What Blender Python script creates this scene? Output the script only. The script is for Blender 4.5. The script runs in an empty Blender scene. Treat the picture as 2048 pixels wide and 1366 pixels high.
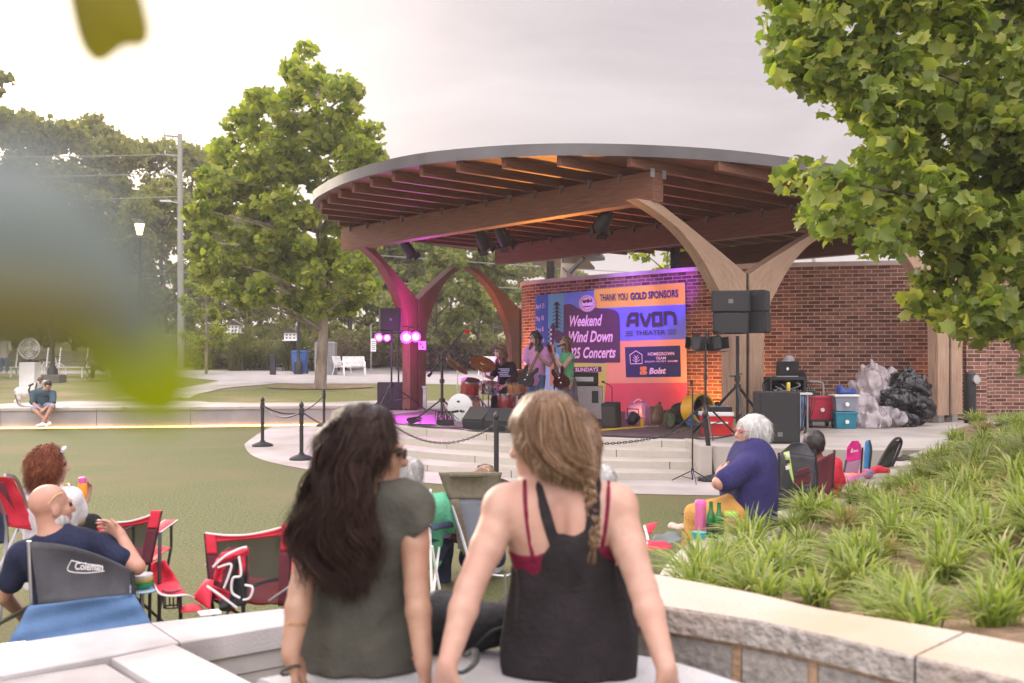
import bpy, bmesh, math, random
import numpy as np
from mathutils import Vector, Matrix, Euler
R = math.radians
V = Vector
CZ, YH, F = 1.70, 718.0, 1991.0          # eye height, horizon row and focal length, all in the photo's 2048 px frame
S = bpy.context.scene
COL = S.collection

# ---------------------------------------------------------------- camera
cd = bpy.data.cameras.new('camera'); cam = bpy.data.objects.new('camera', cd); COL.objects.link(cam)
cam.location = (0, 0, CZ); cam.rotation_euler = (R(90), 0, 0)
cd.sensor_width = 36; cd.lens = 35.0; cd.shift_y = 35 / 2048
cd.clip_start = .02; cd.clip_end = 3000
cd.dof.use_dof = True; cd.dof.focus_distance = 14.0; cd.dof.aperture_fstop = 2.8
S.camera = cam
# ---------------------------------------------------------------- sky, sun, exposure
SUN_AZ, SUN_EL = R(-34), R(17)            # azimuth from +Y towards +X
sdir = V((math.sin(SUN_AZ)*math.cos(SUN_EL), math.cos(SUN_AZ)*math.cos(SUN_EL), math.sin(SUN_EL)))
W = bpy.data.worlds.new('World'); S.world = W; W.use_nodes = True
nt = W.node_tree; nd = nt.nodes; lk = nt.links
bg = nd['Background']
sky = nd.new('ShaderNodeTexSky'); sky.sky_type = 'NISHITA'; sky.sun_disc = False
sky.sun_elevation = SUN_EL; sky.sun_rotation = SUN_AZ
sky.dust_density = 3; sky.air_density = 1.2
tc = nd.new('ShaderNodeTexCoord')
def wn(t, **k):
    n = nd.new(t)
    for a, b in k.items(): setattr(n, a, b)
    return n
def wmath(op, a, b=None, c=None):
    n = wn('ShaderNodeMath', operation=op)
    for i, v in enumerate((a, b, c)):
        if v is None: continue
        if isinstance(v, (int, float)): n.inputs[i].default_value = v
        else: lk.new(v, n.inputs[i])
    return n.outputs[0]
dot = wn('ShaderNodeVectorMath', operation='DOT_PRODUCT'); lk.new(tc.outputs['Generated'], dot.inputs[0]); dot.inputs[1].default_value = sdir
d01 = wmath('MAXIMUM', dot.outputs['Value'], 0.0)
glow = wmath('POWER', d01, 30.0)
wide = wmath('POWER', d01, 2.2)
mp = wn('ShaderNodeMapping'); mp.inputs['Scale'].default_value = (1.0, 1.0, 3.2); lk.new(tc.outputs['Generated'], mp.inputs[0])
nz = wn('ShaderNodeTexNoise'); nz.inputs['Scale'].default_value = 2.1; nz.inputs['Detail'].default_value = 7; nz.inputs['Roughness'].default_value = .55; nz.inputs['Distortion'].default_value = .7
lk.new(mp.outputs[0], nz.inputs['Vector'])
cr = wn('ShaderNodeValToRGB'); lk.new(nz.outputs['Fac'], cr.inputs[0])
cr.color_ramp.elements[0].position = .36; cr.color_ramp.elements[0].color = (2.05, 1.82, 2.02, 1)
cr.color_ramp.elements[1].position = .66; cr.color_ramp.elements[1].color = (3.2, 2.92, 3.08, 1)
def wcol(fac, col):
    n = wn('ShaderNodeMix', data_type='RGBA', blend_type='MULTIPLY'); n.inputs[0].default_value = 1
    lk.new(fac, n.inputs[6]); n.inputs[7].default_value = col; return n.outputs[2]
def wadd(a, b):
    n = wn('ShaderNodeMix', data_type='RGBA', blend_type='ADD'); n.inputs[0].default_value = 1
    lk.new(a, n.inputs[6]); lk.new(b, n.inputs[7]); return n.outputs[2]
c1 = wadd(cr.outputs[0], wcol(wide, (1.45, 1.25, 1.15, 1)))
sx_ = wn('ShaderNodeSeparateXYZ'); lk.new(tc.outputs['Generated'], sx_.inputs[0])
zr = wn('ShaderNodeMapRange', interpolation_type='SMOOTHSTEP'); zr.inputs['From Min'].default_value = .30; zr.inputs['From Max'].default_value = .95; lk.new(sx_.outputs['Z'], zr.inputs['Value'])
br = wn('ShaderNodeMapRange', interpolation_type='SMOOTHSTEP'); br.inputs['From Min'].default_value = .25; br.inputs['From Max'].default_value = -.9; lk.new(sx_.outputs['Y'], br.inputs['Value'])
# fill light added to the sky: extra gain overhead and behind the camera
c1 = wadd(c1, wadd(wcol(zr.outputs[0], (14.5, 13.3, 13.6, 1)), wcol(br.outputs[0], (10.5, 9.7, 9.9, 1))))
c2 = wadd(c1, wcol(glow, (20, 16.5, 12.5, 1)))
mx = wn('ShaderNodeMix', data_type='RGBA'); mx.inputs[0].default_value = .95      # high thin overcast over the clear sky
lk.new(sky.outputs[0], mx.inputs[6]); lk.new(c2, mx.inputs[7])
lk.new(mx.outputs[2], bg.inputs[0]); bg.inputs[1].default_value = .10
sl = bpy.data.lights.new('sun', 'SUN'); sl.energy = 2.0; sl.angle = R(20); sl.color = (1, .86, .68)
so = bpy.data.objects.new('sun', sl); COL.objects.link(so); so.rotation_euler = sdir.to_track_quat('Z', 'Y').to_euler()
S.view_settings.view_transform = 'Standard'; S.view_settings.look = 'None'; S.view_settings.gamma = 1
S.view_settings.exposure = 1.0
S.cycles.use_denoising = True
S.cycles.max_bounces = 7; S.cycles.transparent_max_bounces = 12

# ---------------------------------------------------------------- helpers
def at(px, py, Y): return V(((px-1024)*Y/F, Y, CZ-(py-YH)*Y/F))
def gnd(px, py, z=0.0):
    Y = (CZ-z)*F/(py-YH); return V(((px-1024)*Y/F, Y, z))
def sm(x): x = min(1, max(0, x)); return x*x*(3-2*x)
def gz(y):                                # the upper ground climbs away from the lawn
    return .47 + .031*max(0, min(y, 50)-29) + .05*max(0, min(y, 200)-50)
def ug(px, py):
    Y = 30.0
    for _ in range(60): Y = .5*Y + .5*(CZ-gz(Y))*F/max(py-YH, 4) if CZ > gz(Y)+.02 else Y*.95
    return V(((px-1024)*Y/F, Y, gz(Y)))
def C(r, g, b):
    f = lambda c: (c/255/12.92 if c/255 <= .04045 else ((c/255+.055)/1.055)**2.4)
    return (f(r), f(g), f(b), 1)
def catmull(P, n=8, closed=False):
    P = [V(p) for p in P]; out = []; m = len(P)
    for i in range(m if closed else m-1):
        g = (lambda k: P[k % m]) if closed else (lambda k: P[min(max(k, 0), m-1)])
        a, b, c, d = g(i-1), g(i), g(i+1), g(i+2)
        for j in range(n):
            t = j/n
            out.append(.5*((2*b)+(c-a)*t+(2*a-5*b+4*c-d)*t*t+(3*b-a-3*c+d)*t**3))
    if not closed: out.append(P[-1])
    return out
def resample(P, n):
    L = [0]
    for a, b in zip(P, P[1:]): L.append(L[-1]+(b-a).length)
    out = []; k = 0
    for i in range(n):
        s = L[-1]*i/(n-1)
        while k < len(P)-2 and L[k+1] < s: k += 1
        t = (s-L[k])/max(1e-9, L[k+1]-L[k]); out.append(P[k].lerp(P[k+1], min(1, t)))
    return out
def wmat(o):
    m = o.matrix_basis.copy()
    if o.parent: m = wmat(o.parent) @ o.matrix_parent_inverse @ m
    return m
def attach(o, parent):
    if parent is not None:
        o.parent = parent; o.matrix_parent_inverse = wmat(parent).inverted()
    return o
def tag(o, label=None, cat=None, group=None, kind=None):
    if label: o['label'] = label
    if cat: o['category'] = cat
    if group: o['group'] = group
    if kind: o['kind'] = kind
    return o
def thing(name, label, cat, loc=(0, 0, 0), group=None):
    o = bpy.data.objects.new(name, None); COL.objects.link(o); o.location = loc; o.empty_display_size = .1
    return tag(o, label, cat, group)
def kids(o): return [c for c in COL.objects if c.parent == o]
def copy_tree(o, parent=None, children=None):
    c = o.copy(); COL.objects.link(c)
    if parent: c.parent = parent
    for ch in (o.children): copy_tree(ch, c)
    return c
def npmesh(name, verts, faces, mats, parent=None, smooth=False, uv=None):
    """verts (n,3) array, faces (m,k) array of one face size"""
    me = bpy.data.meshes.new(name); verts = np.asarray(verts, np.float32); faces = np.asarray(faces, np.int32)
    n, (m, k) = len(verts), faces.shape
    me.vertices.add(n); me.vertices.foreach_set('co', verts.ravel())
    me.loops.add(m*k); me.loops.foreach_set('vertex_index', faces.ravel())
    me.polygons.add(m); me.polygons.foreach_set('loop_start', np.arange(0, m*k, k, dtype=np.int32))
    me.polygons.foreach_set('loop_total', np.full(m, k, np.int32))
    me.update(calc_edges=True)
    if smooth: me.polygons.foreach_set('use_smooth', np.ones(m, bool))
    for q in (mats if isinstance(mats, (list, tuple)) else [mats]): me.materials.append(q)
    o = bpy.data.objects.new(name, me); COL.objects.link(o)
    return attach(o, parent)
class MB:
    def __init__(s): s.V = []; s.F = []; s.M = []; s.U = []; s.hasuv = False
    def v(s, *p): s.V.append(tuple(p[0] if len(p) == 1 else p)); return len(s.V)-1
    def f(s, idx, m=0, uv=None):
        s.F.append(tuple(idx)); s.M.append(m); s.U.append(uv)
        if uv: s.hasuv = True
    def poly(s, P, m=0, uv=None): s.f([s.v(p) for p in P], m, uv); return s
    def box(s, c, size, rot=None, m=0):
        c = V(c); x, y, z = [q/2 for q in size]
        if rot is None: M3 = Matrix.Identity(3)
        elif isinstance(rot, (int, float)): M3 = Matrix.Rotation(rot, 3, 'Z')
        elif isinstance(rot, Matrix): M3 = rot
        else: M3 = Euler(rot).to_matrix()
        b = [s.v(c + M3 @ V((i*x, j*y, k*z))) for k in (-1, 1) for i, j in ((-1, -1), (1, -1), (1, 1), (-1, 1))]
        for q in ((3, 2, 1, 0), (4, 5, 6, 7), (0, 1, 5, 4), (1, 2, 6, 5), (2, 3, 7, 6), (3, 0, 4, 7)): s.f([b[i] for i in q], m)
        return s
    def bar(s, p0, p1, w, h, up=(0, 0, 1), m=0):
        p0, p1 = V(p0), V(p1); d = (p1-p0); L = d.length; d.normalize(); u = V(up)
        if abs(d.dot(u)) > .98: u = V((0, 1, 0))
        x = d.cross(u).normalized(); z = x.cross(d)
        return s.box((p0+p1)/2, (w, L, h), Matrix((x, d, z)).transposed(), m)
    def tube(s, pts, r, n=8, m=0, caps=True, flat=1.0):
        pts = [V(p) for p in pts]; k = len(pts); rs = r if isinstance(r, (list, tuple)) else [r]*k
        t0 = (pts[1]-pts[0]).normalized(); a = V((0, 0, 1)) if abs(t0.z) < .9 else V((1, 0, 0))
        nx = t0.cross(a).normalized(); rings = []; U = 0
        for i, p in enumerate(pts):
            t = (pts[min(i+1, k-1)]-pts[max(i-1, 0)])
            t = t.normalized() if t.length > 1e-9 else t0
            nx = (nx - t*nx.dot(t)); nx = nx.normalized() if nx.length > 1e-6 else t.orthogonal().normalized()
            ny = t.cross(nx)
            if i: U += (p-pts[i-1]).length
            rings.append(([s.v(p + (nx*math.cos(2*math.pi*j/n) + ny*math.sin(2*math.pi*j/n)*flat)*rs[i]) for j in range(n)], U))
        for (A, ua), (B, ub) in zip(rings, rings[1:]):
            for j in range(n):
                j2 = (j+1) % n; s.f((A[j], A[j2], B[j2], B[j]), m)
        if caps: s.f(rings[0][0][::-1], m); s.f(rings[-1][0], m)
        return s
    def cyl(s, p0, p1, r0, r1=None, n=16, m=0): return s.tube([p0, p1], [r0, r0 if r1 is None else r1], n, m)
    def lathe(s, prof, c=(0, 0, 0), n=20, m=0, M3=None, arc=1.0):
        c = V(c); M3 = M3 or Matrix.Identity(3); rings = []
        for r, z in prof:
            rings.append([s.v(c + M3 @ V((r*math.cos(2*math.pi*j/n), r*math.sin(2*math.pi*j/n), z))) for j in range(n)])
        for A, B in zip(rings, rings[1:]):
            for j in range(n):
                j2 = (j+1) % n; s.f((A[j], A[j2], B[j2], B[j]), m)
        if prof[0][0] > 1e-4: s.f(rings[0][::-1], m)
        if prof[-1][0] > 1e-4: s.f(rings[-1], m)
        return s
    def ball(s, c, r, n=12, M3=None, m=0):
        rx, ry, rz = r if isinstance(r, (tuple, list)) else (r, r, r); k = max(5, n//2+1)
        M3 = (M3 or Matrix.Identity(3)) @ Matrix.Diagonal((rx, ry, rz))
        return s.lathe([(max(1e-5, math.sin(math.pi*i/k)), -math.cos(math.pi*i/k)) for i in range(k+1)], c, n, m, M3)
    def prism(s, P, vec, m=0, mside=None, uvs=None):
        """closed outline P (3-D, planar), extruded by vec"""
        P = [V(p) for p in P]; vec = V(vec); n = len(P)
        A = [s.v(p) for p in P]; B = [s.v(p+vec) for p in P]
        s.f(A[::-1], m); s.f(B, m)
        for i in range(n):
            j = (i+1) % n; s.f((A[i], A[j], B[j], B[i]), m if mside is None else mside)
        return s
    def strip(s, A, B, m=0, uv=False, closed=False, v0=0, v1=1):
        a = [s.v(p) for p in A]; b = [s.v(p) for p in B]; n = len(a); u = 0
        for i in range(n if closed else n-1):
            j = (i+1) % n; du = (V(A[j])-V(A[i])).length
            s.f((a[i], a[j], b[j], b[i]), m, [(u, v0), (u+du, v0), (u+du, v1), (u, v1)] if uv else None); u += du
        return s
    def build(s, name, mats, parent=None, smooth=None, bevel=0, seg=2, fix=True):
        me = bpy.data.meshes.new(name); me.from_pydata(s.V, [], s.F)
        if not isinstance(mats, (list, tuple)): mats = [mats]
        for q in mats: me.materials.append(q)
        if len(mats) > 1: me.polygons.foreach_set('material_index', s.M)
        if s.hasuv:
            ul = me.uv_layers.new(name='UVMap'); i = 0
            for fa, uv in zip(s.F, s.U):
                for j in range(len(fa)):
                    if uv: ul.data[i].uv = uv[j]
                    i += 1
        if fix and not s.hasuv:
            bm = bmesh.new(); bm.from_mesh(me); bmesh.ops.recalc_face_normals(bm, faces=bm.faces); bm.to_mesh(me); bm.free()
        if smooth is not None:
            me.polygons.foreach_set('use_smooth', [True]*len(me.polygons)); me.set_sharp_from_angle(angle=R(smooth))
        me.update()
        o = bpy.data.objects.new(name, me); COL.objects.link(o)
        if bevel:
            b = o.modifiers.new('bevel', 'BEVEL'); b.width = bevel; b.segments = seg; b.limit_method = 'ANGLE'; b.angle_limit = R(40)
        return attach(o, parent)

# ---------------------------------------------------------------- materials
def mat(name, c1, c2=None, scale=6, rough=.6, bump=0, bscale=None, detail=4, metal=0, stretch=(1, 1, 1), coord='Object',
        lo=.35, hi=.65, emit=None, es=0, alpha=1, trans=0, sheen=0, coat=0, spec=.5, sss=0, bdist=.01, c3=None, s3=1.0):
    m = bpy.data.materials.new(name); m.use_nodes = True; t = m.node_tree; n = t.nodes; l = t.links
    p = n['Principled BSDF']; p.inputs['Roughness'].default_value = rough; p.inputs['Metallic'].default_value = metal
    p.inputs['Specular IOR Level'].default_value = spec
    p.inputs['Base Color'].default_value = c1
    if sheen: p.inputs['Sheen Weight'].default_value = sheen
    if coat: p.inputs['Coat Weight'].default_value = coat; p.inputs['Coat Roughness'].default_value = .1
    if trans: p.inputs['Transmission Weight'].default_value = trans
    if alpha < 1: p.inputs['Alpha'].default_value = alpha
    if sss:
        p.inputs['Subsurface Weight'].default_value = sss; p.inputs['Subsurface Radius'].default_value = (.012, .005, .003); p.inputs['Subsurface Scale'].default_value = 1
    if emit: p.inputs['Emission Color'].default_value = emit; p.inputs['Emission Strength'].default_value = es
    tcn = n.new('ShaderNodeTexCoord'); mp = n.new('ShaderNodeMapping'); l.new(tcn.outputs[coord], mp.inputs[0]); mp.inputs['Scale'].default_value = stretch
    if c2 is not None:
        z = n.new('ShaderNodeTexNoise'); z.inputs['Scale'].default_value = scale; z.inputs['Detail'].default_value = detail; l.new(mp.outputs[0], z.inputs['Vector'])
        r = n.new('ShaderNodeValToRGB'); r.color_ramp.elements[0].position = lo; r.color_ramp.elements[1].position = hi
        r.color_ramp.elements[0].color = c1; r.color_ramp.elements[1].color = c2; l.new(z.outputs['Fac'], r.inputs[0]); out = r.outputs[0]
        if c3 is not None:
            z3 = n.new('ShaderNodeTexNoise'); z3.inputs['Scale'].default_value = s3; z3.inputs['Detail'].default_value = 3; l.new(mp.outputs[0], z3.inputs['Vector'])
            r3 = n.new('ShaderNodeValToRGB'); r3.color_ramp.elements[0].position = .45; r3.color_ramp.elements[1].position = .7; l.new(z3.outputs['Fac'], r3.inputs[0])
            k = n.new('ShaderNodeMix'); k.data_type = 'RGBA'; l.new(r3.outputs[0], k.inputs[0]); l.new(out, k.inputs[6]); k.inputs[7].default_value = c3; out = k.outputs[2]
        l.new(out, p.inputs['Base Color'])
    if bump:
        z2 = n.new('ShaderNodeTexNoise'); z2.inputs['Scale'].default_value = bscale or scale*4; z2.inputs['Detail'].default_value = 5; l.new(mp.outputs[0], z2.inputs['Vector'])
        b = n.new('ShaderNodeBump'); b.inputs['Strength'].default_value = bump; b.inputs['Distance'].default_value = bdist; l.new(z2.outputs['Fac'], b.inputs['Height']); l.new(b.outputs[0], p.inputs['Normal'])
    return m
def brickmat(name, ca, cb, cm, bw, bh, mort, offset=.5, bump=.5, rough=.85, noise=.35, ns=9):
    m = bpy.data.materials.new(name); m.use_nodes = True; t = m.node_tree; n = t.nodes; l = t.links; p = n['Principled BSDF']
    p.inputs['Roughness'].default_value = rough; p.inputs['Specular IOR Level'].default_value = .3
    u = n.new('ShaderNodeUVMap'); u.uv_map = 'UVMap'
    b = n.new('ShaderNodeTexBrick'); b.offset = offset; l.new(u.outputs[0], b.inputs['Vector'])
    b.inputs['Scale'].default_value = 1; b.inputs['Brick Width'].default_value = bw; b.inputs['Row Height'].default_value = bh
    b.inputs['Mortar Size'].default_value = mort; b.inputs['Mortar Smooth'].default_value = .25; b.inputs['Bias'].default_value = 0
    b.inputs['Color1'].default_value = ca; b.inputs['Color2'].default_value = cb; b.inputs['Mortar'].default_value = cm
    z = n.new('ShaderNodeTexNoise'); z.inputs['Scale'].default_value = ns; z.inputs['Detail'].default_value = 8; l.new(u.outputs[0], z.inputs['Vector'])
    mr = n.new('ShaderNodeMapRange'); mr.inputs['To Min'].default_value = 1-noise; mr.inputs['To Max'].default_value = 1+noise; l.new(z.outputs['Fac'], mr.inputs['Value'])
    k = n.new('ShaderNodeMix'); k.data_type = 'RGBA'; k.blend_type = 'MULTIPLY'; k.inputs[0].default_value = 1
    l.new(b.outputs['Color'], k.inputs[6]); l.new(mr.outputs[0], k.inputs[7]); l.new(k.outputs[2], p.inputs['Base Color'])
    iv = n.new('ShaderNodeMath'); iv.operation = 'MULTIPLY_ADD'; iv.inputs[1].default_value = -1; l.new(b.outputs['Fac'], iv.inputs[0]); l.new(z.outputs['Fac'], iv.inputs[2])
    bp = n.new('ShaderNodeBump'); bp.inputs['Strength'].default_value = bump; bp.inputs['Distance'].default_value = .012; l.new(iv.outputs[0], bp.inputs['Height']); l.new(bp.outputs[0], p.inputs['Normal'])
    return m
def leafmat(name, cols, transl=.45, rough=.5, spec=.35):
    m = bpy.data.materials.new(name); m.use_nodes = True; t = m.node_tree; n = t.nodes; l = t.links; p = n['Principled BSDF']
    p.inputs['Roughness'].default_value = rough; p.inputs['Specular IOR Level'].default_value = spec
    g = n.new('ShaderNodeNewGeometry'); r = n.new('ShaderNodeValToRGB'); l.new(g.outputs['Random Per Island'], r.inputs[0])
    e = r.color_ramp.elements
    while len(e) < len(cols): e.new(.5)
    for i, c in enumerate(cols): e[i].position = i/(len(cols)-1); e[i].color = c
    l.new(r.outputs[0], p.inputs['Base Color'])
    tr = n.new('ShaderNodeBsdfTranslucent'); k = n.new('ShaderNodeMix'); k.data_type = 'RGBA'; k.blend_type = 'MULTIPLY'; k.inputs[0].default_value = 1
    l.new(r.outputs[0], k.inputs[6]); k.inputs[7].default_value = (1.5, 1.7, .7, 1); l.new(k.outputs[2], tr.inputs[0])
    x = n.new('ShaderNodeMixShader'); x.inputs[0].default_value = transl; l.new(p.outputs[0], x.inputs[1]); l.new(tr.outputs[0], x.inputs[2])
    l.new(x.outputs[0], n['Material Output'].inputs[0])
    return m
def woodmat(name, ca, cb, lam=26, rough=.5, dark=.5):
    """glulam: long grain along UV u, thin laminations across v"""
    m = bpy.data.materials.new(name); m.use_nodes = True; t = m.node_tree; n = t.nodes; l = t.links; p = n['Principled BSDF']
    p.inputs['Roughness'].default_value = rough; p.inputs['Specular IOR Level'].default_value = .35
    u = n.new('ShaderNodeUVMap'); u.uv_map = 'UVMap'; mp = n.new('ShaderNodeMapping'); mp.inputs['Scale'].default_value = (.9, lam, 1); l.new(u.outputs[0], mp.inputs[0])
    z = n.new('ShaderNodeTexNoise'); z.inputs['Scale'].default_value = 2.2; z.inputs['Detail'].default_value = 6; z.inputs['Roughness'].default_value = .65; l.new(mp.outputs[0], z.inputs['Vector'])
    r = n.new('ShaderNodeValToRGB'); r.color_ramp.elements[0].position = .36; r.color_ramp.elements[1].position = .62
    r.color_ramp.elements[0].color = ca; r.color_ramp.elements[1].color = cb; l.new(z.outputs['Fac'], r.inputs[0])
    mp2 = n.new('ShaderNodeMapping'); mp2.inputs['Scale'].default_value = (5, 60, 1); l.new(u.outputs[0], mp2.inputs[0])
    z2 = n.new('ShaderNodeTexNoise'); z2.inputs['Scale'].default_value = 1; z2.inputs['Detail'].default_value = 2; l.new(mp2.outputs[0], z2.inputs['Vector'])
    r2 = n.new('ShaderNodeValToRGB'); r2.color_ramp.elements[0].position = .28; r2.color_ramp.elements[1].position = .36
    r2.color_ramp.elements[0].color = (dark, dark*.9, dark*.8, 1); r2.color_ramp.elements[1].color = (1, 1, 1, 1); l.new(z2.outputs['Fac'], r2.inputs[0])
    k = n.new('ShaderNodeMix'); k.data_type = 'RGBA'; k.blend_type = 'MULTIPLY'; k.inputs[0].default_value = 1
    l.new(r.outputs[0], k.inputs[6]); l.new(r2.outputs[0], k.inputs[7]); l.new(k.outputs[2], p.inputs['Base Color'])
    b = n.new('ShaderNodeBump'); b.inputs['Strength'].default_value = .3; b.inputs['Distance'].default_value = .004; l.new(z.outputs['Fac'], b.inputs['Height']); l.new(b.outputs[0], p.inputs['Normal'])
    return m
BLACK = mat('black_metal', (.012, .012, .014, 1), (.02, .02, .022, 1), 8, .45)
BLACKM = mat('matt_black', (.014, .014, .016, 1), (.026, .026, .028, 1), 40, .75, .2, 200)
STEEL = mat('steel', (.35, .35, .36, 1), (.45, .45, .46, 1), 6, .35, metal=.9)
CHROME = mat('chrome', (.6, .6, .62, 1), rough=.15, metal=1)
WHITE = mat('white_paint', (.72, .71, .70, 1), (.8, .79, .78, 1), 5, .45)
# ---------------------------------------------------------------- setting: ground, paths, walls, stage
CONC = mat('concrete', (.36, .33, .30, 1), (.43, .40, .37, 1), 1.3, .85, .15, 60, c3=(.25, .22, .195, 1), s3=.8)
CONC2 = mat('warm_concrete', (.37, .34, .30, 1), (.44, .40, .36, 1), 2.1, .85, .12, 50)
ROAD = mat('road_concrete', (.29, .265, .26, 1), (.35, .32, .31, 1), 1.1, .9, .1, 30)
TURF = mat('turf', (.05, .062, .014, 1), (.205, .222, .072, 1), 38, .9, 1, 120, detail=10, lo=.32, hi=.68, c3=(.175, .15, .06, 1), s3=.45, bdist=.03)
GRASS = mat('park_grass', (.085, .10, .02, 1), (.19, .19, .045, 1), 14, .95, .9, 70, detail=9, c3=(.23, .18, .085, 1), s3=.45, bdist=.03)
MULCH = mat('mulch', (.11, .07, .045, 1), (.25, .17, .11, 1), 22, .95, 1, 70, detail=8, c3=(.30, .2, .11, 1), s3=1.6, bdist=.02)
def shadow_soft(m): return m
# lawn sheet
mb = MB(); mb.poly([(-60, -12, 0), (60, -12, 0), (60, 30, 0), (-60, 30, 0)])
tag(mb.build('lawn', TURF), kind='structure')
# upper ground
WL = [(-60, 22.5), (-20, 23.75), (-12.4, 24.15), (-8, 24.75), (-5.4, 25.3), (-4.2, 25.4), (2, 25.6), (20, 25.6), (60, 25.6), (400, 25.6)]
mb = MB(); rows = [0, 3.5, 8, 15, 25, 45, 80, 175, 700]
xs = [(-400, 22.5)] + WL
idx = [[mb.v((x, y+r if r < 700 else 900, gz(y+r) if r else .47)) for x, y in xs] for r in rows]
for a, b in zip(idx, idx[1:]):
    for i in range(len(xs)-1): mb.f((a[i], a[i+1], b[i+1], b[i]))
tag(mb.build('ground', GRASS), kind='structure')
def flatpoly(name, P, m, off=.012, kind='structure', cuts=(29, 50)):
    """polygon in plan, draped on the upper ground"""
    bm = bmesh.new(); f = bm.faces.new([bm.verts.new((p[0], p[1], 0)) for p in P])
    bmesh.ops.triangulate(bm, faces=bm.faces)
    for c in cuts: bmesh.ops.bisect_plane(bm, geom=bm.verts[:]+bm.edges[:]+bm.faces[:], plane_co=(0, c, 0), plane_no=(0, 1, 0))
    for v in bm.verts: v.co.z = gz(v.co.y)+off
    bmesh.ops.recalc_face_normals(bm, faces=bm.faces)
    me = bpy.data.meshes.new(name); bm.to_mesh(me); bm.free(); me.materials.append(m)
    o = bpy.data.objects.new(name, me); COL.objects.link(o); return tag(o, kind=kind)
U = lambda *pp: [ug(*p) for p in pp]
# road across the back, path behind the wall, joining loop on the right
flatpoly('road', [(-60, 40.5, 0)] + U((-20, 748), (240, 748), (330, 752), (470, 765), (600, 768), (800, 768), (1010, 772)) + [(8, 41, 0), (60, 41, 0), (60, 52, 0)] + U((1010, 748), (800, 750), (600, 745), (400, 741), (240, 733), (-20, 733)) + [(-60, 52, 0)], ROAD, .016)
flatpoly('path', [(-30, 23.45, 0)] + [(x, y, 0) for x, y in WL[2:6]] + [(-2, 25.5, 0)] + U((760, 802), (640, 806), (500, 807), (420, 806), (385, 801), (378, 797), (392, 790), (450, 777), (550, 768), (470, 764), (440, 762), (400, 770), (280, 792), (140, 804), (0, 809)) + [(-30, 24.3, 0)], CONC, .02)
flatpoly('mulch_ring', [ug(640, 775)+V((math.cos(a)*1.9, math.sin(a)*1.3, 0)) for a in [i*math.pi/12 for i in range(24)]], MULCH, .03)
# low retaining wall along the lawn (cap + light strip)
LAMPW = mat('strip_light', (1, .6, .2, 1), emit=(1, .50, .12, 1), es=5)
wt = thing('retaining_wall', 'long low pale concrete wall along the back of the lawn with a light strip at its foot', 'wall', (-12, 24.2, 0))
wl = [V((x, y, 0)) for x, y in WL[1:6]]
cap = MB(); face = MB(); led = MB()
for a, b in zip(wl, wl[1:]):
    d = (b-a).normalized(); n = V((d.y, -d.x, 0)); L = (b-a).length; k = max(1, round(L/2.4))
    for i in range(k):
        p, q = a.lerp(b, i/k), a.lerp(b, (i+1)/k); e = d*.006
        face.prism([p+e, q-e, q-e-n*.3, p+e-n*.3], (0, 0, .43))
        cap.prism([p+n*.04+V((0, 0, .43)), q+n*.04+V((0, 0, .43)), q-n*.42+V((0, 0, .43)), p-n*.42+V((0, 0, .43))], (0, 0, .085))
    led.bar(a+n*.035+V((0, 0, .028)), b+n*.035+V((0, 0, .028)), .03, .026)
face.build('wall_face', mat('wall_face', (.27, .255, .25, 1), (.35, .33, .325, 1), 1.6, .9, .2, 30), wt)
cap.build('cap', CONC2, wt, bevel=.02); led.build('light_strip', LAMPW, wt)
mb = MB()
for px in (20, 128, 245, 310, 395, 480): mb.box(gnd(px, 857, 0)*1.0 + V((0, .12, .516)), (.12, .05, .012), .1)
mb.build('skate_stop', mat('stop_metal', (.25, .25, .25, 1), metal=.8, rough=.4), wt)

# stage: curved concrete steps, plaza, dark paver floor
O_ = [(-2.6, 22.7), (-3.3, 22.2), (-3.75, 21.5), (-3.95, 20.7), (-3.85, 19.6), (-3.4, 18.1), (-2.7, 16.6), (-1.73, 15.4), (-.9, 14.75), (-.17, 14.28), (.6, 14.06), (1.24, 13.95), (2.68, 13.86)]
F_ = [(-2.2, 22.9), (-2.5, 22.3), (-2.66, 21.6), (-2.6, 20.6), (-2.42, 19.6), (-2.1, 18.8), (-1.4, 18.05), (-.75, 17.4), (-.04, 16.75), (.6, 16.35), (1.2, 16.05), (1.76, 15.77), (2.75, 15.28)]
Oc = resample(catmull([V((x, y, 0)) for x, y in O_], 6), 60); Fc = resample(catmull([V((x, y, 0)) for x, y in F_], 6), 60)
def lev(k, z): return [a.lerp(b, k/4)+V((0, 0, z)) for a, b in zip(Oc, Fc)]
STEPM = brickmat('step_stone', (.42, .385, .335, 1), (.48, .44, .385, 1), (.12, .10, .08, 1), 1.5, 5.0, .008, offset=0, bump=.3, noise=.12)
STEPT = mat('step_tread', (.42, .385, .34, 1), (.46, .42, .375, 1), 1.2, .85, .2, 40, c3=(.31, .28, .24, 1), s3=1.1)
st = thing('stage', 'raised curved concert stage of pale stepped concrete with dark paver floor', 'stage', (1, 18, 0))
mb = MB()
for k in range(4):
    z0, z1 = .12*k, .12*(k+1)
    mb.strip(lev(k+.0, z0-.01), lev(k, z1-.015), 0, True, v0=z0+.4, v1=z1+.4)
    mb.strip(lev(k, z1-.015), lev(k+.03, z1), 1)
    mb.strip(lev(k+.03, z1), lev(k+1 if k < 3 else 4.35, z1), 1)
mb.build('steps', [STEPM, STEPT], st)
mb = MB(); e4 = lev(3.98, 0)
plz = [V((-4.24, 23.36, 0)), V((-3.1, 22.95, 0))] + [p for p in e4[2:]] + [V((2.69, 15.2, 0)), V((2.69, 14.0, 0)), V((4.28, 13.5, 0)), V((5.2, 13.35, 0)), V((16, 13.3, 0)), V((16, 34, 0)), V((-2.3, 34, 0)), V((-4.2, 25.4, 0))]
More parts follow.
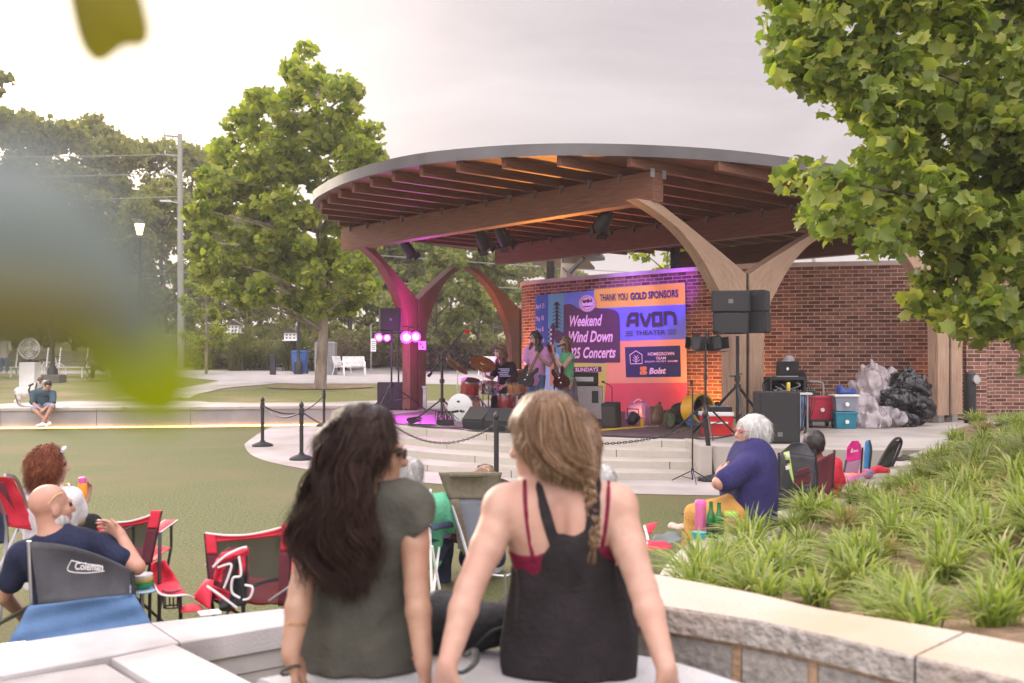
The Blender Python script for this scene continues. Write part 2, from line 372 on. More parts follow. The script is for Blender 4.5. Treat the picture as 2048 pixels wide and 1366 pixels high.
mb.prism([p+V((0, 0, -.1)) for p in plz], (0, 0, .58-.0015)); mb.build('plaza', CONC, st)
PAVE = brickmat('dark_pavers', (.085, .06, .055, 1), (.13, .10, .09, 1), (.05, .04, .04, 1), .3, .15, .008, bump=.25, rough=.55, noise=.3)
fl = [p+V((0, 0, .487)) for p in lev(4, 0)] + [V((2.75, 15.28, .487)), V((3.6, 16.3, .487)), V((3.3, 17.6, .487)), V((3.9, 21.7, .487)), V((.7, 25.2, .487)), V((-1.2, 24.9, .487)), V((-2.0, 23.7, .487))]
mb = MB(); mb.poly(fl, 0, [(p.x*.755+p.y*.655, p.x*-.655+p.y*.755) for p in fl]); mb.build('floor', PAVE, st)
mb = MB(); pts = [gnd(x, y, .492) for x, y in ((1165, 861), (1290, 851.5), (1290, 854.5), (1165, 864.5))]; mb.poly(pts)
mb.build('yellow_line', mat('yellow_paint', (.7, .42, .02, 1), (.6, .36, .02, 1), 20, .7), st)
# pier that ends the steps and the plaza front wall
mb = MB(); mb.prism([V((2.62, 13.82, 0)), V((2.78, 13.82, 0)), V((2.78, 15.25, 0)), V((2.62, 15.25, 0))], (0, 0, .492))
mb.prism([V((2.785, 13.90, 0)), V((4.28, 13.38, 0)), V((5.2, 13.25, 0)), V((5.2, 13.6, 0)), V((4.28, 13.7, 0)), V((2.785, 14.2, 0))], (0, 0, .489)); mb.build('front_wall', CONC2, st, bevel=.012)
mb = MB()
for i in range(4): mb.box((5.3+.12*i, 13.0+.28*i, .06+.12*i), (1.0, .3, .12), .1)
mb.build('side_steps', STEPT, st, bevel=.01)
# concrete apron round the steps
ap = [gnd(x, y, 0) for x, y in ((547, 852), (520, 866), (492, 886), (490, 893), (500, 908), (530, 922), (590, 935), (660, 945), (760, 957), (870, 968), (1000, 978), (1150, 985), (1300, 989), (1440, 992), (1600, 993))]
apc = resample(catmull(ap, 5), 50)
mb = MB(); P = [p+V((0, 0, .006)) for p in apc] + [V((6, 12.6, .006)), V((6, 13.5, .006)), V((2.7, 14.0, .006)), V((1, 15.5, .006)), V((-1.5, 17.5, .006)), V((-3.2, 21.6, .006)), V((-4.25, 23.4, .006)), V((-4.25, 25.35, .006)), V((-6, 25.1, .006))]
mb.poly(P); tag(mb.build('pavement', mat('apron_concrete', (.36, .33, .32, 1), (.43, .395, .38, 1), .9, .85, .12, 40, c3=(.27, .24, .225, 1), s3=.7)), kind='structure')

# ---------------------------------------------------------------- brick wall behind the stage
BRICK = brickmat('red_brick', (.245, .112, .08, 1), (.09, .032, .024, 1), (.40, .32, .265, 1), .25, .0785, .0085, noise=.4)
STONECAP = mat('wall_coping', (.42, .36, .32, 1), (.5, .44, .4, 1), 3, .8, .15, 40)
bw = [(1.15, 27.6), (.55, 27.1), (.28, 26.5), (.30, 25.8), (.62, 25.25), (1.6, 24.1), (2.8, 22.85), (3.9, 21.75), (4.9, 21.05), (5.9, 20.65), (7.0, 20.4), (8.2, 20.15), (9.4, 19.75)]
bwc = resample(catmull([V((x, y, 0)) for x, y in bw], 8), 80)
def wallband(mb, L, z0, z1, t, m=0, uv=True):
    N = []
    for i, p in enumerate(L):
        d = (L[min(i+1, len(L)-1)]-L[max(i-1, 0)]).normalized(); N.append(V((-d.y, d.x, 0)))
    B = [p+n*t for p, n in zip(L, N)]; Z = lambda Q, z: [p+V((0, 0, z)) for p in Q]
    mb.strip(Z(L, z0), Z(L, z1), m, uv, v0=z0, v1=z1); mb.strip(Z(B, z1), Z(B, z0), m, uv, v0=z1, v1=z0)
    mb.strip(Z(L, z1), Z(B, z1), m, uv); mb.strip(Z(B, z0), Z(L, z0), m, uv)
    for i in (0, -1):
        q = [L[i]+V((0, 0, z0)), L[i]+V((0, 0, z1)), B[i]+V((0, 0, z1)), B[i]+V((0, 0, z0))]
        mb.poly(q if i == 0 else q[::-1], m, [(0, z0), (0, z1), (t, z1), (t, z0)] if uv else None)
bt = thing('brick_wall', 'tall curved red brick wall behind the stage with pale coping', 'wall', (4, 21.5, .48))
mb = MB(); wallband(mb, bwc, .3, 3.61, .4); mb.build('wall', BRICK, bt)
mb = MB(); cc = [p.copy() for p in bwc]
N = []
for i, p in enumerate(cc):
    d = (cc[min(i+1, 79)]-cc[max(i-1, 0)]).normalized(); N.append(V((d.y, -d.x, 0)))
wallband(mb, [p+n*.05 for p, n in zip(cc, N)], 3.61, 3.70, .5, 0, False); mb.build('coping', STONECAP, bt)
mb = MB()
for pts in ([(9.42, 19.74), (9.5, 20.6), (10.4, 21.3), (12.5, 20.7), (15, 19.6)],): wallband(mb, resample([V((x, y, 0)) for x, y in pts], 30), .3, 3.4, .4)
tag(mb.build('brick_wall', BRICK), 'red brick side wall under the tree, set back right of the pillars', 'wall')

# ---------------------------------------------------------------- timber pavilion
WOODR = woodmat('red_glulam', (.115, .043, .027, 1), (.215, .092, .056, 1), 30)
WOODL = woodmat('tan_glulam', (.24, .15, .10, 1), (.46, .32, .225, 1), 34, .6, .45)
ex, nbk = V((.655, -.756, 0)), V((.756, .655, 0)); B0 = V((-3.69, 22.1, 0))
def TW(t, w, z): return B0 + ex*t + nbk*w + V((0, 0, z))
ZB = 4.57; BD = .46
pv = thing('pavilion', 'timber bandshell with round overhanging roof, wooden beams and branching columns', 'pavilion', (1, 20.5, .48))
def uvbox(mb, p0, p1, w, z0, z1, m=0):
    d = (p1-p0).normalized(); s = V((-d.y, d.x, 0))*w/2; L = (p1-p0).length
    a, b, c_, e = p0-s, p0+s, p1-s, p1+s
    Z = lambda p, z: V((p.x, p.y, z))
    o = random.random()*50
    for q, uv in (((Z(a, z0), Z(c_, z0), Z(c_, z1), Z(a, z1)), ((0, z0), (L, z0), (L, z1), (0, z1))), ((Z(e, z0), Z(b, z0), Z(b, z1), Z(e, z1)), ((0, z0), (L, z0), (L, z1), (0, z1))),
                  ((Z(b, z0), Z(e, z0), Z(c_, z0), Z(a, z0)), ((0, 0), (L, 0), (L, w), (0, w))), ((Z(a, z1), Z(c_, z1), Z(e, z1), Z(b, z1)), ((0, 0), (L, 0), (L, w), (0, w))),
                  ((Z(b, z0), Z(a, z0), Z(a, z1), Z(b, z1)), ((0, 0), (w, 0), (w, z1-z0), (0, z1-z0))), ((Z(c_, z0), Z(e, z0), Z(e, z1), Z(c_, z1)), ((0, 0), (w, 0), (w, z1-z0), (0, z1-z0)))):
        mb.poly(q, m, [(u+o, v_) for u, v_ in uv])
for t0, t1, w in ((0, 9.05, 0), (-.35, 11.9, 4.73), (1.6, 10.4, 9.3)):
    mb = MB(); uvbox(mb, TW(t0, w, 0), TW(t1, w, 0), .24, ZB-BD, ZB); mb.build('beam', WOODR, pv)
edge = [(-3.9, 21.2), (-3.96, 20.2), (-3.82, 19.1), (-3.39, 18.05), (-2.74, 16.9), (-1.77, 15.75), (-.75, 15.12), (.56, 14.78), (2.07, 14.88), (3.69, 15.4), (5.64, 16.6), (7.6, 18.4), (8.9, 20.4), (9.0, 22.6), (7.6, 25.0), (5.2, 26.8), (2.2, 28.0), (-.4, 28.0), (-2.0, 26.6), (-3.2, 24.2), (-3.75, 22.5)]
ec = resample(catmull([V((x, y, 0)) for x, y in edge], 10, True), 161)[:-1]
RT = .0
FASC = mat('grey_fascia', (.09, .083, .085, 1), (.12, .112, .114, 1), 2, .5, metal=.3)
mb = MB(); cen = V((2.5, 21.3, 0)); inn = [p+(cen-p).normalized()*.09 for p in ec]
Zs = lambda Q, z: [p+V((0, 0, z)) for p in Q]
mb.strip(Zs(ec, 4.72), Zs(ec, 4.90), 0, closed=True); mb.strip(Zs(inn, 4.90), Zs(inn, 4.72), 0, closed=True)
mb.strip(Zs(ec, 4.90), Zs(inn, 4.90), 0, closed=True); mb.strip(Zs(inn, 4.72), Zs(ec, 4.72), 0, closed=True)
mb.build('fascia', FASC, pv, smooth=40, fix=False)
mb = MB(); mb.prism(Zs([p+(cen-p).normalized()*.095 for p in ec], 4.735), (0, 0, .10), uvs=1); deck = mb
mb = MB(); dk = [p+(cen-p).normalized()*.095 for p in ec]
mb.poly(Zs(dk, 4.735)[::-1], 0, [((p-B0).dot(nbk), (p-B0).dot(ex)) for p in dk[::-1]]); mb.poly(Zs(dk, 4.85), 1, [(0, 0)]*len(dk))
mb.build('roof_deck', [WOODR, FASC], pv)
# joists: run across the beams, ends tucked under the fascia
def inside_w(t):
    ws = []
    for a, b in zip(ec, ec[1:]+ec[:1]):
        ta, tb = (a-B0).dot(ex), (b-B0).dot(ex)
        if (ta-t)*(tb-t) < 0: ws.append((a-B0).dot(nbk) + ((b-B0).dot(nbk)-(a-B0).dot(nbk))*(t-ta)/(tb-ta))
    return (min(ws), max(ws)) if len(ws) >= 2 else None
for k in range(-8, 17):
    t = 9.66-.665*k; w = inside_w(t)
    if not w or w[1]-w[0] < 1: continue
    mb = MB(); uvbox(mb, TW(t, w[0]+.16, 0), TW(t, w[1]-.16, 0), .09, ZB+.012, 4.733); mb.build('joist', WOODR, pv)
    for wb, a, b in ((0, 0, 9.05), (4.73, -.35, 11.9)):
        if a < t < b and w[0]+.3 < wb < w[1]:
            for s in (-.135, .135): MB().box(TW(t+.06, wb+s, ZB-.03), (.012, .09, .13), math.atan2(ex.y, ex.x)).build('bracket', STEEL, pv)
# branching columns: two curved glulam halves with a steel flitch between
def column(base, dirv, z0, wood, scl=1.0, both=(1, 1), thick=.2, z0b=None):
    dirv = V((dirv[0], dirv[1], 0)).normalized(); side = V((-dirv.y, dirv.x, 0)); base = V((base[0], base[1], 0))
    ct = bpy.data.objects.new('column', None); COL.objects.link(ct); ct.location = (base.x, base.y, z0); attach(ct, pv)
    out = [(.46, z0), (.46, 1.3), (.465, 2.05), (.53, 2.45), (.77, 2.82), (1.31, 3.40), (1.96, 3.83), (2.78, ZB-BD+.004)]
    inn = [(.045, z0), (.045, 1.3), (.045, 2.1), (.045, 2.6), (.045, 3.14), (.75, 3.46), (1.5, 3.79), (2.28, ZB-BD+.004)]
    st_ = lambda Q: resample(catmull([V((s if s < .5 else .46+(s-.46)*scl, z, 0)) for s, z in Q], 5), 34)
    o_, i_ = st_(out), [None]*34
    ii = resample([V((s if s < .5 else (s-.46)*scl+.46, z, 0)) for s, z in inn], 34); i_ = ii
    for sg in (1, -1):
        if not both[0 if sg < 0 else 1]: continue
        mb = MB(); Wp = lambda q, h: base + dirv*q.x*sg + side*h + V((0, 0, q.y))
        u = 0
        for k in range(33):
            du = ((o_[k+1]-o_[k]).length+(i_[k+1]-i_[k]).length)/2; w0, w1 = (o_[k]-i_[k]).length, (o_[k+1]-i_[k+1]).length
            for h, fl_ in ((-thick/2, 0), (thick/2, 1)):
                q = [Wp(i_[k], h), Wp(o_[k], h), Wp(o_[k+1], h), Wp(i_[k+1], h)]; uv = [(u, w0), (u, 0), (u+du, 0), (u+du, w1)]
                if fl_ ^ (sg < 0): q, uv = q[::-1], uv[::-1]
                mb.poly(q, 0, uv)
            for L in (o_, i_):
                q = [Wp(L[k], -thick/2), Wp(L[k], thick/2), Wp(L[k+1], thick/2), Wp(L[k+1], -thick/2)]
                mb.poly(q, 0, [(u, 0), (u, thick), (u+du, thick), (u+du, 0)])
            u += du
        for k in (0, 33): mb.poly([Wp(i_[k], -thick/2), Wp(o_[k], -thick/2), Wp(o_[k], thick/2), Wp(i_[k], thick/2)], 0, [(0, 0), (.4, 0), (.4, .2), (0, .2)])
        o = mb.build('arm', wood, ct)
    mb = MB(); mb.box(base+V((0, 0, (z0+3.1)/2-.0)), (.084, thick*.7, 3.1-z0+.1), math.atan2(dirv.y, dirv.x)); mb.build('steel_plate', BLACK, ct)
    if z0b is not None:
        for sg in (1, -1): MB().box(base+dirv*.25*sg+V((0, 0, (z0+z0b)/2)), (.2, .12, z0-z0b), math.atan2(dirv.y, dirv.x)).build('foot', STEEL, ct)
    return ct
PA, PC, PB, PD = (-2.36, 24.05), (3.92, 16.9), (.15, 28.4), (8.4, 19.3)
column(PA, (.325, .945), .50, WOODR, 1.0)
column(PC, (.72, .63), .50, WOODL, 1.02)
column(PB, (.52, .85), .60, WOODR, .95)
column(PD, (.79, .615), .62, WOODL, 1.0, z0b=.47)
# ---------------------------------------------------------------- trees, shrubs, planting
def rotmats(rng, n, up=.55, spread=1.0):
    nrm = rng.normal(size=(n, 3))*spread; nrm[:, 2] += up*2; nrm /= np.linalg.norm(nrm, axis=1, keepdims=True)+1e-9
    t = rng.normal(size=(n, 3)); t[:, 2] -= .5; t -= nrm*(t*nrm).sum(1, keepdims=True); t /= np.linalg.norm(t, axis=1, keepdims=True)+1e-9
    b = np.cross(nrm, t); return np.stack([b, t, nrm], 2)
def scatter(name, pts, size, tmpl, faces, m, parent, rng, up=.55, spread=1.0, jit=.35):
    n = len(pts); Rm = rotmats(rng, n, up, spread); s = size*(1-jit+2*jit*rng.random(n))
    Vv = np.einsum('nij,kj->nki', Rm, tmpl)*s[:, None, None]+pts[:, None, :]
    k = len(tmpl); Fa = (faces[None]+(np.arange(n)*k)[:, None, None]).reshape(-1, faces.shape[1])
    return npmesh(name, Vv.reshape(-1, 3), Fa, m, parent)
# lobed sycamore leaf (11-point outline, slightly cupped) / simple far leaf / leaf spray
a_ = [(0, -.5), (.16, -.38), (.5, -.30), (.40, -.03), (.52, .2), (.27, .26), (.02, .58), (-.27, .26), (-.52, .2), (-.40, -.03), (-.5, -.30), (-.16, -.38)]
LOBE = np.array([(0, -.05, 0)]+[(x, y, -.75*(x*x+.6*y*y)+.1*x) for x, y in a_], np.float32)
LOBEF = np.array([(0, i, i % 12+1) for i in range(1, 13)])
MIDL = np.array([(0, -.5, 0), (.5, -.15, -.12), (.3, .25, -.05), (0, .6, -.12), (-.3, .25, -.05), (-.5, -.15, -.12)], np.float32)
MIDF = np.array([(0, 1, 2), (0, 2, 3), (0, 3, 4), (0, 4, 5)])
FARL = np.array([(0, -.5, 0), (.42, 0, .1), (0, .6, 0), (-.42, 0, .1)], np.float32); FARF = np.array([(0, 1, 2, 3)])
LEAF_R = leafmat('plane_leaf', [(0.087, 0.123, 0.029, 1), (0.145, 0.189, 0.0406, 1), (0.203, 0.254, 0.0493, 1), (0.261, 0.29, 0.058, 1), (0.377, 0.377, 0.087, 1), (0.123, 0.167, 0.0435, 1)], .48, .42, .4)
LEAF_L = leafmat('sycamore_leaf', [(0.112, 0.144, 0.025, 1), (0.175, 0.213, 0.0325, 1), (0.25, 0.275, 0.0425, 1), (0.325, 0.319, 0.05, 1), (0.15, 0.181, 0.035, 1)], .55)
LEAF_D = leafmat('forest_leaf', [(0.0943, 0.113, 0.0452, 1), (0.151, 0.166, 0.0565, 1), (0.208, 0.198, 0.0679, 1), (0.264, 0.226, 0.0849, 1)], .45, .7, .2)
LEAF_M = leafmat('mid_leaf', [(0.109, 0.133, 0.0546, 1), (0.172, 0.187, 0.0702, 1), (0.234, 0.234, 0.078, 1)], .45, .65, .2)
LEAF_S = leafmat('shrub_leaf', [(0.096, 0.102, 0.042, 1), (0.144, 0.144, 0.054, 1), (0.18, 0.162, 0.072, 1), (0.132, 0.102, 0.06, 1)], .35, .7, .2)
LEAF_P = leafmat('bronze_leaf', [(0.09, 0.066, 0.0456, 1), (0.132, 0.096, 0.066, 1), (0.096, 0.096, 0.042, 1)], .35, .7, .2)
BARK = mat('bark', (.16, .12, .09, 1), (.30, .25, .20, 1), 6, .9, .6, 30, stretch=(1, 1, .25))
BARKD = mat('dark_bark', (.05, .04, .032, 1), (.10, .08, .06, 1), 6, .9, .6, 30, stretch=(1, 1, .25))
def inpoly(x, y, P):
    c = False; j = len(P)-1
    for i in range(len(P)):
        if (P[i][1] > y) != (P[j][1] > y) and x < (P[j][0]-P[i][0])*(y-P[i][1])/(P[j][1]-P[i][1]+1e-12)+P[i][0]: c = not c
        j = i
    return c
def outline_tree(name, label, base, P, Y, depth, ncl, per, crad, size, tmpl, faces, lm, bm_, tr, seed, fork, lean=None, group=None):
    """crown filled from its silhouette seen in the photo, given real depth; limbs run from the trunk to every clump"""
    rng = np.random.default_rng(seed); rd = random.Random(seed)
    x0, x1 = min(p[0] for p in P), max(p[0] for p in P); y0, y1 = min(p[1] for p in P), max(p[1] for p in P)
    cx = (x0+x1)/2; hw = (x1-x0)/2; cl = []
    while len(cl) < ncl:
        x, y = rd.uniform(x0, x1), rd.uniform(y0, y1)
        if not inpoly(x, y, P): continue
        d = depth*math.sqrt(max(.15, 1-((x-cx)/hw)**2*.7))
        cl.append(at(x, y, Y+rd.uniform(-1, 1)*d))
    t = thing(name, label, 'tree', base, group)
    base = V(base); top = V(fork)
    mb = MB(); mid = base.lerp(top, .5)+V((.05, 0, 0))
    spine = catmull([base, mid, top], 5)
    if lean: spine = catmull([base, mid, top]+[V(q) for q in lean], 5)
    k = len(spine); mb.tube(spine, [tr*(1.15 if i == 0 else 1-.75*i/(k-1)) for i in range(k)], 10)
    fi = [i for i, p in enumerate(spine) if (p-base).length > .55*(top-base).length]
    for c in cl[::max(1, ncl//70)]:
        cand = [spine[i] for i in fi if spine[i].z < c.z+.2] or [top]
        s = min(cand, key=lambda q: (q-c).length+abs(q.z-(c.z-.35*(c-q).length))*.8)
        m_ = s.lerp(c, .5)+V((rd.uniform(-.1, .1), rd.uniform(-.1, .1), .06*(c-s).length))
        mb.tube([s, s.lerp(m_, .6), m_, c], [tr*.30, tr*.22, tr*.16, tr*.05], 5)
    mb.build('trunk', bm_, t, smooth=60)
    pts = []
    for c in cl:
        m_ = int(per*rd.uniform(.6, 1.4)); q = rng.normal(size=(m_, 3)); q /= np.linalg.norm(q, axis=1, keepdims=True)
        q *= (rng.random((m_, 1))**.45)*crad*rd.uniform(.7, 1.25); q[:, 2] *= .75; pts.append(q+np.array(c))
    scatter('crown', np.concatenate(pts), size, tmpl, faces, lm, t, rng, up=.35, spread=.9, jit=.5)
    return t
# sycamore on the loop lawn
b = ug(640, 778)
outline_tree('sycamore_tree', 'large broad green sycamore with pale slim trunk left of the pavilion', b,
    [(560, 150), (590, 120), (612, 85), (640, 85), (655, 130), (690, 150), (715, 165), (712, 220), (745, 255), (765, 280), (760, 340), (735, 380), (745, 470), (730, 520), (748, 560), (735, 600), (690, 625), (640, 625), (590, 640), (565, 610), (520, 600), (460, 615), (420, 580), (385, 540), (372, 490), (388, 440), (390, 380), (400, 330), (430, 270), (468, 240), (490, 170), (520, 165)],
    b.y, 2.6, 270, 88, .47, .215, MIDL, MIDF, LEAF_L, BARK, .22, 3, (b.x+.1, b.y, b.z+3.4), lean=[(b.x-.1, b.y, b.z+7), (b.x-.05, b.y, b.z+10.6)])
# plane tree leaning in from the right, close to the viewer
outline_tree('plane_tree', 'near plane tree with lobed leaves hanging in from the right edge', (6.6, 9.4, .75),
    [(1548, -40), (1560, 40), (1552, 90), (1580, 190), (1620, 230), (1690, 225), (1735, 262), (1700, 330), (1640, 350), (1598, 352), (1578, 395), (1600, 440), (1650, 460), (1690, 468), (1745, 455), (1790, 505), (1780, 545), (1820, 590), (1815, 625), (1850, 660), (1900, 655), (1955, 650), (2010, 695), (2060, 760), (2300, 770), (2420, 400), (2400, -320), (1700, -330), (1570, -200)],
    9.2, 1.15, 560, 52, .25, .110, LOBE, LOBEF, LEAF_R, BARKD, .17, 8, (6.3, 9.3, 3.2), lean=[(5.9, 9.2, 5.0), (5.6, 9.2, 7.2)])
# generic trees: prototypes, then copies that share the meshes
def proto_tree(name, H, Wd, nl, size, lm, bm_, seed, base=.25, ncl=46, shape='round', tr=None):
    rng = np.random.default_rng(seed); rd = random.Random(seed); t = thing(name, None, 'tree'); cl = []
    while len(cl) < ncl:
        u = rd.random()**.8; a = rd.uniform(0, 6.283); z = base+(1-base)*u
        prof = (math.sin(math.pi*min(1, .12+.88*u))**.6 if shape == 'round' else (1-u)**.7 if shape == 'cone' else (.55+.45*math.sin(math.pi*u)))
        r = Wd/2*prof*math.sqrt(rd.random())*rd.uniform(.65, 1.3); cl.append(np.array((r*math.cos(a), r*math.sin(a), z*H)))
    mb = MB(); tr = tr or H*.016
    mb.tube([(0, 0, -.4), (rd.uniform(-.1, .1), 0, H*base), (rd.uniform(-.3, .3), 0, H*.6), (0, 0, H*.92)], [tr*1.2, tr, tr*.6, tr*.15], 7)
    for c in cl[::2]:
        z0 = max(H*base*.8, c[2]-.45*math.hypot(c[0], c[1])-.4); mb.tube([(0, 0, z0), V((0, 0, z0)).lerp(V(c), .55)+V((0, 0, .1)), V(c)], [tr*.35, tr*.2, tr*.06], 4)
    mb.build('trunk', bm_, t, smooth=60); pts = []
    rr = .092*(H+Wd)/2
    for c in cl:
        m_ = int(nl/ncl*rd.uniform(.6, 1.4)); q = rng.normal(size=(m_, 3)); q /= np.linalg.norm(q, axis=1, keepdims=True)
        q *= (rng.random((m_, 1))**.4)*rr*rd.uniform(.65, 1.3); q[:, 2] *= .7; pts.append(q+c)
    scatter('crown', np.concatenate(pts), size, FARL, FARF, lm, t, rng, up=.3, spread=.9); return t
PT = {'broad': proto_tree('broadleaf_tree', 12, 9, 4800, .42, LEAF_D, BARKD, 1, .1, 64), 'tall': proto_tree('forest_tree', 20, 9, 5600, .5, LEAF_D, BARKD, 2, .12, 80, 'tall'),
      'pine': proto_tree('conifer_tree', 15, 6, 6000, .34, LEAF_D, BARKD, 4, .15, 60, 'cone'), 'mid': proto_tree('street_tree', 7.5, 5.2, 6500, .26, LEAF_M, BARKD, 5, .2, 50),
      'light': proto_tree('young_tree', 6.5, 4.4, 2600, .24, LEAF_L, BARK, 6, .28, 36, tr=.09)}
used = set()
def put(kind, px, Y, s, label, rz=0, z=None, group='trees standing behind the park', sz=1):
    o = PT[kind] if kind not in used else copy_tree(PT[kind]); used.add(kind)
    o.location = ((px-1024)*Y/F, Y, gz(Y)-.05 if z is None else z); o.rotation_euler.z = rz; o.scale = (s, s, s*sz)
    o['label'] = label; o['group'] = group; return o
FT = 'dark forest tree in the wood at the far left behind the road'
for i, (k, px, Y, s) in enumerate([('tall', -60, 78, 1.12), ('tall', 20, 84, .98), ('tall', 95, 80, .90), ('tall', 165, 90, 1.0), ('broad', 60, 64, .9), ('tall', 235, 84, .84), ('tall', 300, 92, .92), ('broad', 150, 60, .85), ('broad', 330, 66, .95), ('tall', 385, 88, .86), ('broad', -20, 58, .8), ('broad', 230, 62, .72), ('tall', 440, 96, .82), ('tall', 520, 100, .8)]):
    put(k, px, Y, s, FT, i*2.4)
put('pine', 272, 56, .62, 'pointed green conifer behind the lit street lantern', 1)
CT = 'dark evergreen behind the sycamore and the white bench'
for i, (px, Y, s) in enumerate([(640, 62, .55), (700, 58, .58), (560, 66, .56), (500, 70, .6), (745, 60, .5), (790, 60, .55)]):
    put('pine' if i % 2 else 'broad', px, Y, s, CT, i*1.9, group='dark trees behind the sycamore')
put('mid', 870, 49, .95, 'dense grey green tree seen between the purple column and the curved arm', .4, group='trees behind the stage')
put('mid', 955, 58, .95, 'brighter green tree right of the grey green one, behind the drummer', 2, group='trees behind the stage')
put('mid', 815, 60, 1.1, 'tree filling the gap inside the fork of the purple column', 3, group='trees behind the stage')
BT = 'hazy tree in the line on the horizon behind the brick wall'
for i, (px, Y, s) in enumerate([(990, 92, .62), (1040, 90, .66), (1090, 96, .66), (900, 84, .72), (1150, 110, .62), (830, 80, .8), (770, 88, .85)]):
    put('broad', px, Y, s, BT, i*1.3, group='tree line behind the stage')
put('light', 1335, 34, .86, 'thin pale green young tree peeping over the brick wall under the beam', 1)
put('light', 412, 46, .72, 'slim young tree by the shrub border in front of the parked car', 2.1)
put('light', 1490, 70, 1.2, 'young tree far behind the right column', .7)
# shrub border along the road
def proto_shrub(name, H, Wd, n, size, lm, seed, grassy=False):
    rng = np.random.default_rng(seed)
    if grassy:
        o = blades(name, n, H, Wd, lm, seed, wide=.025)
    else:
        q = rng.normal(size=(n, 3)); q /= np.linalg.norm(q, axis=1, keepdims=True); q *= rng.random((n, 1))**.4
        lum = 1+.25*np.sin(q[:, :1]*5+seed)*np.cos(q[:, 1:2]*6)
        q = q*lum*np.array((Wd/2, Wd/2, H/2)); q[:, 2] += H*.5; q = q[q[:, 2] > 0]
        o = scatter(name, q, size, FARL, FARF, lm, None, rng, up=.4)
    return o
def blades(name, n, H, Wd, m, seed, wide=.007, segs=4, parent=None, droop=1.0):
    rng = np.random.default_rng(seed); a = rng.random(n)*6.283; le = H*(.7+.6*rng.random(n)); out = (.15+.85*rng.random(n)**.8)*Wd/2
    b0 = rng.normal(size=(n, 2))*Wd*.07; Vv = np.zeros((n, segs+1, 2, 3), np.float32); tw = rng.random(n)*.8-.4
    for k in range(segs+1):
        t = k/segs; r = out*(t**1.35)*1.25; z = le*(t*1.25-(.42*droop*(out/(Wd/2))**.8+.05)*t*t*1.7)
        cx = b0[:, 0]+np.cos(a)*r; cy = b0[:, 1]+np.sin(a)*r; w = wide*(.75+.5*(1-t))*(1 if k < segs else .12)*(.8+.4*rng.random(n))
        sx, sy = -np.sin(a+tw)*w, np.cos(a+tw)*w
        Vv[:, k, 0] = np.stack([cx+sx, cy+sy, z], 1); Vv[:, k, 1] = np.stack([cx-sx, cy-sy, z+w*.4], 1)
    base = (np.arange(n)*(segs+1)*2)[:, None, None]; fc = np.array([(2*k, 2*k+1, 2*k+3, 2*k+2) for k in range(segs)])
    return npmesh(name, Vv.reshape(-1, 3), (base+fc[None]).reshape(-1, 4), m, parent, smooth=True)
SH = [proto_shrub('shrub', 1.5, 2.2, 1500, .17, LEAF_S, 11), proto_shrub('shrub', 1.3, 1.9, 1300, .15, LEAF_P, 12), proto_shrub('ornamental_grass', 1.7, 1.9, 420, .1, leafmat('reed', [(.09, .10, .03, 1), (.14, .14, .05, 1), (.17, .155, .07, 1)], .4), 13, True)]
su = set()
rd = random.Random(5)
spots = [(i, 355+23*i+rd.uniform(-6, 6), 49+rd.uniform(0, 5)) for i in range(29)] + [(i, 380+55*i, 57+rd.uniform(0, 4)) for i in range(12)]
for j, (i, px, Y) in enumerate(spots):
    k = 2 if 470 < px < 640 and j % 3 else (1 if px > 640 and j % 3 else 0)
    o = SH[k] if k not in su else copy_tree(SH[k]); su.add(k); s = rd.uniform(.8, 1.25)
    o.location = ((px-1024)*Y/F, Y, gz(Y)-.03); o.rotation_euler.z = rd.uniform(0, 6); o.scale = (s, s, s*rd.uniform(.8, 1.2))
    tag(o, ['rounded olive green shrub in the border behind the road', 'low bronze tinted shrub in the border behind the bench and column', 'tall feathery grass tuft in the border behind the blue bin'][k], 'shrub' if k < 2 else 'ornamental grass', 'shrubs in the border behind the road')

# ---------------------------------------------------------------- planted bed on the right, its walls and clumps of lily turf
CAPF = catmull([V((.30, 3.60, 0)), V((.51, 3.43, 0)), V((.834, 3.2, 0)), V((1.16, 2.84, 0)), V((1.35, 2.62, 0)), V((1.75, 2.1, 0)), (2.1, 1.5, 0)], 6)
CAPI = catmull([V((.50, 4.0, 0)), V((.566, 3.93, 0)), V((.766, 3.73, 0)), V((.908, 3.58, 0)), V((1.06, 3.38, 0)), V((1.30, 3.19, 0)), V((1.53, 2.97, 0)), V((2.1, 2.3, 0)), V((2.5, 1.6, 0))], 6)
CF, CI = resample(CAPF, 40), resample(CAPI, 40)
GRAN = mat('rough_granite', (.24, .215, .19, 1), (.42, .39, .35, 1), 26, .9, 1.0, 34, detail=8, c3=(.38, .29, .23, 1), s3=1.8, bdist=.03)
GRANT = mat('sawn_granite', (.37, .33, .28, 1), (.45, .41, .36, 1), 60, .85, .3, 120, detail=8, c3=(.42, .29, .205, 1), s3=1.3)
WALLST = brickmat('granite_blocks', (.30, .275, .25, 1), (.42, .385, .35, 1), (.40, .265, .165, 1), .27, .20, .02, offset=.42, bump=1.0, noise=.7, ns=34)
gw = thing('granite_wall', 'granite block planter wall with thick sawn cap at the lower right', 'wall', (.9, 3.2, .3))
zc = .85; ct = .085
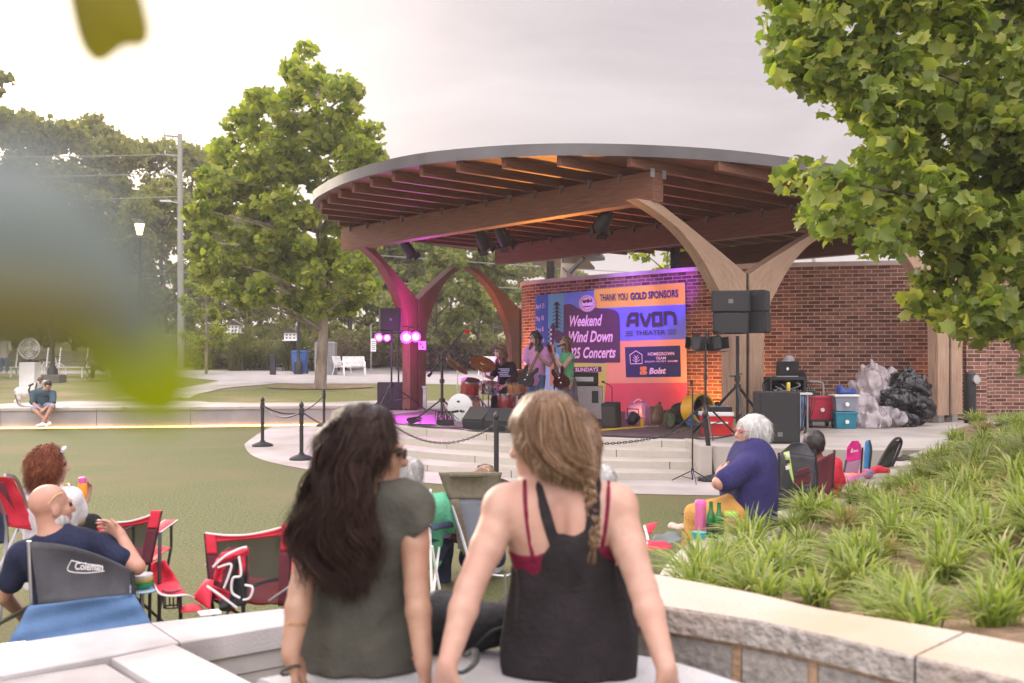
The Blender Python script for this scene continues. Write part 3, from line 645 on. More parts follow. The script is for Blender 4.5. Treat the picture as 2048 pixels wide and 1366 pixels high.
for i0, i1 in ((0, 16), (16, 39)):
    mb = MB(); g = .004
    f_, n_ = [p.copy() for p in CF[i0:i1+1]], [p.copy() for p in CI[i0:i1+1]]
    if i0 == 0: f_[-1] = f_[-1].lerp(f_[-2], .12); n_[-1] = n_[-1].lerp(n_[-2], .12)
    J = random.Random(i0)
    fz = [f_[i].lerp(n_[i], .02) for i in range(len(f_))]
    z = lambda Q, h: [p+V((0, 0, h)) for p in Q]
    mb.strip(z(f_, zc-ct), z(f_, zc-.01), 1); mb.strip(z(f_, zc-.01), z(fz, zc), 1); mb.strip(z(fz, zc), z(n_, zc), 0); mb.strip(z(n_, zc), z(n_, zc-ct), 0); mb.strip(z(n_, zc-ct), z(f_, zc-ct), 1)
    for i in (0, -1): mb.poly([f_[i]+V((0, 0, zc-ct)), f_[i]+V((0, 0, zc-.01)), fz[i]+V((0, 0, zc)), n_[i]+V((0, 0, zc)), n_[i]+V((0, 0, zc-ct))], 1)
    o = mb.build('cap', [GRANT, GRAN], gw)
wf = [a.lerp(b_, .10) for a, b_ in zip(CF, CI)]; wbk = [a.lerp(b_, .95) for a, b_ in zip(CF, CI)]
mb = MB(); mb.strip([p+V((0, 0, .0)) for p in wf], [p+V((0, 0, zc-ct-.002)) for p in wf], 0, True, v0=.037, v1=zc-ct+.037); mb.strip([p+V((0, 0, zc-ct-.002)) for p in wbk], [p for p in wbk], 0, True)
mb.poly([wf[0], wf[0]+V((0, 0, zc-ct-.002)), wbk[0]+V((0, 0, zc-ct-.002)), wbk[0]], 0, [(0, 0), (0, .7), (.3, .7), (.3, 0)]); mb.build('block_face', WALLST, gw)
SC = resample(catmull([V(p) for p in ((.62, 4.3, 0), (.82, 5.3, 0), (1.05, 6.05, 0), (1.42, 6.9, 0), (2.1, 8.0, 0), (3.2, 9.65, 0), (4.3, 11.3, 0), (5.2, 12.6, 0), (5.75, 13.35, 0))], 6), 50)
sw = thing('seat_wall', 'curved low pale concrete seat wall along the planted bed where the woman in purple sits', 'wall', (2, 8, 0))
Nn = []
for i, p in enumerate(SC):
    d = (SC[min(i+1, 49)]-SC[max(i-1, 0)]).normalized(); Nn.append(V((-d.y, d.x, 0)))
lo_, hi_ = [p+n*.05 for p, n in zip(SC, Nn)], [p-n*.42 for p, n in zip(SC, Nn)]
mb = MB(); z = lambda Q, h: [p+V((0, 0, h)) for p in Q]
mb.strip(z(lo_, 0), z(lo_, .515), 0); mb.strip(z(lo_, .515), z([p-n*.012 for p, n in zip(lo_, Nn)], .527), 0); mb.strip(z([p-n*.012 for p, n in zip(lo_, Nn)], .527), z(hi_, .527), 0); mb.strip(z(hi_, .527), z(hi_, 0), 0)
mb.build('seat', STEPT, sw)
bedP = [(p.x+.18, p.y) for p in SC] + [(6.3, 14.4), (7.4, 15.9), (9.2, 17.6), (14, 18.4), (14, 1.6)] + [(p.x-.05, p.y-.05) for p in CI[::-1]]
SA = np.array([(p.x, p.y) for p in SC]); CA = np.array([(p.x, p.y) for p in CI])
def bedz(x, y):
    a = np.sqrt(((SA-(x, y))**2).sum(1)).min(); b_ = np.sqrt(((CA-(x, y))**2).sum(1)).min()
    far = max(0, y-11.5); zz = .50+(.42-.06*min(far, 5))*sm((a-.25)/2.6); w = math.exp(-b_/.75)
    return zz*(1-w)+.80*w + .018*math.sin(x*5.1+y*3.3)+.012*math.sin(x*9.7-y*8.1)
mb = MB(); gx, gy = np.arange(.4, 14.2, .14), np.arange(1.6, 18.5, .14); id_ = {}
def gv(i, j):
    if (i, j) not in id_: id_[i, j] = mb.v((gx[i], gy[j], bedz(gx[i], gy[j])))
    return id_[i, j]
for i in range(len(gx)-1):
    for j in range(len(gy)-1):
        if inpoly(gx[i]+.07, gy[j]+.07, bedP): mb.f((gv(i, j), gv(i+1, j), gv(i+1, j+1), gv(i, j+1)))
tag(mb.build('planting_bed', MULCH, smooth=60), kind='structure')
LIRI = leafmat('lily_turf_blade', [(.11, .155, .032, 1), (.165, .22, .045, 1), (.225, .28, .065, 1), (.29, .33, .10, 1), (.36, .35, .16, 1), (.14, .19, .045, 1)], .4, .45, .4)
LIRD = leafmat('dry_blade', [(.22, .16, .07, 1), (.30, .23, .11, 1), (.16, .15, .05, 1)], .3, .7, .2)
CLP = [blades('lily_turf_clump', 135, .165+.015*i, .38+.03*i, LIRI, 40+i, .0046) for i in range(4)] + [blades('lily_turf_clump', 85, .13, .32, LIRI, 50, .0045)]
CLP.append(blades('lily_turf_clump', 70, .15, .34, LIRD, 60, .0046)); ci = set(); pos = []; rd = random.Random(11)
for _ in range(9000):
    if len(pos) >= 285: break
    y = 2.0+15.5*rd.random()**1.25; x = rd.uniform(.5, 9.5 if y > 8 else 6.5)
    if not inpoly(x, y, bedP) or abs(x) > y*.54: continue
    a = np.sqrt(((SA-(x, y))**2).sum(1)).min(); b_ = np.sqrt(((CA-(x, y))**2).sum(1)).min()
    if a < .38 or b_ < .22: continue
    md = .215+.012*y+(.09 if b_ < .7 else 0)
    if (1240 < 1024+x/y*F < 1560 and 8.0 > y > 5.9 and a < .52): continue
    if 10.5 < y < 12.8 and 3 < x < 6 and rd.random() < .6: continue
    if all((x-p[0])**2+(y-p[1])**2 > md*md for p in pos): pos.append((x, y))
pos = [(.80, 4.32), (.98, 4.08), (1.02, 4.75), (.90, 4.62), (1.12, 5.25), (1.28, 5.75), (1.50, 6.25)]+pos
for k, (x, y) in enumerate(pos):
    i = 5 if rd.random() < .07 else rd.randrange(5); o = CLP[i] if i not in ci else CLP[i].copy()
    if i in ci: COL.objects.link(o)
    ci.add(i); s = rd.uniform(.8, 1.3)*(1+.012*y); o.location = (x, y, bedz(x, y)-.012); o.rotation_euler.z = rd.uniform(0, 6.28); o.scale = (s, s, s*rd.uniform(.85, 1.2))
    tag(o, 'straw brown dried lily turf clump in the sloping planted bed' if i == 5 else 'arching green lily turf clump in the sloping planted bed at right', 'plant', 'dry lily turf clumps in the planted bed' if i == 5 else 'lily turf clumps in the planted bed')
# the same planting carries on to the right, past the frame, as one cover
me = CLP[1].data; nv = len(me.vertices); co = np.zeros(nv*3, np.float32); me.vertices.foreach_get('co', co); co = co.reshape(-1, 3); fi = np.zeros(len(me.loops), np.int32); me.loops.foreach_get('vertex_index', fi); fi = fi.reshape(-1, 4); Vs, Fs = [], []
rd = random.Random(21)
for k in range(1500):
    y = rd.uniform(1.8, 15); x = rd.uniform(1.2, 10.5)
    if x < y*.56+.12 or len(Vs) > 260 or not inpoly(x, y, bedP): continue
    a = rd.uniform(0, 6.28); c_, s_ = math.cos(a), math.sin(a); q = co*rd.uniform(.8, 1.35); Vs.append(np.stack([q[:, 0]*c_-q[:, 1]*s_+x, q[:, 0]*s_+q[:, 1]*c_+y, q[:, 2]+bedz(x, y)-.01], 1)); Fs.append(fi+nv*(len(Vs)-1))
tag(npmesh('ground_cover', np.concatenate(Vs), np.concatenate(Fs), LIRI, smooth=True), kind='stuff')
# dry litter and stray blades between the clumps
rng = np.random.default_rng(3); Q = []
while len(Q) < 2600:
    y = 2.2+9*random.random()**1.5; x = random.uniform(.5, 5.5)
    if inpoly(x, y, bedP): Q.append((x, y, bedz(x, y)+.008))
STR = np.array([(-.5, -.02, 0), (-.5, .02, 0), (.5, .015, .02), (.5, -.015, .02)], np.float32)
tag(scatter('leaf_litter', np.array(Q), .085, STR, np.array([(0, 1, 2, 3)]), LIRD, None, rng, up=1.2, spread=.35), kind='stuff')
# ---------------------------------------------------------------- near benches and slabs
PRECAST = mat('precast_concrete', (.41, .385, .385, 1), (.47, .445, .44, 1), 2.4, .8, .35, 90, detail=8, c3=(.30, .275, .27, 1), s3=2.2)
PREG = mat('grey_precast', (.28, .26, .255, 1), (.34, .32, .31, 1), 5, .85, .3, 150)
GSEAT = mat('seat_granite', (.34, .335, .345, 1), (.45, .44, .445, 1), 90, .8, .4, 160, detail=8, c3=(.33, .31, .30, 1), s3=3.5)
DARKJ = mat('dark_joint', (.06, .05, .06, 1), rough=.9)
be = resample(catmull([V(p) for p in ((-.80, 3.12, 0), (-.5, 3.31, 0), (0, 3.45, 0), (.45, 3.36, 0), (.72, 3.07, 0), (.98, 2.75, 0), (1.2, 2.4, 0))], 6), 36)
bi = [p+V((.25-p.x*.45, -.48, 0))*1.0 for p in be]
bn = thing('stone_bench', 'curved pale granite bench slab the two women sit on', 'bench', (0, 3.1, 0))
z = lambda Q, h: [p+V((0, 0, h)) for p in Q]
def slabstrip(A, B, z0, z1, ch=.012):
    mb = MB(); n = len(A); A2 = [a.lerp(b, ch/max(.05, (b-a).length)) for a, b in zip(A, B)]; B2 = [b.lerp(a, ch/max(.05, (b-a).length)) for a, b in zip(A, B)]
    L = [z(A, z0), z(A, z1-ch), z(A2, z1), z(B2, z1), z(B, z1-ch), z(B, z0)]
    for p, q in zip(L, L[1:]+L[:1]): mb.strip(p, q)
    mb.poly([l[0] for l in L]); mb.poly([l[-1] for l in L][::-1]); return mb
slabstrip(be, bi, .56, .70).build('seat', GSEAT, bn, smooth=30)
mb = slabstrip([a.lerp(b, .12) for a, b in zip(be, bi)], [a.lerp(b, .88) for a, b in zip(be, bi)], 0, .558); mb.build('base', GRAN, bn)
tw = thing('terrace_wall', 'pale precast concrete terrace wall and slabs at lower left', 'wall', (-1.6, 4.4, 0))
w0 = [V((-3.4, 3.30, 0)), V((-2.24, 4.35, 0)), V((-1.72, 4.72, 0)), V((-1.13, 5.0, 0))]; w1 = [V((-3.15, 2.9, 0)), V((-2.02, 3.94, 0)), V((-1.47, 4.39, 0)), V((-1.06, 4.69, 0))]
slabstrip(w0[:3], [w1[0], w1[1], w1[2]+V((-.0, .0, 0))], .345, .45, .006).build('cap', PRECAST, tw)
slabstrip([w0[2]+V((.006, .003, 0)), w0[3]], [w1[2]+V((.006, .004, 0)), w1[3]], .345, .45, .006).build('cap', PRECAST, tw)
a, b_, c_, d_ = V((-1.69, 4.17, 0)), V((-1.48, 4.376, 0)), V((-.70, 3.50, 0)), V((-.98, 3.40, 0))
mb = MB(); mb.prism(z([a+V((.012, 0, 0)), V((-1.07, 3.5, 0)), V((-.66, 3.47, 0)), b_+V((.0, -.004, 0))], .34), (0, 0, .108)); mb.build('cross_slab', PRECAST, tw, bevel=.005)
mb = MB(); mb.prism(z([V((-3.2, 2.86, 0)), V((-2.03, 3.93, 0)), V((-1.70, 4.16, 0)), V((-1.09, 3.49, 0)), V((-1.3, 2.8, 0))], .2), (0, 0, .226)); mb.build('tread', PREG, tw)
for k, (z0, z1, o_) in enumerate(((.252, .341, -.004), (.165, .246, -.012), (.0, .159, -.012))):
    dd = V((.5, -.87, 0))*o_
    mb = MB(); mb.prism(z([w1[0]+dd+V((0, .06, 0)), w1[2]+dd+V((0, .02, 0)), w1[3]+dd+V((.0, .02, 0)), w0[3]+V((-.02, -.03, 0)), w0[2]+V((0, -.03, 0)), w0[0]], z0), (0, 0, z1-z0)); mb.build('course', PRECAST, tw)
mb = MB(); mb.prism(z([V((-1.045, 4.66, 0)), V((-.93, 4.62, 0)), V((-.97, 4.93, 0)), V((-1.10, 4.97, 0))], 0), (0, 0, .425)); mb.build('end_block', PRECAST, tw, bevel=.005)
for px, py in ((25, 1289), (415, 1224)):
    p = gnd(px, py, .45); mb = MB(); mb.box(p+V((.02, -.03, .005)), (.10, .075, .01), .5); mb.build('skate_stop', WHITE, tw, bevel=.003)

# ---------------------------------------------------------------- barrier posts and chains on the apron
def stanchion(p, top, label, lean=0):
    t = thing('barrier_post', label, 'barrier post', p, 'black barrier posts round the stage'); p = V(p)
    mb = MB(); mb.lathe([(.20, 0), (.205, .02), (.19, .045), (.12, .075), (.05, .10), (.045, .12)], p, 24); mb.build('base', BLACKM, t, smooth=50)
    q = p+V((lean, 0, top)); mb = MB(); mb.tube([p+V((0, 0, .1)), q-V((0, 0, .07))], .034, 12); mb.lathe([(.043, 0), (.045, .02), (.043, .12), (.036, .125)], q-V((0, 0, .2)), 14); mb.build('pole', BLACK, t, smooth=50)
    mb = MB(); mb.lathe([(.02, 0), (.036, .02), (.042, .045), (.032, .075), (.012, .10), (0.001, .115)], q-V((0, 0, .07)), 14); mb.build('finial', BLACK, t, smooth=60)
    return q-V((0, 0, .13))
s1 = stanchion(gnd(525, 893), .93, 'black barrier post left, nearest the lawn edge'); s2 = stanchion(gnd(603, 920), .95, 'black barrier post in front of the stage nose, left of the dark haired woman')
s3 = stanchion(gnd(648, 853), .92, 'black barrier post farthest back by the end of the light strip'); s4 = stanchion((.0-.21, 13.35, .006), .95, 'black barrier post between the two women before the steps')
s5 = stanchion((-1.85, 14.55, .006), .95, 'black barrier post behind the dark hair, only its finial showing'); s6 = stanchion(gnd(1424, 962), .95, 'black barrier post leaning left beside the woman in purple', -.10)
def chain(a, b, sag, label):
    L = (b-a).length; n = int(L/.042); mb = MB()
    P = [a.lerp(b, i/n)-V((0, 0, sag*4*(i/n)*(1-i/n))) for i in range(n+1)]
    for i, (p, q) in enumerate(zip(P, P[1:])):
        d = (q-p).normalized(); s = d.cross(V((0, 0, 1))).normalized(); u = s if i % 2 else d.cross(s); c = (p+q)/2
        ring = [c+d*.032*math.cos(t_)+u*.014*math.sin(t_) for t_ in [k*math.pi/4 for k in range(9)]]; mb.tube(ring, .0055, 4, caps=False)
    tag(mb.build('barrier_chain', BLACK), label, 'chain', 'chains between the barrier posts')
chain(s1, s3, .30, 'black chain from the lawn edge post to the far post'); chain(s1, s2, .16, 'black chain from the lawn edge post to the next post'); chain(s2, s5, .22, 'black chain from the left post running behind the dark hair')
chain(s5, s4, .30, 'black chain sagging in front of the drums'); chain(s4, s6, .28, 'black chain in front of the steps right of the blond woman')

# ---------------------------------------------------------------- park furniture beyond the lawn
def lantern(p, H, label, lit=False):
    p = V(p); t = thing('street_lantern', label, 'street lamp', p)
    mb = MB(); mb.lathe([(.2, 0), (.2, .5), (.12, .62), (.075, .75), (.065, H-.9), (.09, H-.85), (.05, H-.7)], p, 14); mb.build('pole', BLACK, t, smooth=40)
    gm = mat('lantern_glass_lit', (1, .7, .3, 1), emit=(1, .62, .22, 1), es=5) if lit else mat('lantern_glass', (.7, .7, .68, 1), rough=.2)
    mb = MB(); mb.lathe([(.11, 0), (.21, .45)], p+V((0, 0, H-.68)), 8); mb.build('lamp_glass', gm, t)
    mb = MB(); mb.lathe([(.25, 0), (.24, .04), (.13, .14), (.05, .2), (.02, .3), (.001, .33)], p+V((0, 0, H-.22)), 8)
    for k in range(4):
        c, s = math.cos(k*math.pi/2+.4), math.sin(k*math.pi/2+.4); mb.tube([p+V((.12*c, .12*s, H-.69)), p+V((.225*c, .225*s, H-.22))], .014, 4)
    mb.build('lamp_frame', BLACK, t); return t
lantern(at(279, 745, 42)*V((1, 1, 0))+V((0, 0, gz(42))), 6.75, 'lit street lantern with amber glass in front of the dark wood', True)
lantern(at(105, 740, 39)*V((1, 1, 0))+V((0, 0, gz(39))), 5.6, 'unlit street lantern on a stone pedestal behind the blurred leaf')
lantern(at(597, 740, 45.6)*V((1, 1, 0))+V((0, 0, gz(45.6))), 4.7, 'unlit black street lantern behind the blue bin')
lantern(at(1562, 560, 36)*V((1, 1, 0))+V((0, 0, gz(36))), 5.9, 'street lantern behind the brick wall, only its head showing over the wall')
mb = MB(); p = at(103, 740, 39); mb.box((p.x, 39, gz(39)+.15), (.9, .7, .32)); tag(mb.build('pedestal', mat('dark_stone', (.10, .09, .08, 1), (.15, .14, .12, 1), 8, .9), bevel=.03), 'dark stone pedestal under the unlit lantern', 'pedestal')
# utility pole, wires
pl = at(362, 700, 52); pb = V((pl.x, 52, gz(52))); t = thing('utility_pole', 'tall grey wooden utility pole with crossarms left of the sycamore', 'utility pole', pb)
GPOLE = mat('weathered_pole', (.20, .20, .17, 1), (.30, .30, .26, 1), 4, .9, .4, 20, stretch=(1, 1, .1)); ztop = at(362, 268, 52).z
mb = MB(); mb.tube([pb-V((0, 0, .3)), V((pb.x-.06, 52, ztop))], [.19, .12], 10); mb.build('pole', GPOLE, t, smooth=60); arms = []
for y_, L in ((274, -.85), (312, -.8), (350, -.8)):
    p = V((pb.x, 52, at(0, y_, 52).z)); q = p+V((L, -.1, .05)); mb = MB(); mb.bar(p, q, .08, .09); mb.tube([p-V((0, 0, .35)), p.lerp(q, .6)], .02, 5); mb.build('crossarm', GPOLE, t); arms.append(q)
    mb = MB(); mb.lathe([(.03, 0), (.06, .03), (.035, .07), (.06, .1), (.035, .14), (.05, .18), (.02, .2)], q-V((0, 0, -.04)), 8); mb.build('insulator', STEEL, t)
p = V((pb.x, 52, at(0, 408, 52).z)); mb = MB(); mb.tube([p, p+V((-.45, -.2, .1))], .03, 6); mb.box(p+V((-.7, -.3, .1)), (.55, .2, .1), .3); mb.build('street_light_head', STEEL, t)
WIRE = mat('wire', (.22, .22, .22, 1), rough=.6); wires = []
def wire(a, b, sag, label):
    P = [V(a).lerp(V(b), i/24)-V((0, 0, sag*4*(i/24)*(1-i/24))) for i in range(25)]; mb = MB(); mb.tube(P, .022, 4, caps=False); tag(mb.build('power_line', WIRE), label, 'power line', 'overhead power lines')
wire(arms[1], (-70, 46, arms[1].z+2), 1.2, 'upper power line running left from the utility pole'); wire(arms[2], (-70, 46, arms[2].z+1.4), 1.1, 'middle power line running left from the utility pole')
wire((pb.x, 52, at(0, 393, 52).z), (-70, 46, at(0, 380, 52).z), .9, 'lowest power line running left from the utility pole'); wire((pb.x, 52, ztop-.2), (30, 64, ztop-1.2), 1.4, 'top power line running right behind the sycamore')
wire((pb.x, 52, at(0, 480, 52).z), (60, 68, 6.1), .8, 'low power line crossing the gap behind the columns'); wire((pb.x, 52, at(0, 545, 52).z), (60, 60, 5.0), .6, 'lowest power line crossing behind the brick wall')
p = at(1627, 560, 60); mb = MB(); mb.tube([(p.x, 60, 1), (p.x, 60, at(0, 489, 60).z)], .12, 8); tag(mb.build('utility_pole', GPOLE), 'distant utility pole over the brick wall, right of the right column', 'utility pole')
# litter bins, chairs, birdhouses
BLUE = mat('bin_blue', (.035, .12, .38, 1), (.045, .14, .42, 1), 3, .45)
p = ug(600, 748); t = thing('recycling_bin', 'blue wheeled recycling bin with white recycling symbol', 'bin', p)
def frus(mb, c, a, b, h):
    c = V(c); A = [c+V((i*a[0]/2, j*a[1]/2, 0)) for i, j in ((-1, -1), (1, -1), (1, 1), (-1, 1))]; B = [c+V((i*b[0]/2, j*b[1]/2, h)) for i, j in ((-1, -1), (1, -1), (1, 1), (-1, 1))]
    mb.poly(A[::-1]); mb.poly(B)
    for i in range(4): mb.poly([A[i], A[(i+1) % 4], B[(i+1) % 4], B[i]])
    return mb
mb = MB(); frus(mb, p+V((0, 0, .05)), (.54, .55), (.66, .68), .95); mb.build('body', BLUE, t, bevel=.02)
mb = MB(); mb.box(p+V((0, 0, 1.03)), (.70, .74, .05)); mb.box(p+V((0, .1, 1.07)), (.62, .5, .04)); mb.build('lid', BLUE, t, bevel=.015)
for s in (-1, 1): mb = MB(); mb.cyl(p+V((s*.27, .26, .1)), p+V((s*.32, .26, .1)), .1, n=12); mb.build('wheel', BLACK, t)
mb = MB()
for k in range(3):
    a = math.radians(90+120*k); c = p+V((.085*math.cos(a), -.335, .62+.085*math.sin(a))); d = V((math.sin(a), 0, -math.cos(a))); r = V((math.cos(a), 0, math.sin(a)))
    mb.prism([c-d*.085-r*.02, c+d*.03-r*.02, c+d*.03-r*.045, c+d*.09, c+d*.03+r*.045, c+d*.03+r*.02, c-d*.085+r*.02], (0, -.008, 0))
mb.build('recycling_symbol', WHITE, t)
GALV = mat('slatted_steel', (.26, .26, .27, 1), (.34, .34, .35, 1), 3, .5, metal=.4)
p = ug(652, 749); t = thing('litter_bin', 'tall grey slatted steel litter bin behind the sycamore trunk', 'bin', p)
mb = MB(); mb.box(p+V((0, 0, .72)), (.86, .7, 1.38)); mb.build('body', mat('bin_inner', (.12, .12, .125, 1)), t)
mb = MB()
for i in range(13):
    mb.box(p+V((-.42+.07*i, -.365, .72)), (.05, .02, 1.4)); mb.box(p+V((.445, -.33+.055*i, .72)), (.02, .04, 1.4)); mb.box(p+V((-.445, -.33+.055*i, .72)), (.02, .04, 1.4))
mb.build('slats', GALV, t)
mb = MB(); mb.prism([p+V((x, -.40, 1.42+h)) for x, h in ((-.46, 0), (.46, 0), (.44, .05), (.25, .09), (0, .10), (-.25, .09), (-.44, .05))], (0, .8, 0)); mb.build('lid', GALV, t)
mb = MB(); mb.box(p+V((-.02, -.378, 1.22)), (.34, .02, .18)); mb.build('opening', BLACK, t)
p = ug(546, 750); mb = MB(); mb.box(p+V((0, 0, .45)), (.24, .24, .9)); mb.box(p+V((0, 0, .92)), (.28, .28, .05)); tag(mb.build('bollard', BLACK, bevel=.02), 'short square black bollard left of the blue bin', 'bollard')
def park_chair(label, w=.62):
    t = thing('park_chair', label, 'chair', (0, 0, 0), 'white metal park chairs')
    for s in (-1, 1):
        mb = MB(); x = s*w/2; mb.tube(catmull([(x, .30, 0), (x, .18, .42), (x, .3, .85)], 5), .02, 6); mb.tube(catmull([(x, -.35, 0), (x, -.28, .35), (x, -.25, .58), (x, .0, .62), (x, .22, .60)], 5), .02, 6); mb.tube([(x, -.28, .38), (x, .2, .36)], .02, 6); mb.build('side_frame', WHITE, t, smooth=50)
    mb = MB()
    for k in range(8): mb.box((0, -.26+.062*k, .40-.004*k), (w, .04, .012))
    mb.build('seat', WHITE, t); mb = MB()
    for k in range(8): mb.box((0, .19+.017*k, .45+.055*k), (w, .012, .04), (-.25, 0, 0))
    mb.build('backrest', WHITE, t); return t
pc = park_chair('white metal park chair facing right beside the litter bin'); p = ug(683, 750); pc.location = p; pc.rotation_euler.z = 1.2
for px, rz, lb in ((708, .25, 'wide white metal park chair in the middle of the row'), (975, -.3, 'white metal park chair behind the drummer, mostly hidden')):
    o = copy_tree(pc); o.location = ug(px, 751); o.rotation_euler.z = rz; o['label'] = lb; o.scale = (1.5, 1, 1) if px == 708 else (1, 1, 1)
def birdhouse(px, Y, ytop, label):
    zt = at(0, ytop, Y).z; p = V(((px-1024)*Y/F, Y, gz(Y))); t = thing('birdhouse', label, 'birdhouse', p); h = zt-p.z
    mb = MB(); mb.box(p+V((0, 0, h/2-.2)), (.1, .1, h-.4)); mb.build('post', BARKD, t)
    q = p+V((0, 0, h-.62)); mb = MB(); mb.box(q+V((0, 0, .18)), (.62, .5, .36)); mb.box(q+V((0, 0, -.02)), (.78, .62, .04)); mb.build('house', WHITE, t)
    mb = MB(); mb.prism([q+V((-.45, -.36, .37)), q+V((.45, -.36, .37)), q+V((0, -.36, .62))], (0, .72, 0)); mb.build('roof', BARKD, t)
    mb = MB()
    for i in (-1, 0, 1):
        for j in (.1, .25): mb.box(q+V((i*.18, -.252, j)), (.08, .012, .07))
    mb.build('entrance_holes', BLACK, t)
birdhouse(468, 50, 640, 'white birdhouse on a wooden post in front of the parked car'); birdhouse(583, 49, 655, 'smaller white birdhouse on a post left of the lamp post')
p = V((at(742, 700, 46).x, 46, gz(46))); t = thing('notice_sign', 'small white notice on a thin post right of the white chairs', 'sign', p)
mb = MB(); mb.tube([p, p+V((0, 0, 2.3))], .025, 6); mb.build('post', STEEL, t); mb = MB(); mb.box(p+V((.12, -.04, 1.35)), (.24, .012, .6), .2); mb.build('panel', WHITE, t)
mb = MB()
for k in range(5): mb.box(p+V((.12, -.05, 1.15+.09*k)), (.16, .006, .025), .2)
mb.build('print', BLACK, t)
# iron fence
t = thing('iron_fence', 'black iron picket fence in the background behind the stage', 'fence', (-3, 52, gz(52)))
A, B = V((-9.5, 53, gz(53))), V((9, 55, gz(55))); n = 120; mb = MB()
for i in range(n+1): mb.box(A.lerp(B, i/n)+V((0, 0, .75)), (.025, .025, 1.5))
mb.build('pickets', BLACK, t); mb = MB()
for h in (.2, 1.1, 1.38): mb.bar(A+V((0, 0, h)), B+V((0, 0, h)), .03, .04)
mb.build('rails', BLACK, t)
for i in range(9): MB().box(A.lerp(B, i/8)+V((0, 0, .85)), (.09, .09, 1.7)).build('post', BLACK, t)
# parked cars on the rise
GLASSD = mat('car_glass', (.02, .025, .03, 1), rough=.08, spec=.8)
def car(px, Y, rz, paint, label, L=4.6, H=1.65, suv=True):
    p = V(((px-1024)*Y/F, Y, gz(Y))); t = thing('parked_car', label, 'car', p); M = Matrix.Translation(p) @ Matrix.Rotation(rz, 4, 'Z'); X = lambda x, y, z: M @ V((x, y, z))
    prof = [(-L/2, .45), (-L/2+.05, .95), (-L/2+.2, 1.05), (-L/2+.45, H), (L*.08, H), (L*.27, 1.05), (L*.47, .88), (L/2, .6), (L/2-.05, .3), (-L/2+.1, .3)] if suv else [(-L/2, .4), (-L/2+.1, .85), (-L*.3, .98), (-L*.15, H-.02), (L*.1, H), (L*.28, .98), (L*.46, .8), (L/2, .5), (L/2-.05, .25), (-L/2+.1, .25)]
    mb = MB(); mb.prism([X(x, -.88, h) for x, h in prof], M.to_3x3() @ V((0, 1.76, 0))); mb.build('body', paint, t, bevel=.09, seg=3)
    a = prof[2][0]+.15 if suv else prof[2][0]+.1
    for s in (-1, 1):
        mb = MB(); q = [X(a+.15, s*.885, 1.08), X(a+.4, s*.885, H-.12), X(L*.07, s*.885, H-.12), X(L*.21, s*.885, 1.08)]; mb.prism(q, M.to_3x3() @ V((0, .012*s, 0))); mb.build('side_window', GLASSD, t)
    mb = MB(); mb.prism([X(prof[2][0]+.02, -.7, 1.1), X(prof[2][0]+.02, .7, 1.1), X(prof[3][0]-.06, .6, H-.1), X(prof[3][0]-.06, -.6, H-.1)], M.to_3x3() @ V((-.02, 0, 0))); mb.build('rear_window', GLASSD, t)
    for x in (-L*.31, L*.31):
        for s in (-1, 1):
            w = MB().cyl(X(x, s*.78, .34), X(x, s*.92, .34), .34, n=18).build('wheel', BLACKM, t, smooth=40); MB().cyl(X(x, s*.922, .34), X(x, s*.93, .34), .2, n=12).build('rim', STEEL, w)
    for s in (-1, 1): MB().box(X(-L/2+.02, s*.72, .98), (.08, .2, .2), rz).build('tail_light', mat('tail_light', (.4, .01, .01, 1), rough=.25), t)
    for s in (-1, 1): MB().box(X(L/2-.05, s*.65, .68), (.08, .3, .14), rz).build('headlight', GLASSD, t)
CARS = mat('silver_paint', (.38, .40, .44, 1), rough=.25, metal=.6, coat=.6)
car(446, 95, .75, CARS, 'silver parked car half hidden behind the birdhouse post'); car(384, 98, .3, WHITE, 'white parked car low behind the shrubs beside the utility pole', 4.4, 1.4, False); car(850, 66, .1, WHITE, 'white parked car glimpsed through the fence behind the purple column', 4.5, 1.45, False)
# benches, fan, bicycle at far left
WSLAT = mat('grey_slats', (.10, .085, .075, 1), (.16, .14, .12, 1), 8, .8, stretch=(.2, 1, 1))
def slat_bench(px0, px1, Y, label):
    x0, x1 = (px0-1024)*Y/F, (px1-1024)*Y/F; g = gz(Y); t = thing('slatted_bench', label, 'bench', ((x0+x1)/2, Y, g), 'long slatted benches at the far left')
    mb = MB()
    for k in range(7): mb.box(((x0+x1)/2, Y+.28+.02*k, g+.5+.1*k), (x1-x0, .03, .085))
    mb.build('backrest', WSLAT, t); mb = MB()
    for k in range(5): mb.box(((x0+x1)/2, Y-.2+.1*k, g+.45), (x1-x0, .085, .03))
    mb.build('seat', WHITE, t)
    for x in (x0+.1, (x0+x1)/2, x1-.1): mb = MB(); mb.tube([(x, Y-.2, g), (x, Y-.15, g+.44), (x, Y+.25, g+.44), (x, Y+.45, g+1.3)], .035, 6); mb.tube([(x, Y+.25, g+.44), (x, Y+.35, g)], .035, 6); mb.build('leg', WHITE, t)
slat_bench(-40, 92, 43, 'long slatted bench at the left edge behind the white fan'); slat_bench(108, 228, 43, 'long slatted bench behind the blurred leaf, right of the lantern pedestal')
p = V((at(60, 700, 33).x, 33, gz(33))); t = thing('pedestal_fan', 'round white fan on a tall white box by the lawn', 'fan', p)
mb = MB(); mb.box(p+V((0, 0, .5)), (.52, .45, 1.0)); mb.build('box_stand', WHITE, t, bevel=.02); mb = MB(); mb.box(p+V((0, 0, 1.03)), (.45, .3, .06)); mb.tube([p+V((0, 0, 1.03)), p+V((0, 0, 1.15))], .05, 8); mb.build('bracket', BLACK, t)
fc = p+V((0, -.05, 1.45)); mb = MB(); Rx = Matrix.Rotation(R(90), 3, 'X')
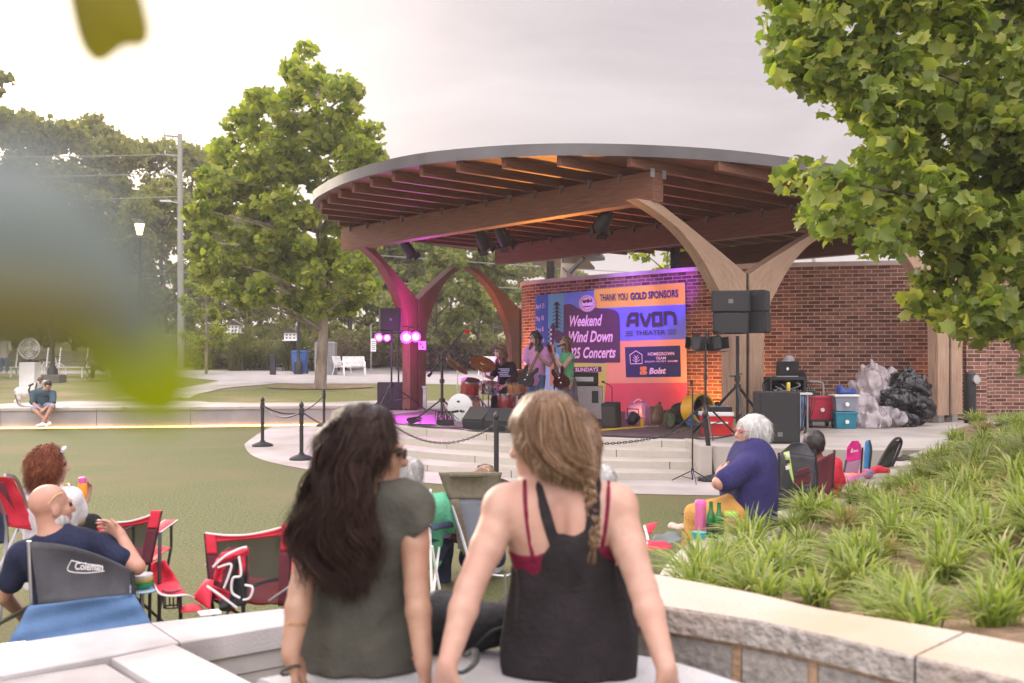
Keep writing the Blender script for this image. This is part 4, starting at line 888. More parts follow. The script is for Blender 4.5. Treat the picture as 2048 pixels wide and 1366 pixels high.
for r in (.34, .27, .2, .13, .07):
    for dy in (-.1, .1): mb.tube([fc+V((r*math.cos(a), dy*(1 if r < .3 else .3), r*math.sin(a))) for a in [i*math.pi/12 for i in range(25)]], .006 if r < .3 else .012, 5, caps=False)
for i in range(24): a = i*math.pi/12; mb.tube([fc+V((.05*math.cos(a), -.1, .05*math.sin(a))), fc+V((.27*math.cos(a), -.09, .27*math.sin(a))), fc+V((.34*math.cos(a), 0, .34*math.sin(a)))], .005, 4)
mb.build('cage', WHITE, t); mb = MB()
for k in range(4):
    a = k*math.pi/2; mb.prism([fc+V((math.cos(a+q)*r, s*.04, math.sin(a+q)*r)) for r, q, s in ((.06, 0, 0), (.29, -.35, -1), (.31, 0, 0), (.28, .45, 1))], (0, .008, 0))
mb.build('fan_blades', mat('fan_blades', (.55, .56, .58, 1), rough=.3), t); MB().ball(fc+V((0, -.1, 0)), (.07, .04, .07)).build('hub', mat('hub', (.65, .6, .4, 1)), t)
p = V((at(96, 740, 40).x, 40, gz(40))); t = thing('bicycle', 'white bicycle leaning by the lantern pedestal', 'bicycle', p); M = Matrix.Rotation(R(62), 3, 'Z')
for x, nm in ((-.5, 'wheel'), (.5, 'wheel')):
    c = p+M @ V((x, 0, .36)); mb = MB(); mb.tube([c+M @ V((.34*math.cos(a), 0, .34*math.sin(a))) for a in [i*math.pi/12 for i in range(25)]], .025, 6, caps=False)
    for i in range(9): a = i*math.pi/9; mb.tube([c+M @ V((.33*math.cos(a), 0, .33*math.sin(a))), c-M @ V((.33*math.cos(a), 0, .33*math.sin(a)))], .004, 3)
    mb.build(nm, WHITE, t)
q = lambda x, z_: p+M @ V((x, 0, z_)); mb = MB()
for a, b_ in (((-.5, .36), (-.1, .3)), ((-.1, .3), (-.2, .8)), ((-.2, .75), (.35, .78)), ((-.1, .3), (.38, .68)), ((.5, .36), (.34, .95)), ((-.5, .36), (-.2, .72))): mb.tube([q(*a), q(*b_)], .02, 6)
mb.build('frame', WHITE, t); mb = MB(); mb.box(q(-.22, .86), (.1, .26, .05), R(62)); mb.build('saddle', BLACK, t); mb = MB(); mb.tube([q(.33, .98)+M @ V((0, -.28, 0)), q(.33, .98)+M @ V((0, .28, 0))], .018, 6); mb.build('handlebar', BLACK, t)
# open shelter roof behind the brick wall and the posts that stand there
t = thing('shelter', 'timber shelter with grey metal roof edge rising behind the brick wall', 'shelter', (1.2, 34, gz(34)))
a = lambda px, py, Y=34: at(px, py, Y)
mb = MB(); mb.prism([a(1050, 514, 36), a(1175, 504, 32.5), a(1202, 512, 33), a(1210, 521, 34), a(1120, 528, 37)], (0, 0, .12)); mb.build('roof', FASC, t, bevel=.01)
mb = MB(); mb.prism([a(1055, 518, 36), a(1170, 512, 33), a(1190, 535, 33.6), a(1085, 530, 36.5)], (0, .3, -.05)); mb.build('soffit', woodmat('soffit', (.2, .13, .09, 1), (.3, .2, .14, 1)), t)
mb = MB(); mb.bar(a(1135, 570), a(1137, 528), .5, .5); mb.build('post', mat('shelter_post', (.30, .24, .2, 1), (.36, .3, .25, 1), 3, .8), t)
mb = MB(); mb.tube([a(1139, 560, 33.6), a(1139, 545, 33.6), a(1168, 516, 33.2)], .09, 6); mb.tube([a(1139, 545, 33.6), a(1125, 535, 33.8), a(1124, 518, 34)], .05, 6); mb.build('brace', FASC, t)
for px, top, Y, lb in ((1101, 522, 28.5, 'dark square steel post behind the wall under the middle beam'), (1350, 495, 24.5, 'dark square steel post behind the banner wall near the right column')):
    p = at(px, top, Y); MBm = MB(); MBm.box((p.x, Y, (p.z+.4)/2), (.16, .16, p.z-.4), .7); tag(MBm.build('steel_post', BLACK), lb, 'post')
# ---------------------------------------------------------------- banner on the brick wall
ba, bb = V((.62, 25.05, 0)), V((3.75, 21.75, 0)); bd = (bb-ba).normalized(); bn_ = V((bd.y, -bd.x, 0)).normalized()
if bn_.y > 0: bn_ = -bn_
def bp(x, y, off=0.0):
    """a point of the banner plane, from the enlarged view of the photo"""
    d = at(1020+x/4.0175, 540+y/4.0175, 1.0)-V((0, 0, CZ)); t = ((ba+bn_*off)-V((0, 0, CZ))).dot(bn_)/d.dot(bn_); return V((0, 0, CZ))+d*t
bt = thing('banner', 'large colourful printed concert banner hung on the curved brick wall', 'banner', (2.2, 23.2, .5))
def vinyl(n, a, b=None): return mat('vinyl_'+n, a, b or tuple(q*1.12 for q in a[:3])+(1,), 1.2, .42, .35, 2.2, bdist=.06, spec=.45)
VN = {'navy': vinyl('navy', C(30, 32, 92)), 'blue': vinyl('blue', C(104, 118, 226)), 'sky': vinyl('sky', C(92, 128, 214)), 'deep': vinyl('deep', C(48, 84, 158)), 'teal': vinyl('teal', C(84, 158, 178)), 'gold': vinyl('gold', C(222, 186, 66)),
      'peach': vinyl('peach', C(236, 164, 124)), 'rose': vinyl('rose', C(232, 88, 98)), 'plum': vinyl('plum', C(72, 46, 72)), 'lime': vinyl('lime', C(196, 206, 92)), 'pale': vinyl('pale', C(150, 196, 226)), 'ink': vinyl('ink', C(52, 40, 66)),
      'white': vinyl('white', C(236, 206, 232)), 'tan': vinyl('tan', C(196, 138, 100)), 'orange': vinyl('orange', C(236, 140, 76)), 'black': vinyl('black', C(40, 32, 40))}
def reg(name, P, m, off, lab=None, thick=.003):
    mb = MB(); mb.prism([bp(x, y, off) for x, y in P], bn_*-thick); return mb.build(name, VN[m], bt)
reg('backing', [(203, 205), (1405, 100), (1424, 1060), (1300, 1120), (760, 1165), (203, 1165)], 'sky', .0, thick=.012)
O1, O2, O3, O4, O5 = .006, .012, .018, .024, .030
reg('blue_strip', [(204, 206), (308, 197), (300, 1000), (240, 1164), (204, 1164)], 'deep', O1)
reg('teal_strip', [(308, 197), (440, 186), (425, 560), (400, 900), (390, 1164), (300, 1164)], 'teal', O1)
reg('pale_strip', [(262, 700), (330, 640), (420, 700), (400, 1164), (246, 1164)], 'pale', O2)
reg('lime_panel', [(500, 744), (776, 752), (770, 905), (750, 1164), (480, 1164)], 'lime', O2)
reg('gold_panel', [(678, 155), (1404, 101), (1409, 276), (720, 306), (668, 300)], 'gold', O1)
reg('blue_panel', [(680, 308), (1409, 276), (1415, 555), (870, 571), (700, 571)], 'blue', O1)
reg('peach_panel', [(760, 574), (1415, 555), (1421, 905), (768, 911)], 'peach', O1)
reg('rose_panel', [(768, 911), (1421, 905), (1423, 1058), (1300, 1118), (762, 1163)], 'rose', O1)
bl = catmull([V((x, y, 0)) for x, y in ((430, 282), (470, 272), (505, 282), (540, 306), (580, 312), (700, 309), (790, 312), (845, 326), (872, 356), (880, 410))], 6)
reg('plum_panel', [(p.x, p.y) for p in bl]+[(883, 744), (430, 746)], 'plum', O3)
reg('strap_panel', [(506, 780), (733, 776), (735, 818), (506, 822)], 'plum', O3)
reg('sponsor_panel', [(923, 620), (1367, 607), (1373, 858), (932, 862)], 'navy', O2)
circ = lambda cx, cy, r, n=36, a0=0, a1=6.2832: [(cx+r*math.cos(a0+(a1-a0)*i/n), cy+r*math.sin(a0+(a1-a0)*i/n)) for i in range(n+(0 if a1-a0 > 6.28 else 1))]
def ringreg(name, cx, cy, r0, r1, m, off):
    mb = MB(); A = [bp(x, y, off) for x, y in circ(cx, cy, r0)]; B = [bp(x, y, off) for x, y in circ(cx, cy, r1)]; mb.strip(A, B, closed=True); return mb.build(name, VN[m], bt)
reg('seal', circ(620, 268, 70), 'white', O4); ringreg('seal_ring', 620, 268, 66, 69, 'plum', O5); ringreg('seal_ring', 620, 268, 47, 50, 'plum', O5)
reg('seal_drawing', [(580, 250), (588, 240), (596, 246), (602, 236), (612, 244), (622, 234), (636, 232), (642, 250), (652, 230), (660, 250), (652, 262), (640, 256), (628, 266), (612, 258), (598, 268), (586, 262)], 'plum', O5); reg('seal_drawing', [(583, 292), (660, 286), (655, 292), (630, 298), (595, 300)], 'plum', O5)
for i in range(22):
    a = i*6.283/22; cx, cy = 620+58*math.cos(a), 268+58*math.sin(a); reg('seal_letter', [(cx-3, cy-3), (cx+3, cy-3), (cx+3, cy+3), (cx-3, cy+3)], 'ink', O5)
# microphone and guitar drawing
mic = MB(); Q = lambda x, y: bp(x, y, O4)
mic.prism([Q(x, y) for x, y in [(368, 262), (382, 262), (384, 470), (366, 470)]], bn_*-.003)
for k in range(7):
    y = 268+30*k; w = 30+min(k, 2)*6-(4 if k > 5 else 0); mic.prism([Q(375+i*w/6, y+(abs(i)**1.7)*1.1+(0 if k else (abs(i)-6)*2.4)) for i in range(-6, 7)]+[Q(375+i*w/6, y+9+(abs(i)**1.7)*.75) for i in range(6, -7, -1)], bn_*-.003)
mic.build('microphone_drawing', VN['black'], bt)
reg('guitar_head_drawing', [(322, 470), (335, 430), (352, 424), (362, 445), (360, 500), (352, 560), (348, 600), (330, 600), (326, 540)], 'ink', O4); reg('microphone_body_drawing', [(350, 495), (380, 480), (420, 500), (422, 560), (400, 590), (372, 585), (356, 560)], 'plum', O4+.004)
reg('guitar_neck_drawing', [(326, 600), (352, 600), (347, 930), (320, 930)], 'tan', O4)
for k in range(6):
    for x, m in ((311, 'black'), (328, 'white')): reg('tuning_peg_drawing', circ(x, 480+36*k, 9, 10), m, O5+.004)
ink = {}
def text_mesh(s, bold=0.0, shear=0.0):
    cu = bpy.data.curves.new('lettering', 'FONT'); cu.body = s; cu.offset = bold; cu.shear = shear; cu.resolution_u = 3
    o = bpy.data.objects.new('lettering', cu); COL.objects.link(o); dg = bpy.context.evaluated_depsgraph_get(); me = o.evaluated_get(dg).to_mesh()
    Vs = [v.co.copy() for v in me.vertices]; Fs = [tuple(p.vertices) for p in me.polygons]; o.evaluated_get(dg).to_mesh_clear(); bpy.data.objects.remove(o); bpy.data.curves.remove(cu); return Vs, Fs
CAPH = .729
def lettering(s, P0, P1, up, m, parent, bold=0.0, shear=0.0, wav=0.0):
    Vs, Fs = text_mesh(s, bold, shear); x0 = min(v.x for v in Vs); x1 = max(v.x for v in Vs); mb = MB()
    for v in Vs:
        u = (v.x-x0)/(x1-x0); mb.v(P0.lerp(P1, u)+up*(v.y/CAPH))
    for f in Fs: mb.f(f)
    return mb.build('lettering', m, parent)
def btxt(s, x0, y0, x1, y1, h, m, bold=0, shear=0, off=O5): return lettering(s, bp(x0, y0, off), bp(x1, y1, off), bp(x0, y0-h, off)-bp(x0, y0, off), VN[m], bt, bold, shear)
btxt('THANK YOU', 722, 250, 944, 238, 56, 'navy', .015); btxt('GOLD SPONSORS', 966, 238, 1350, 214, 57, 'navy', .03)
btxt('Weekend', 480, 452, 742, 444, 88, 'white', .028, .28); btxt('Wind Down', 472, 578, 826, 574, 88, 'white', .028, .28); btxt('2025', 446, 708, 566, 706, 84, 'white', .028, .2); btxt('Concerts', 588, 706, 850, 702, 88, 'white', .028, .28)
btxt('SUNDAYS', 526, 816, 710, 812, 31, 'white', .02); btxt('THEATER', 1006, 523, 1249, 516, 36, 'ink', .012)
btxt('April 13', 208, 312, 275, 304, 40, 'white', .0); btxt('May 18', 208, 410, 270, 403, 40, 'white'); btxt('June 8', 208, 498, 268, 492, 40, 'white'); btxt('Sept 14', 208, 590, 275, 584, 40, 'white')
btxt('HOMEGROWN', 1108, 688, 1319, 683, 26, 'white', .02); btxt('TEAM', 1171, 720, 1252, 717, 22, 'white', .02); btxt('EDUCATE \u2022 PROTECT \u2022 SUCCEED', 1084, 742, 1348, 737, 12, 'white', .02); btxt('Bolst', 1117, 834, 1254, 831, 48, 'white', .04, .22)
for x0, x1 in ((928, 985), (1268, 1335)):
    for y in (492, 508, 524): dy = -(x0-928)*.035; reg('theater_rule', [(x0, y+dy), (x1, y+dy-2), (x1, y+dy+3), (x0, y+dy+5)], 'ink', O4)
def strokes(name, L, w, m, off):
    for P in L:
        mb = MB()
        P = [bp(x, y, off) for x, y in P]; up = bp(900, 400, off)-bp(900, 401, off); rt = bp(901, 400, off)-bp(900, 400, off); ux, uz = rt.normalized(), V((0, 0, 1)); S_ = w*rt.length
        L2 = [V(((p-P[0]).dot(ux), (p-P[0]).dot(uz), 0)) for p in P]; A, B = [], []
        for i, p in enumerate(L2):
            d1 = (p-L2[i-1]).normalized() if i else None; d2 = (L2[i+1]-p).normalized() if i < len(L2)-1 else None
            n1 = V((-d1.y, d1.x, 0)) if d1 else None; n2 = V((-d2.y, d2.x, 0)) if d2 else None
            n = (n1+n2).normalized() if n1 and n2 else (n1 or n2); k = 1/max(.5, n.dot(n1)) if n1 and n2 else 1
            A.append(P[0]+ux*(p+n*S_/2*k).x+uz*(p+n*S_/2*k).y); B.append(P[0]+ux*(p-n*S_/2*k).x+uz*(p-n*S_/2*k).y)
        mb.strip(A, B); mb.build(name, VN[m], bt)
strokes('theatre_letter', [[(942, 456), (950, 418), (956, 380), (975, 355), (1020, 352), (1021, 452)], [(955, 412), (1012, 410)], [(1046, 348), (1080, 440), (1092, 441), (1128, 345)], [(1150, 350), (1210, 347), (1212, 436), (1150, 440), (1150, 340)], [(1248, 442), (1247, 348), (1290, 343), (1314, 352), (1326, 376), (1328, 440)]], 24, 'ink', O4)
strokes('house_logo', [[(968, 752), (964, 682), (1014, 648), (1062, 676), (1062, 748), (966, 754)]], 5, 'white', O4); strokes('house_logo', [[(1014, 750), (1013, 690)], [(1014, 725), (990, 700)], [(1014, 725), (1038, 698)], [(1014, 740), (985, 722)], [(1014, 740), (1044, 720)], [(1014, 708), (998, 684)], [(1014, 708), (1030, 682)]], 4, 'white', O4)
reg('brand_logo', [(1045, 780), (1060, 774), (1064, 790), (1066, 774), (1092, 775), (1100, 785), (1098, 800), (1088, 806), (1100, 814), (1102, 830), (1092, 840), (1066, 842), (1064, 826), (1060, 842), (1044, 840), (1044, 812), (1062, 808), (1044, 803)], 'orange', O4)
for (x, y) in ((210, 212), (1398, 108), (1416, 1000), (800, 152), (1000, 135), (1200, 120), (560, 172), (400, 187)):
    mb = MB(); p = bp(x, y, O3); mb.tube([p, p-bn_*.15+V((0, 0, .05))], .008, 5); mb.build('eyelet', STEEL, bt)

# ---------------------------------------------------------------- sound, light and band gear
def spot(p, target, col, energy, size=45, r=.06, blend=.6):
    l = bpy.data.lights.new('spot_lamp', 'SPOT'); l.energy = energy; l.color = col; l.spot_size = R(size); l.spot_blend = blend; l.shadow_soft_size = r
    o = bpy.data.objects.new('spot_lamp', l); COL.objects.link(o); o.location = p; o.rotation_euler = (V(p)-V(target)).to_track_quat('Z', 'Y').to_euler(); return o
def point(p, col, energy, r=.08):
    l = bpy.data.lights.new('lamp', 'POINT'); l.energy = energy; l.color = col; l.shadow_soft_size = r; o = bpy.data.objects.new('lamp', l); COL.objects.link(o); o.location = p; return o
def frame(aim):
    z_ = V(aim).normalized(); x = V((0, 0, 1)).cross(z_); x = x.normalized() if x.length > 1e-3 else V((1, 0, 0)); y = z_.cross(x); return Matrix((x, y, z_)).transposed()
BULB = mat('lit_bulb', (1, .8, 1, 1), emit=(1, .62, .95, 1), es=9)
def par_can(p, aim, label, lens=None, r=.11, L=.3, group=None):
    p = V(p); M = frame(aim); t = thing('stage_light', label, 'stage light', p, group)
    mb = MB(); mb.lathe([(r*.55, -L*.6), (r*.8, -L*.5), (r*.95, -L*.1), (r, L*.4)], p, 16, 0, M); mb.build('can', BLACK, t, smooth=40)
    mb = MB(); mb.lathe([(r*.93, L*.40), (r*.90, L*.43)], p, 16, 0, M); mb.build('lens', lens or mat('lens_dark', (.03, .03, .035, 1), rough=.1), t)
    mb = MB(); u = M @ V((1, 0, 0)); mb.tube([p+u*(r+.02), p+u*(r+.03)+V((0, 0, r*1.6)), p-u*(r+.03)+V((0, 0, r*1.6)), p-u*(r+.02)], .012, 5); mb.build('yoke', BLACK, t)
    if lens: MB().lathe([(r*.5, L*.44), (.001, L*.445)], p, 12, 0, M).build('bulb', BULB, t); return t
    mb = MB(); v_ = M @ V((0, 1, 0))
    for s, q in ((1, v_), (-1, v_), (1, u), (-1, u)): c = p+q*s*(r*1.15)+M @ V((0, 0, L*.52)); mb.bar(c-(M @ V((0, 0, .06))), c+(M @ V((0, 0, .06))), r*1.5, .008, up=q)
    mb.build('barn_door', BLACK, t); return t
def stand(name, label, p, H, hub=.5, spread=.45, r=.02, rot=0, cat='stand', group=None, pole_r=None):
    p = V(p); t = thing(name, label, cat, p, group); pr = pole_r or r
    mb = MB(); mb.tube([p+V((0, 0, hub*.25)), p+V((0, 0, H))], pr, 10); mb.tube([p+V((0, 0, H*.55)), p+V((0, 0, H*.55+.08))], pr*1.7, 8); mb.build('pole', BLACK, t, smooth=40)
    mb = MB(); mb.tube([p+V((0, 0, hub-.04)), p+V((0, 0, hub+.04))], pr*2, 8); mb.build('collar', BLACK, t)
    for k in range(3):
        a = rot+k*2.0944; d = V((math.cos(a), math.sin(a), 0)); mb = MB(); mb.tube([p+d*.03+V((0, 0, hub)), p+d*spread+V((0, 0, .02))], r*.8, 6); mb.tube([p+V((0, 0, hub*.35)), p+d*spread*.5+V((0, 0, hub*.5))], r*.5, 5); mb.build('leg', BLACK, t)
    return t
GRILL = mat('speaker_grille', (.016, .016, .017, 1), (.034, .034, .036, 1), 260, .7, .3, 300)
BADGE = mat('badge', (.16, .16, .17, 1), rough=.4)
def cabinet(p, size, rz, label, name='loudspeaker', badge=True, tilt=0, group=None, taper=0, mtl=None, handle=False):
    p = V(p); w, d, h = size; M = Matrix.Rotation(rz, 3, 'Z') @ Matrix.Rotation(tilt, 3, 'X'); t = thing(name, label, 'loudspeaker', p, group); X = lambda x, y, z_: p+M @ V((x, y, z_))
    mb = MB(); P = [X(-w/2, -d/2, 0), X(w/2, -d/2, 0), X(w/2*(1-taper), d/2, 0), X(-w/2*(1-taper), d/2, 0)]; mb.prism(P, M @ V((0, 0, h))); mb.build('cabinet', mtl or BLACKM, t, bevel=.015)
    mb = MB(); mb.box(X(0, -d/2-.006, h/2), (w*.9, .014, h*.92), M); mb.build('grille', GRILL, t, bevel=.005)
    if badge: mb = MB(); mb.box(X(0, -d/2-.015, h*.5 if badge is True else h*badge), (w*.12, .006, w*.11), M); mb.build('badge', BADGE, t)
    if handle: mb = MB(); mb.box(X(w/2*(1-taper*.5)+.004, 0, h*.5), (.015, d*.22, h*.34), M); mb.build('handle', BLACK, t)
    return t
# right hand stack on its stand
sp = gnd(1475, 872, .48); stand('speaker_stand', 'tall black tripod stand carrying the stacked loudspeakers at the right column', sp, at(0, 672, sp.y).z-.48, .78, .75, .028, .5)
Yl = sp.y-.05; z0 = at(0, 668, Yl).z; hh = (at(0, 582, Yl).z-z0)/2
cabinet((at(1459, 0, Yl).x, Yl, z0), (.56, .38, hh-.006), -.12, 'black loudspeaker, lower left of the four stacked at the right column', taper=.25, group='stacked loudspeakers', badge=False)
cabinet((at(1459, 0, Yl).x, Yl, z0+hh), (.60, .40, hh-.004), -.12, 'black loudspeaker with badge, upper left of the four stacked at the right column', taper=.25, group='stacked loudspeakers')
cabinet((at(1503, 0, Yl+.12).x+.02, Yl+.16, z0+.02), (.36, .5, hh-.006), 1.1, 'black loudspeaker with side handle, lower right of the four stacked', taper=.2, group='stacked loudspeakers', badge=False)
cabinet((at(1501, 0, Yl+.12).x+.02, Yl+.16, z0+hh+.02), (.36, .5, hh-.004), 1.1, 'black loudspeaker with side handle, upper right of the four stacked', taper=.2, group='stacked loudspeakers', badge=False)
for dz in (0, hh):
    mb = MB(); p = V((at(1506, 0, Yl-.12).x, Yl-.13, z0+dz+hh*.5)); mb.box(p, (.10, .02, .16), .3)
cabinet(gnd(1552, 884, .482), (.58, .55, .74), -.06, 'big black subwoofer on the plaza in front of the sound desk', 'subwoofer', badge=.18)
cabinet(gnd(781, 819, .482), (.62, .55, .66), .1, 'black subwoofer beside the purple lit column', 'subwoofer', badge=False)
# left lamp stands with lit magenta lamps and a speaker on top
LENSM = mat('lit_magenta_lens', (1, .3, 1, 1), emit=(1, .02, .9, 1), es=3.2)
MAG = (.9, .05, 1)
pL = gnd(783, 822, .482); pR = gnd(797, 818, .482)
stand('lighting_stand', 'black tripod lighting stand at left of the purple column', pL, 1.95, .62, .8, .022, .2, group='lighting stands by the purple column'); stand('lighting_stand', 'second black tripod lighting stand just right of the other', pR, 2.2, .55, .7, .022, .9, group='lighting stands by the purple column')
cabinet(V((at(780, 0, 23.1).x, 23.1, at(0, 662, 23.1).z)), (.48, .4, .52), .2, 'black loudspeaker on the lighting stands above the magenta lamps', badge=.5)
mb = MB(); mb.bar(V((at(748, 0, 23.2).x, 23.2, at(0, 668, 23.2).z)), V((at(838, 0, 22.6).x, 22.6, at(0, 664, 22.6).z)), .04, .04); tag(mb.build('lamp_bar', BLACK), 'black crossbar holding the four magenta lamps', 'crossbar')
for px, py, Y, r, e, lb in ((757, 674, 22.95, .10, 25, 'lit magenta stage lamp far left on the crossbar'), (773, 675, 22.85, .085, 15, 'small lit magenta stage lamp second from left on the crossbar'), (812, 674, 22.6, .15, 120, 'brightest lit magenta stage lamp, left of the pair at the column'), (830, 673, 22.5, .125, 90, 'lit magenta stage lamp right of the brightest one at the column')):
    p = at(px, py, Y); aim = V((.26, -.93, -.12)); par_can(p, aim, lb, LENSM, r, .2, 'lit magenta stage lamps'); spot(p+aim.normalized()*.2, p+V((.3, -.93, -.6))*5, MAG, e*1.3, 75, .08)
point(at(800, 690, 22.7), MAG, 16, .1); point(at(838, 655, 23.0), MAG, 34, .1); point(at(850, 585, 23.0), MAG, 10, .1)  # point lights added for the column's magenta glow, no fixtures of their own
spot(at(812, 674, 22.5), V((.4, 18.8, 1.5)), (.9, .10, 1), 900, 30)
# lamps hung under the beams
for px, py, Y, aim, lb in ((817, 499, 24, (.5, .4, -.8), 'black hung stage light by the purple column arm'), (966, 480, 20.3, (.4, .7, -.9), 'black hung stage light under the front beam, left of two'), (1006, 473, 19.8, (.5, .7, -.9), 'black hung stage light under the front beam, right of two'), (1207, 443, 17.2, (-.2, .8, -.6), 'black hung stage light with cables near the right column arm')):
    p = at(px, py, Y); par_can(p, aim, lb, None, .135, .42, 'hung stage lights'); 
# floor and wall lamps that wash wall and roof
LENSO = mat('lit_amber_lens', (1, .6, .2, 1), emit=(1, .52, .12, 1), es=40)
AMB = (1, .33, .05)
p = gnd(1266, 848, .50); par_can(p+V((0, 0, .1)), (.5, .45, .55), 'lit amber floor lamp in front of the banner by the blower', LENSO, .11, .2); spot(p+V((.1, .1, .25)), V((2.9, 22.6, .9)), AMB, 110, 55, .1)
spot(V((-.1, 24.9, .7)), V((.4, 26.0, 2.4)), AMB, 300, 62, .1); spot(V((.9, 23.6, .65)), V((.3, 19.6, 4.6)), AMB, 800, 64, .1)
spot(V((4.0, 20.6, .6)), V((4.6, 21.4, 1.5)), AMB, 90, 110, .1); spot(V((3.2, 20.6, 3.95)), V((3.5, 22.3, 3.25)), (.35, .06, 1), 130, 62, .1); spot(V((1.8, 21.6, 4.2)), V((2.6, 23.1, 2.6)), (.42, .2, 1), 130, 70, .1)
spot(at(1890, 835, 19.9)+V((-.45, .1, .05)), at(1890, 600, 19.6), AMB, 40, 60); spot(at(1500, 862, 17.6)+V((.1, .5, .1)), at(1490, 560, 17.3), AMB, 40, 60)
spot(V((-.6, 20.6, 4.15)), V((.95, 18.3, 1.7)), (.1, .75, 1), 220, 20, .05)
p = at(1437, 786, 19.5); par_can(V((p.x, 19.6, .75)), (.4, .5, .5), 'lit amber lamp behind the red cool box', LENSO, .09, .18)
# microphone boom
p = gnd(884, 838, .488); t = stand('microphone_stand', 'black boom microphone stand left of the drums with red tipped microphone', p, at(0, 708, p.y).z-.48, .38, .52, .022, 2.9, pole_r=.03)
a, b_ = at(857, 752, p.y-.5), at(928, 661, p.y+.4); mb = MB(); mb.tube([a, b_], .014, 6); mb.tube([a, a.lerp(b_, .07)], .035, 8); mb.build('boom', BLACK, t); REDP = mat('red_plastic', (.55, .02, .02, 1), rough=.4)
mb = MB(); mb.tube([b_, b_+V((.12, 0, -.05))], .035, 8); mb.build('microphone', REDP, t); MB().tube([b_+V((-.05, 0, -.03)), b_+V((-.0, 0, -.14))], .02, 6).build('clip', mat('green_plastic', (.03, .25, .12, 1), rough=.4), t)
# drum kit
DRED = mat('red_shell', (.22, .012, .018, 1), (.30, .02, .02, 1), 4, .25, coat=.6); DWOOD = mat('amber_shell', (.32, .13, .05, 1), (.42, .2, .08, 1), 6, .25, coat=.6); SKIN_D = mat('drum_skin', (.72, .66, .60, 1), (.78, .72, .66, 1), 3, .6)
BRASS = mat('brass', (.30, .20, .09, 1), (.42, .30, .15, 1), 8, .4, metal=.9)
dk = thing('drum_kit', 'red drum kit with white bass drum head and cymbals on stage', 'drum kit', gnd(950, 840, .488))
def drum(c, ax, r, L, shell, name, lugs=8):
    c = V(c); M = frame(ax); o = MB().lathe([(r*.97, -L/2), (r, -L/2+.02), (r, L/2-.02), (r*.97, L/2)], c, 28, 0, M).build(name, shell, dk, smooth=40)
    mb = MB()
    for s in (-1, 1): mb.lathe([(r*1.0, s*L/2-.02), (r*1.045, s*L/2-.02), (r*1.045, s*L/2+.02), (r*.985, s*L/2+.02)], c, 28, 0, M)
    for k in range(lugs):
        a = k*6.283/lugs; q = V((math.cos(a)*r*1.03, math.sin(a)*r*1.03, 0)); mb.tube([c+M @ (q+V((0, 0, -L*.45))), c+M @ (q+V((0, 0, L*.45)))], .006, 4); mb.tube([c+M @ (q+V((0, 0, -L*.12))), c+M @ (q+V((0, 0, L*.12)))], .014, 5)
    mb.build('hoop', CHROME, o); MB().lathe([(.001, L/2+.004), (r*.97, L/2+.004)], c, 28, 0, M).build('drum_head', SKIN_D, o); return o
Yd = 19.4; s_ = Yd/F
cb = at(931, 815, Yd); axb = V((-.42, -.9, .02)); drum(cb, axb, 27*s_, .42, DWOOD, 'bass_drum', 10)
mb = MB(); fb = cb+frame(axb) @ V((0, -.0, .225)); mb.lathe([(.001, .002), (.055, .002), (.06, .0)], fb+V((.0, 0, -.05)), 16, 0, frame(axb)); mb.tube([fb+V((-.04, -.05, -.06)), fb+V((-.14, -.2, -.07))], .025, 8); mb.build('drum_microphone', BLACK, dk)
MB().box(fb+V((-.02, -.006, .12)), (.09, .004, .035), .4).build('drum_badge', BLACK, dk)
drum(at(940, 775, Yd-.1), (.1, -.25, .95), 18*s_, .27, DRED, 'tom', 8); drum(at(977, 775, Yd+.1), (.05, -.2, .97), 17*s_, .17, CHROME, 'snare_drum', 8); drum(at(1033, 773, Yd-.2), (-.1, -.25, .95), 19*s_, .23, DWOOD, 'tom', 8); drum(at(1012, 806, Yd+.3), (0, -.05, 1), 20*s_, .36, DRED, 'floor_tom', 8)
for px, py, Y, r, ax, gx in ((966, 727, Yd+.2, .26, (.28, -.62, .9), 966), (915, 731, Yd+.1, .26, (.62, -.2, .8), 913), (1055, 742, Yd+.5, .23, (-.1, -.3, .9), 1052)):
    c = at(px, py, Y); mb = MB(); mb.lathe([(.001, .028), (.05, .026), (.06, .012), (r*.6, .006), (r, -.012), (r, -.016)], c, 28, 0, frame(ax)); mb.build('cymbal', BRASS, dk, smooth=50)
    g = V((c.x, c.y, .49)); mb = MB(); mb.tube([g+V((0, 0, .2)), c], .013, 6)
    for k in range(3): a = k*2.09+.4; mb.tube([g+V((0, 0, .35)), g+V((.28*math.cos(a), .28*math.sin(a), .01))], .012, 5)
    mb.build('cymbal_stand', CHROME, dk)
for px, py, Y in ((977, 790, Yd+.1), (1035, 790, Yd-.2)):
    g = V((at(px, 0, Y).x, Y, .49)); mb = MB(); mb.tube([g+V((0, 0, .1)), V((g.x, Y, at(0, py, Y).z))], .016, 6)
    for k in range(3): a = k*2.09; mb.tube([g+V((0, 0, .3)), g+V((.25*math.cos(a), .25*math.sin(a), .01))], .012, 5)
    mb.build('drum_stand', CHROME, dk)
g = V((at(1000, 0, Yd+.75).x, Yd+.75, .49)); mb = MB(); mb.tube([g, g+V((0, 0, .46))], .025, 8)
for k in range(3): a = k*2.09; mb.tube([g+V((0, 0, .25)), g+V((.28*math.cos(a), .28*math.sin(a), .01))], .013, 5)
mb.lathe([(.16, .44), (.18, .46), (.18, .52), (.15, .54), (.001, .545)], g, 16); tag(mb.build('drum_stool', BLACK, smooth=50), 'black round drum stool under the drummer', 'stool')
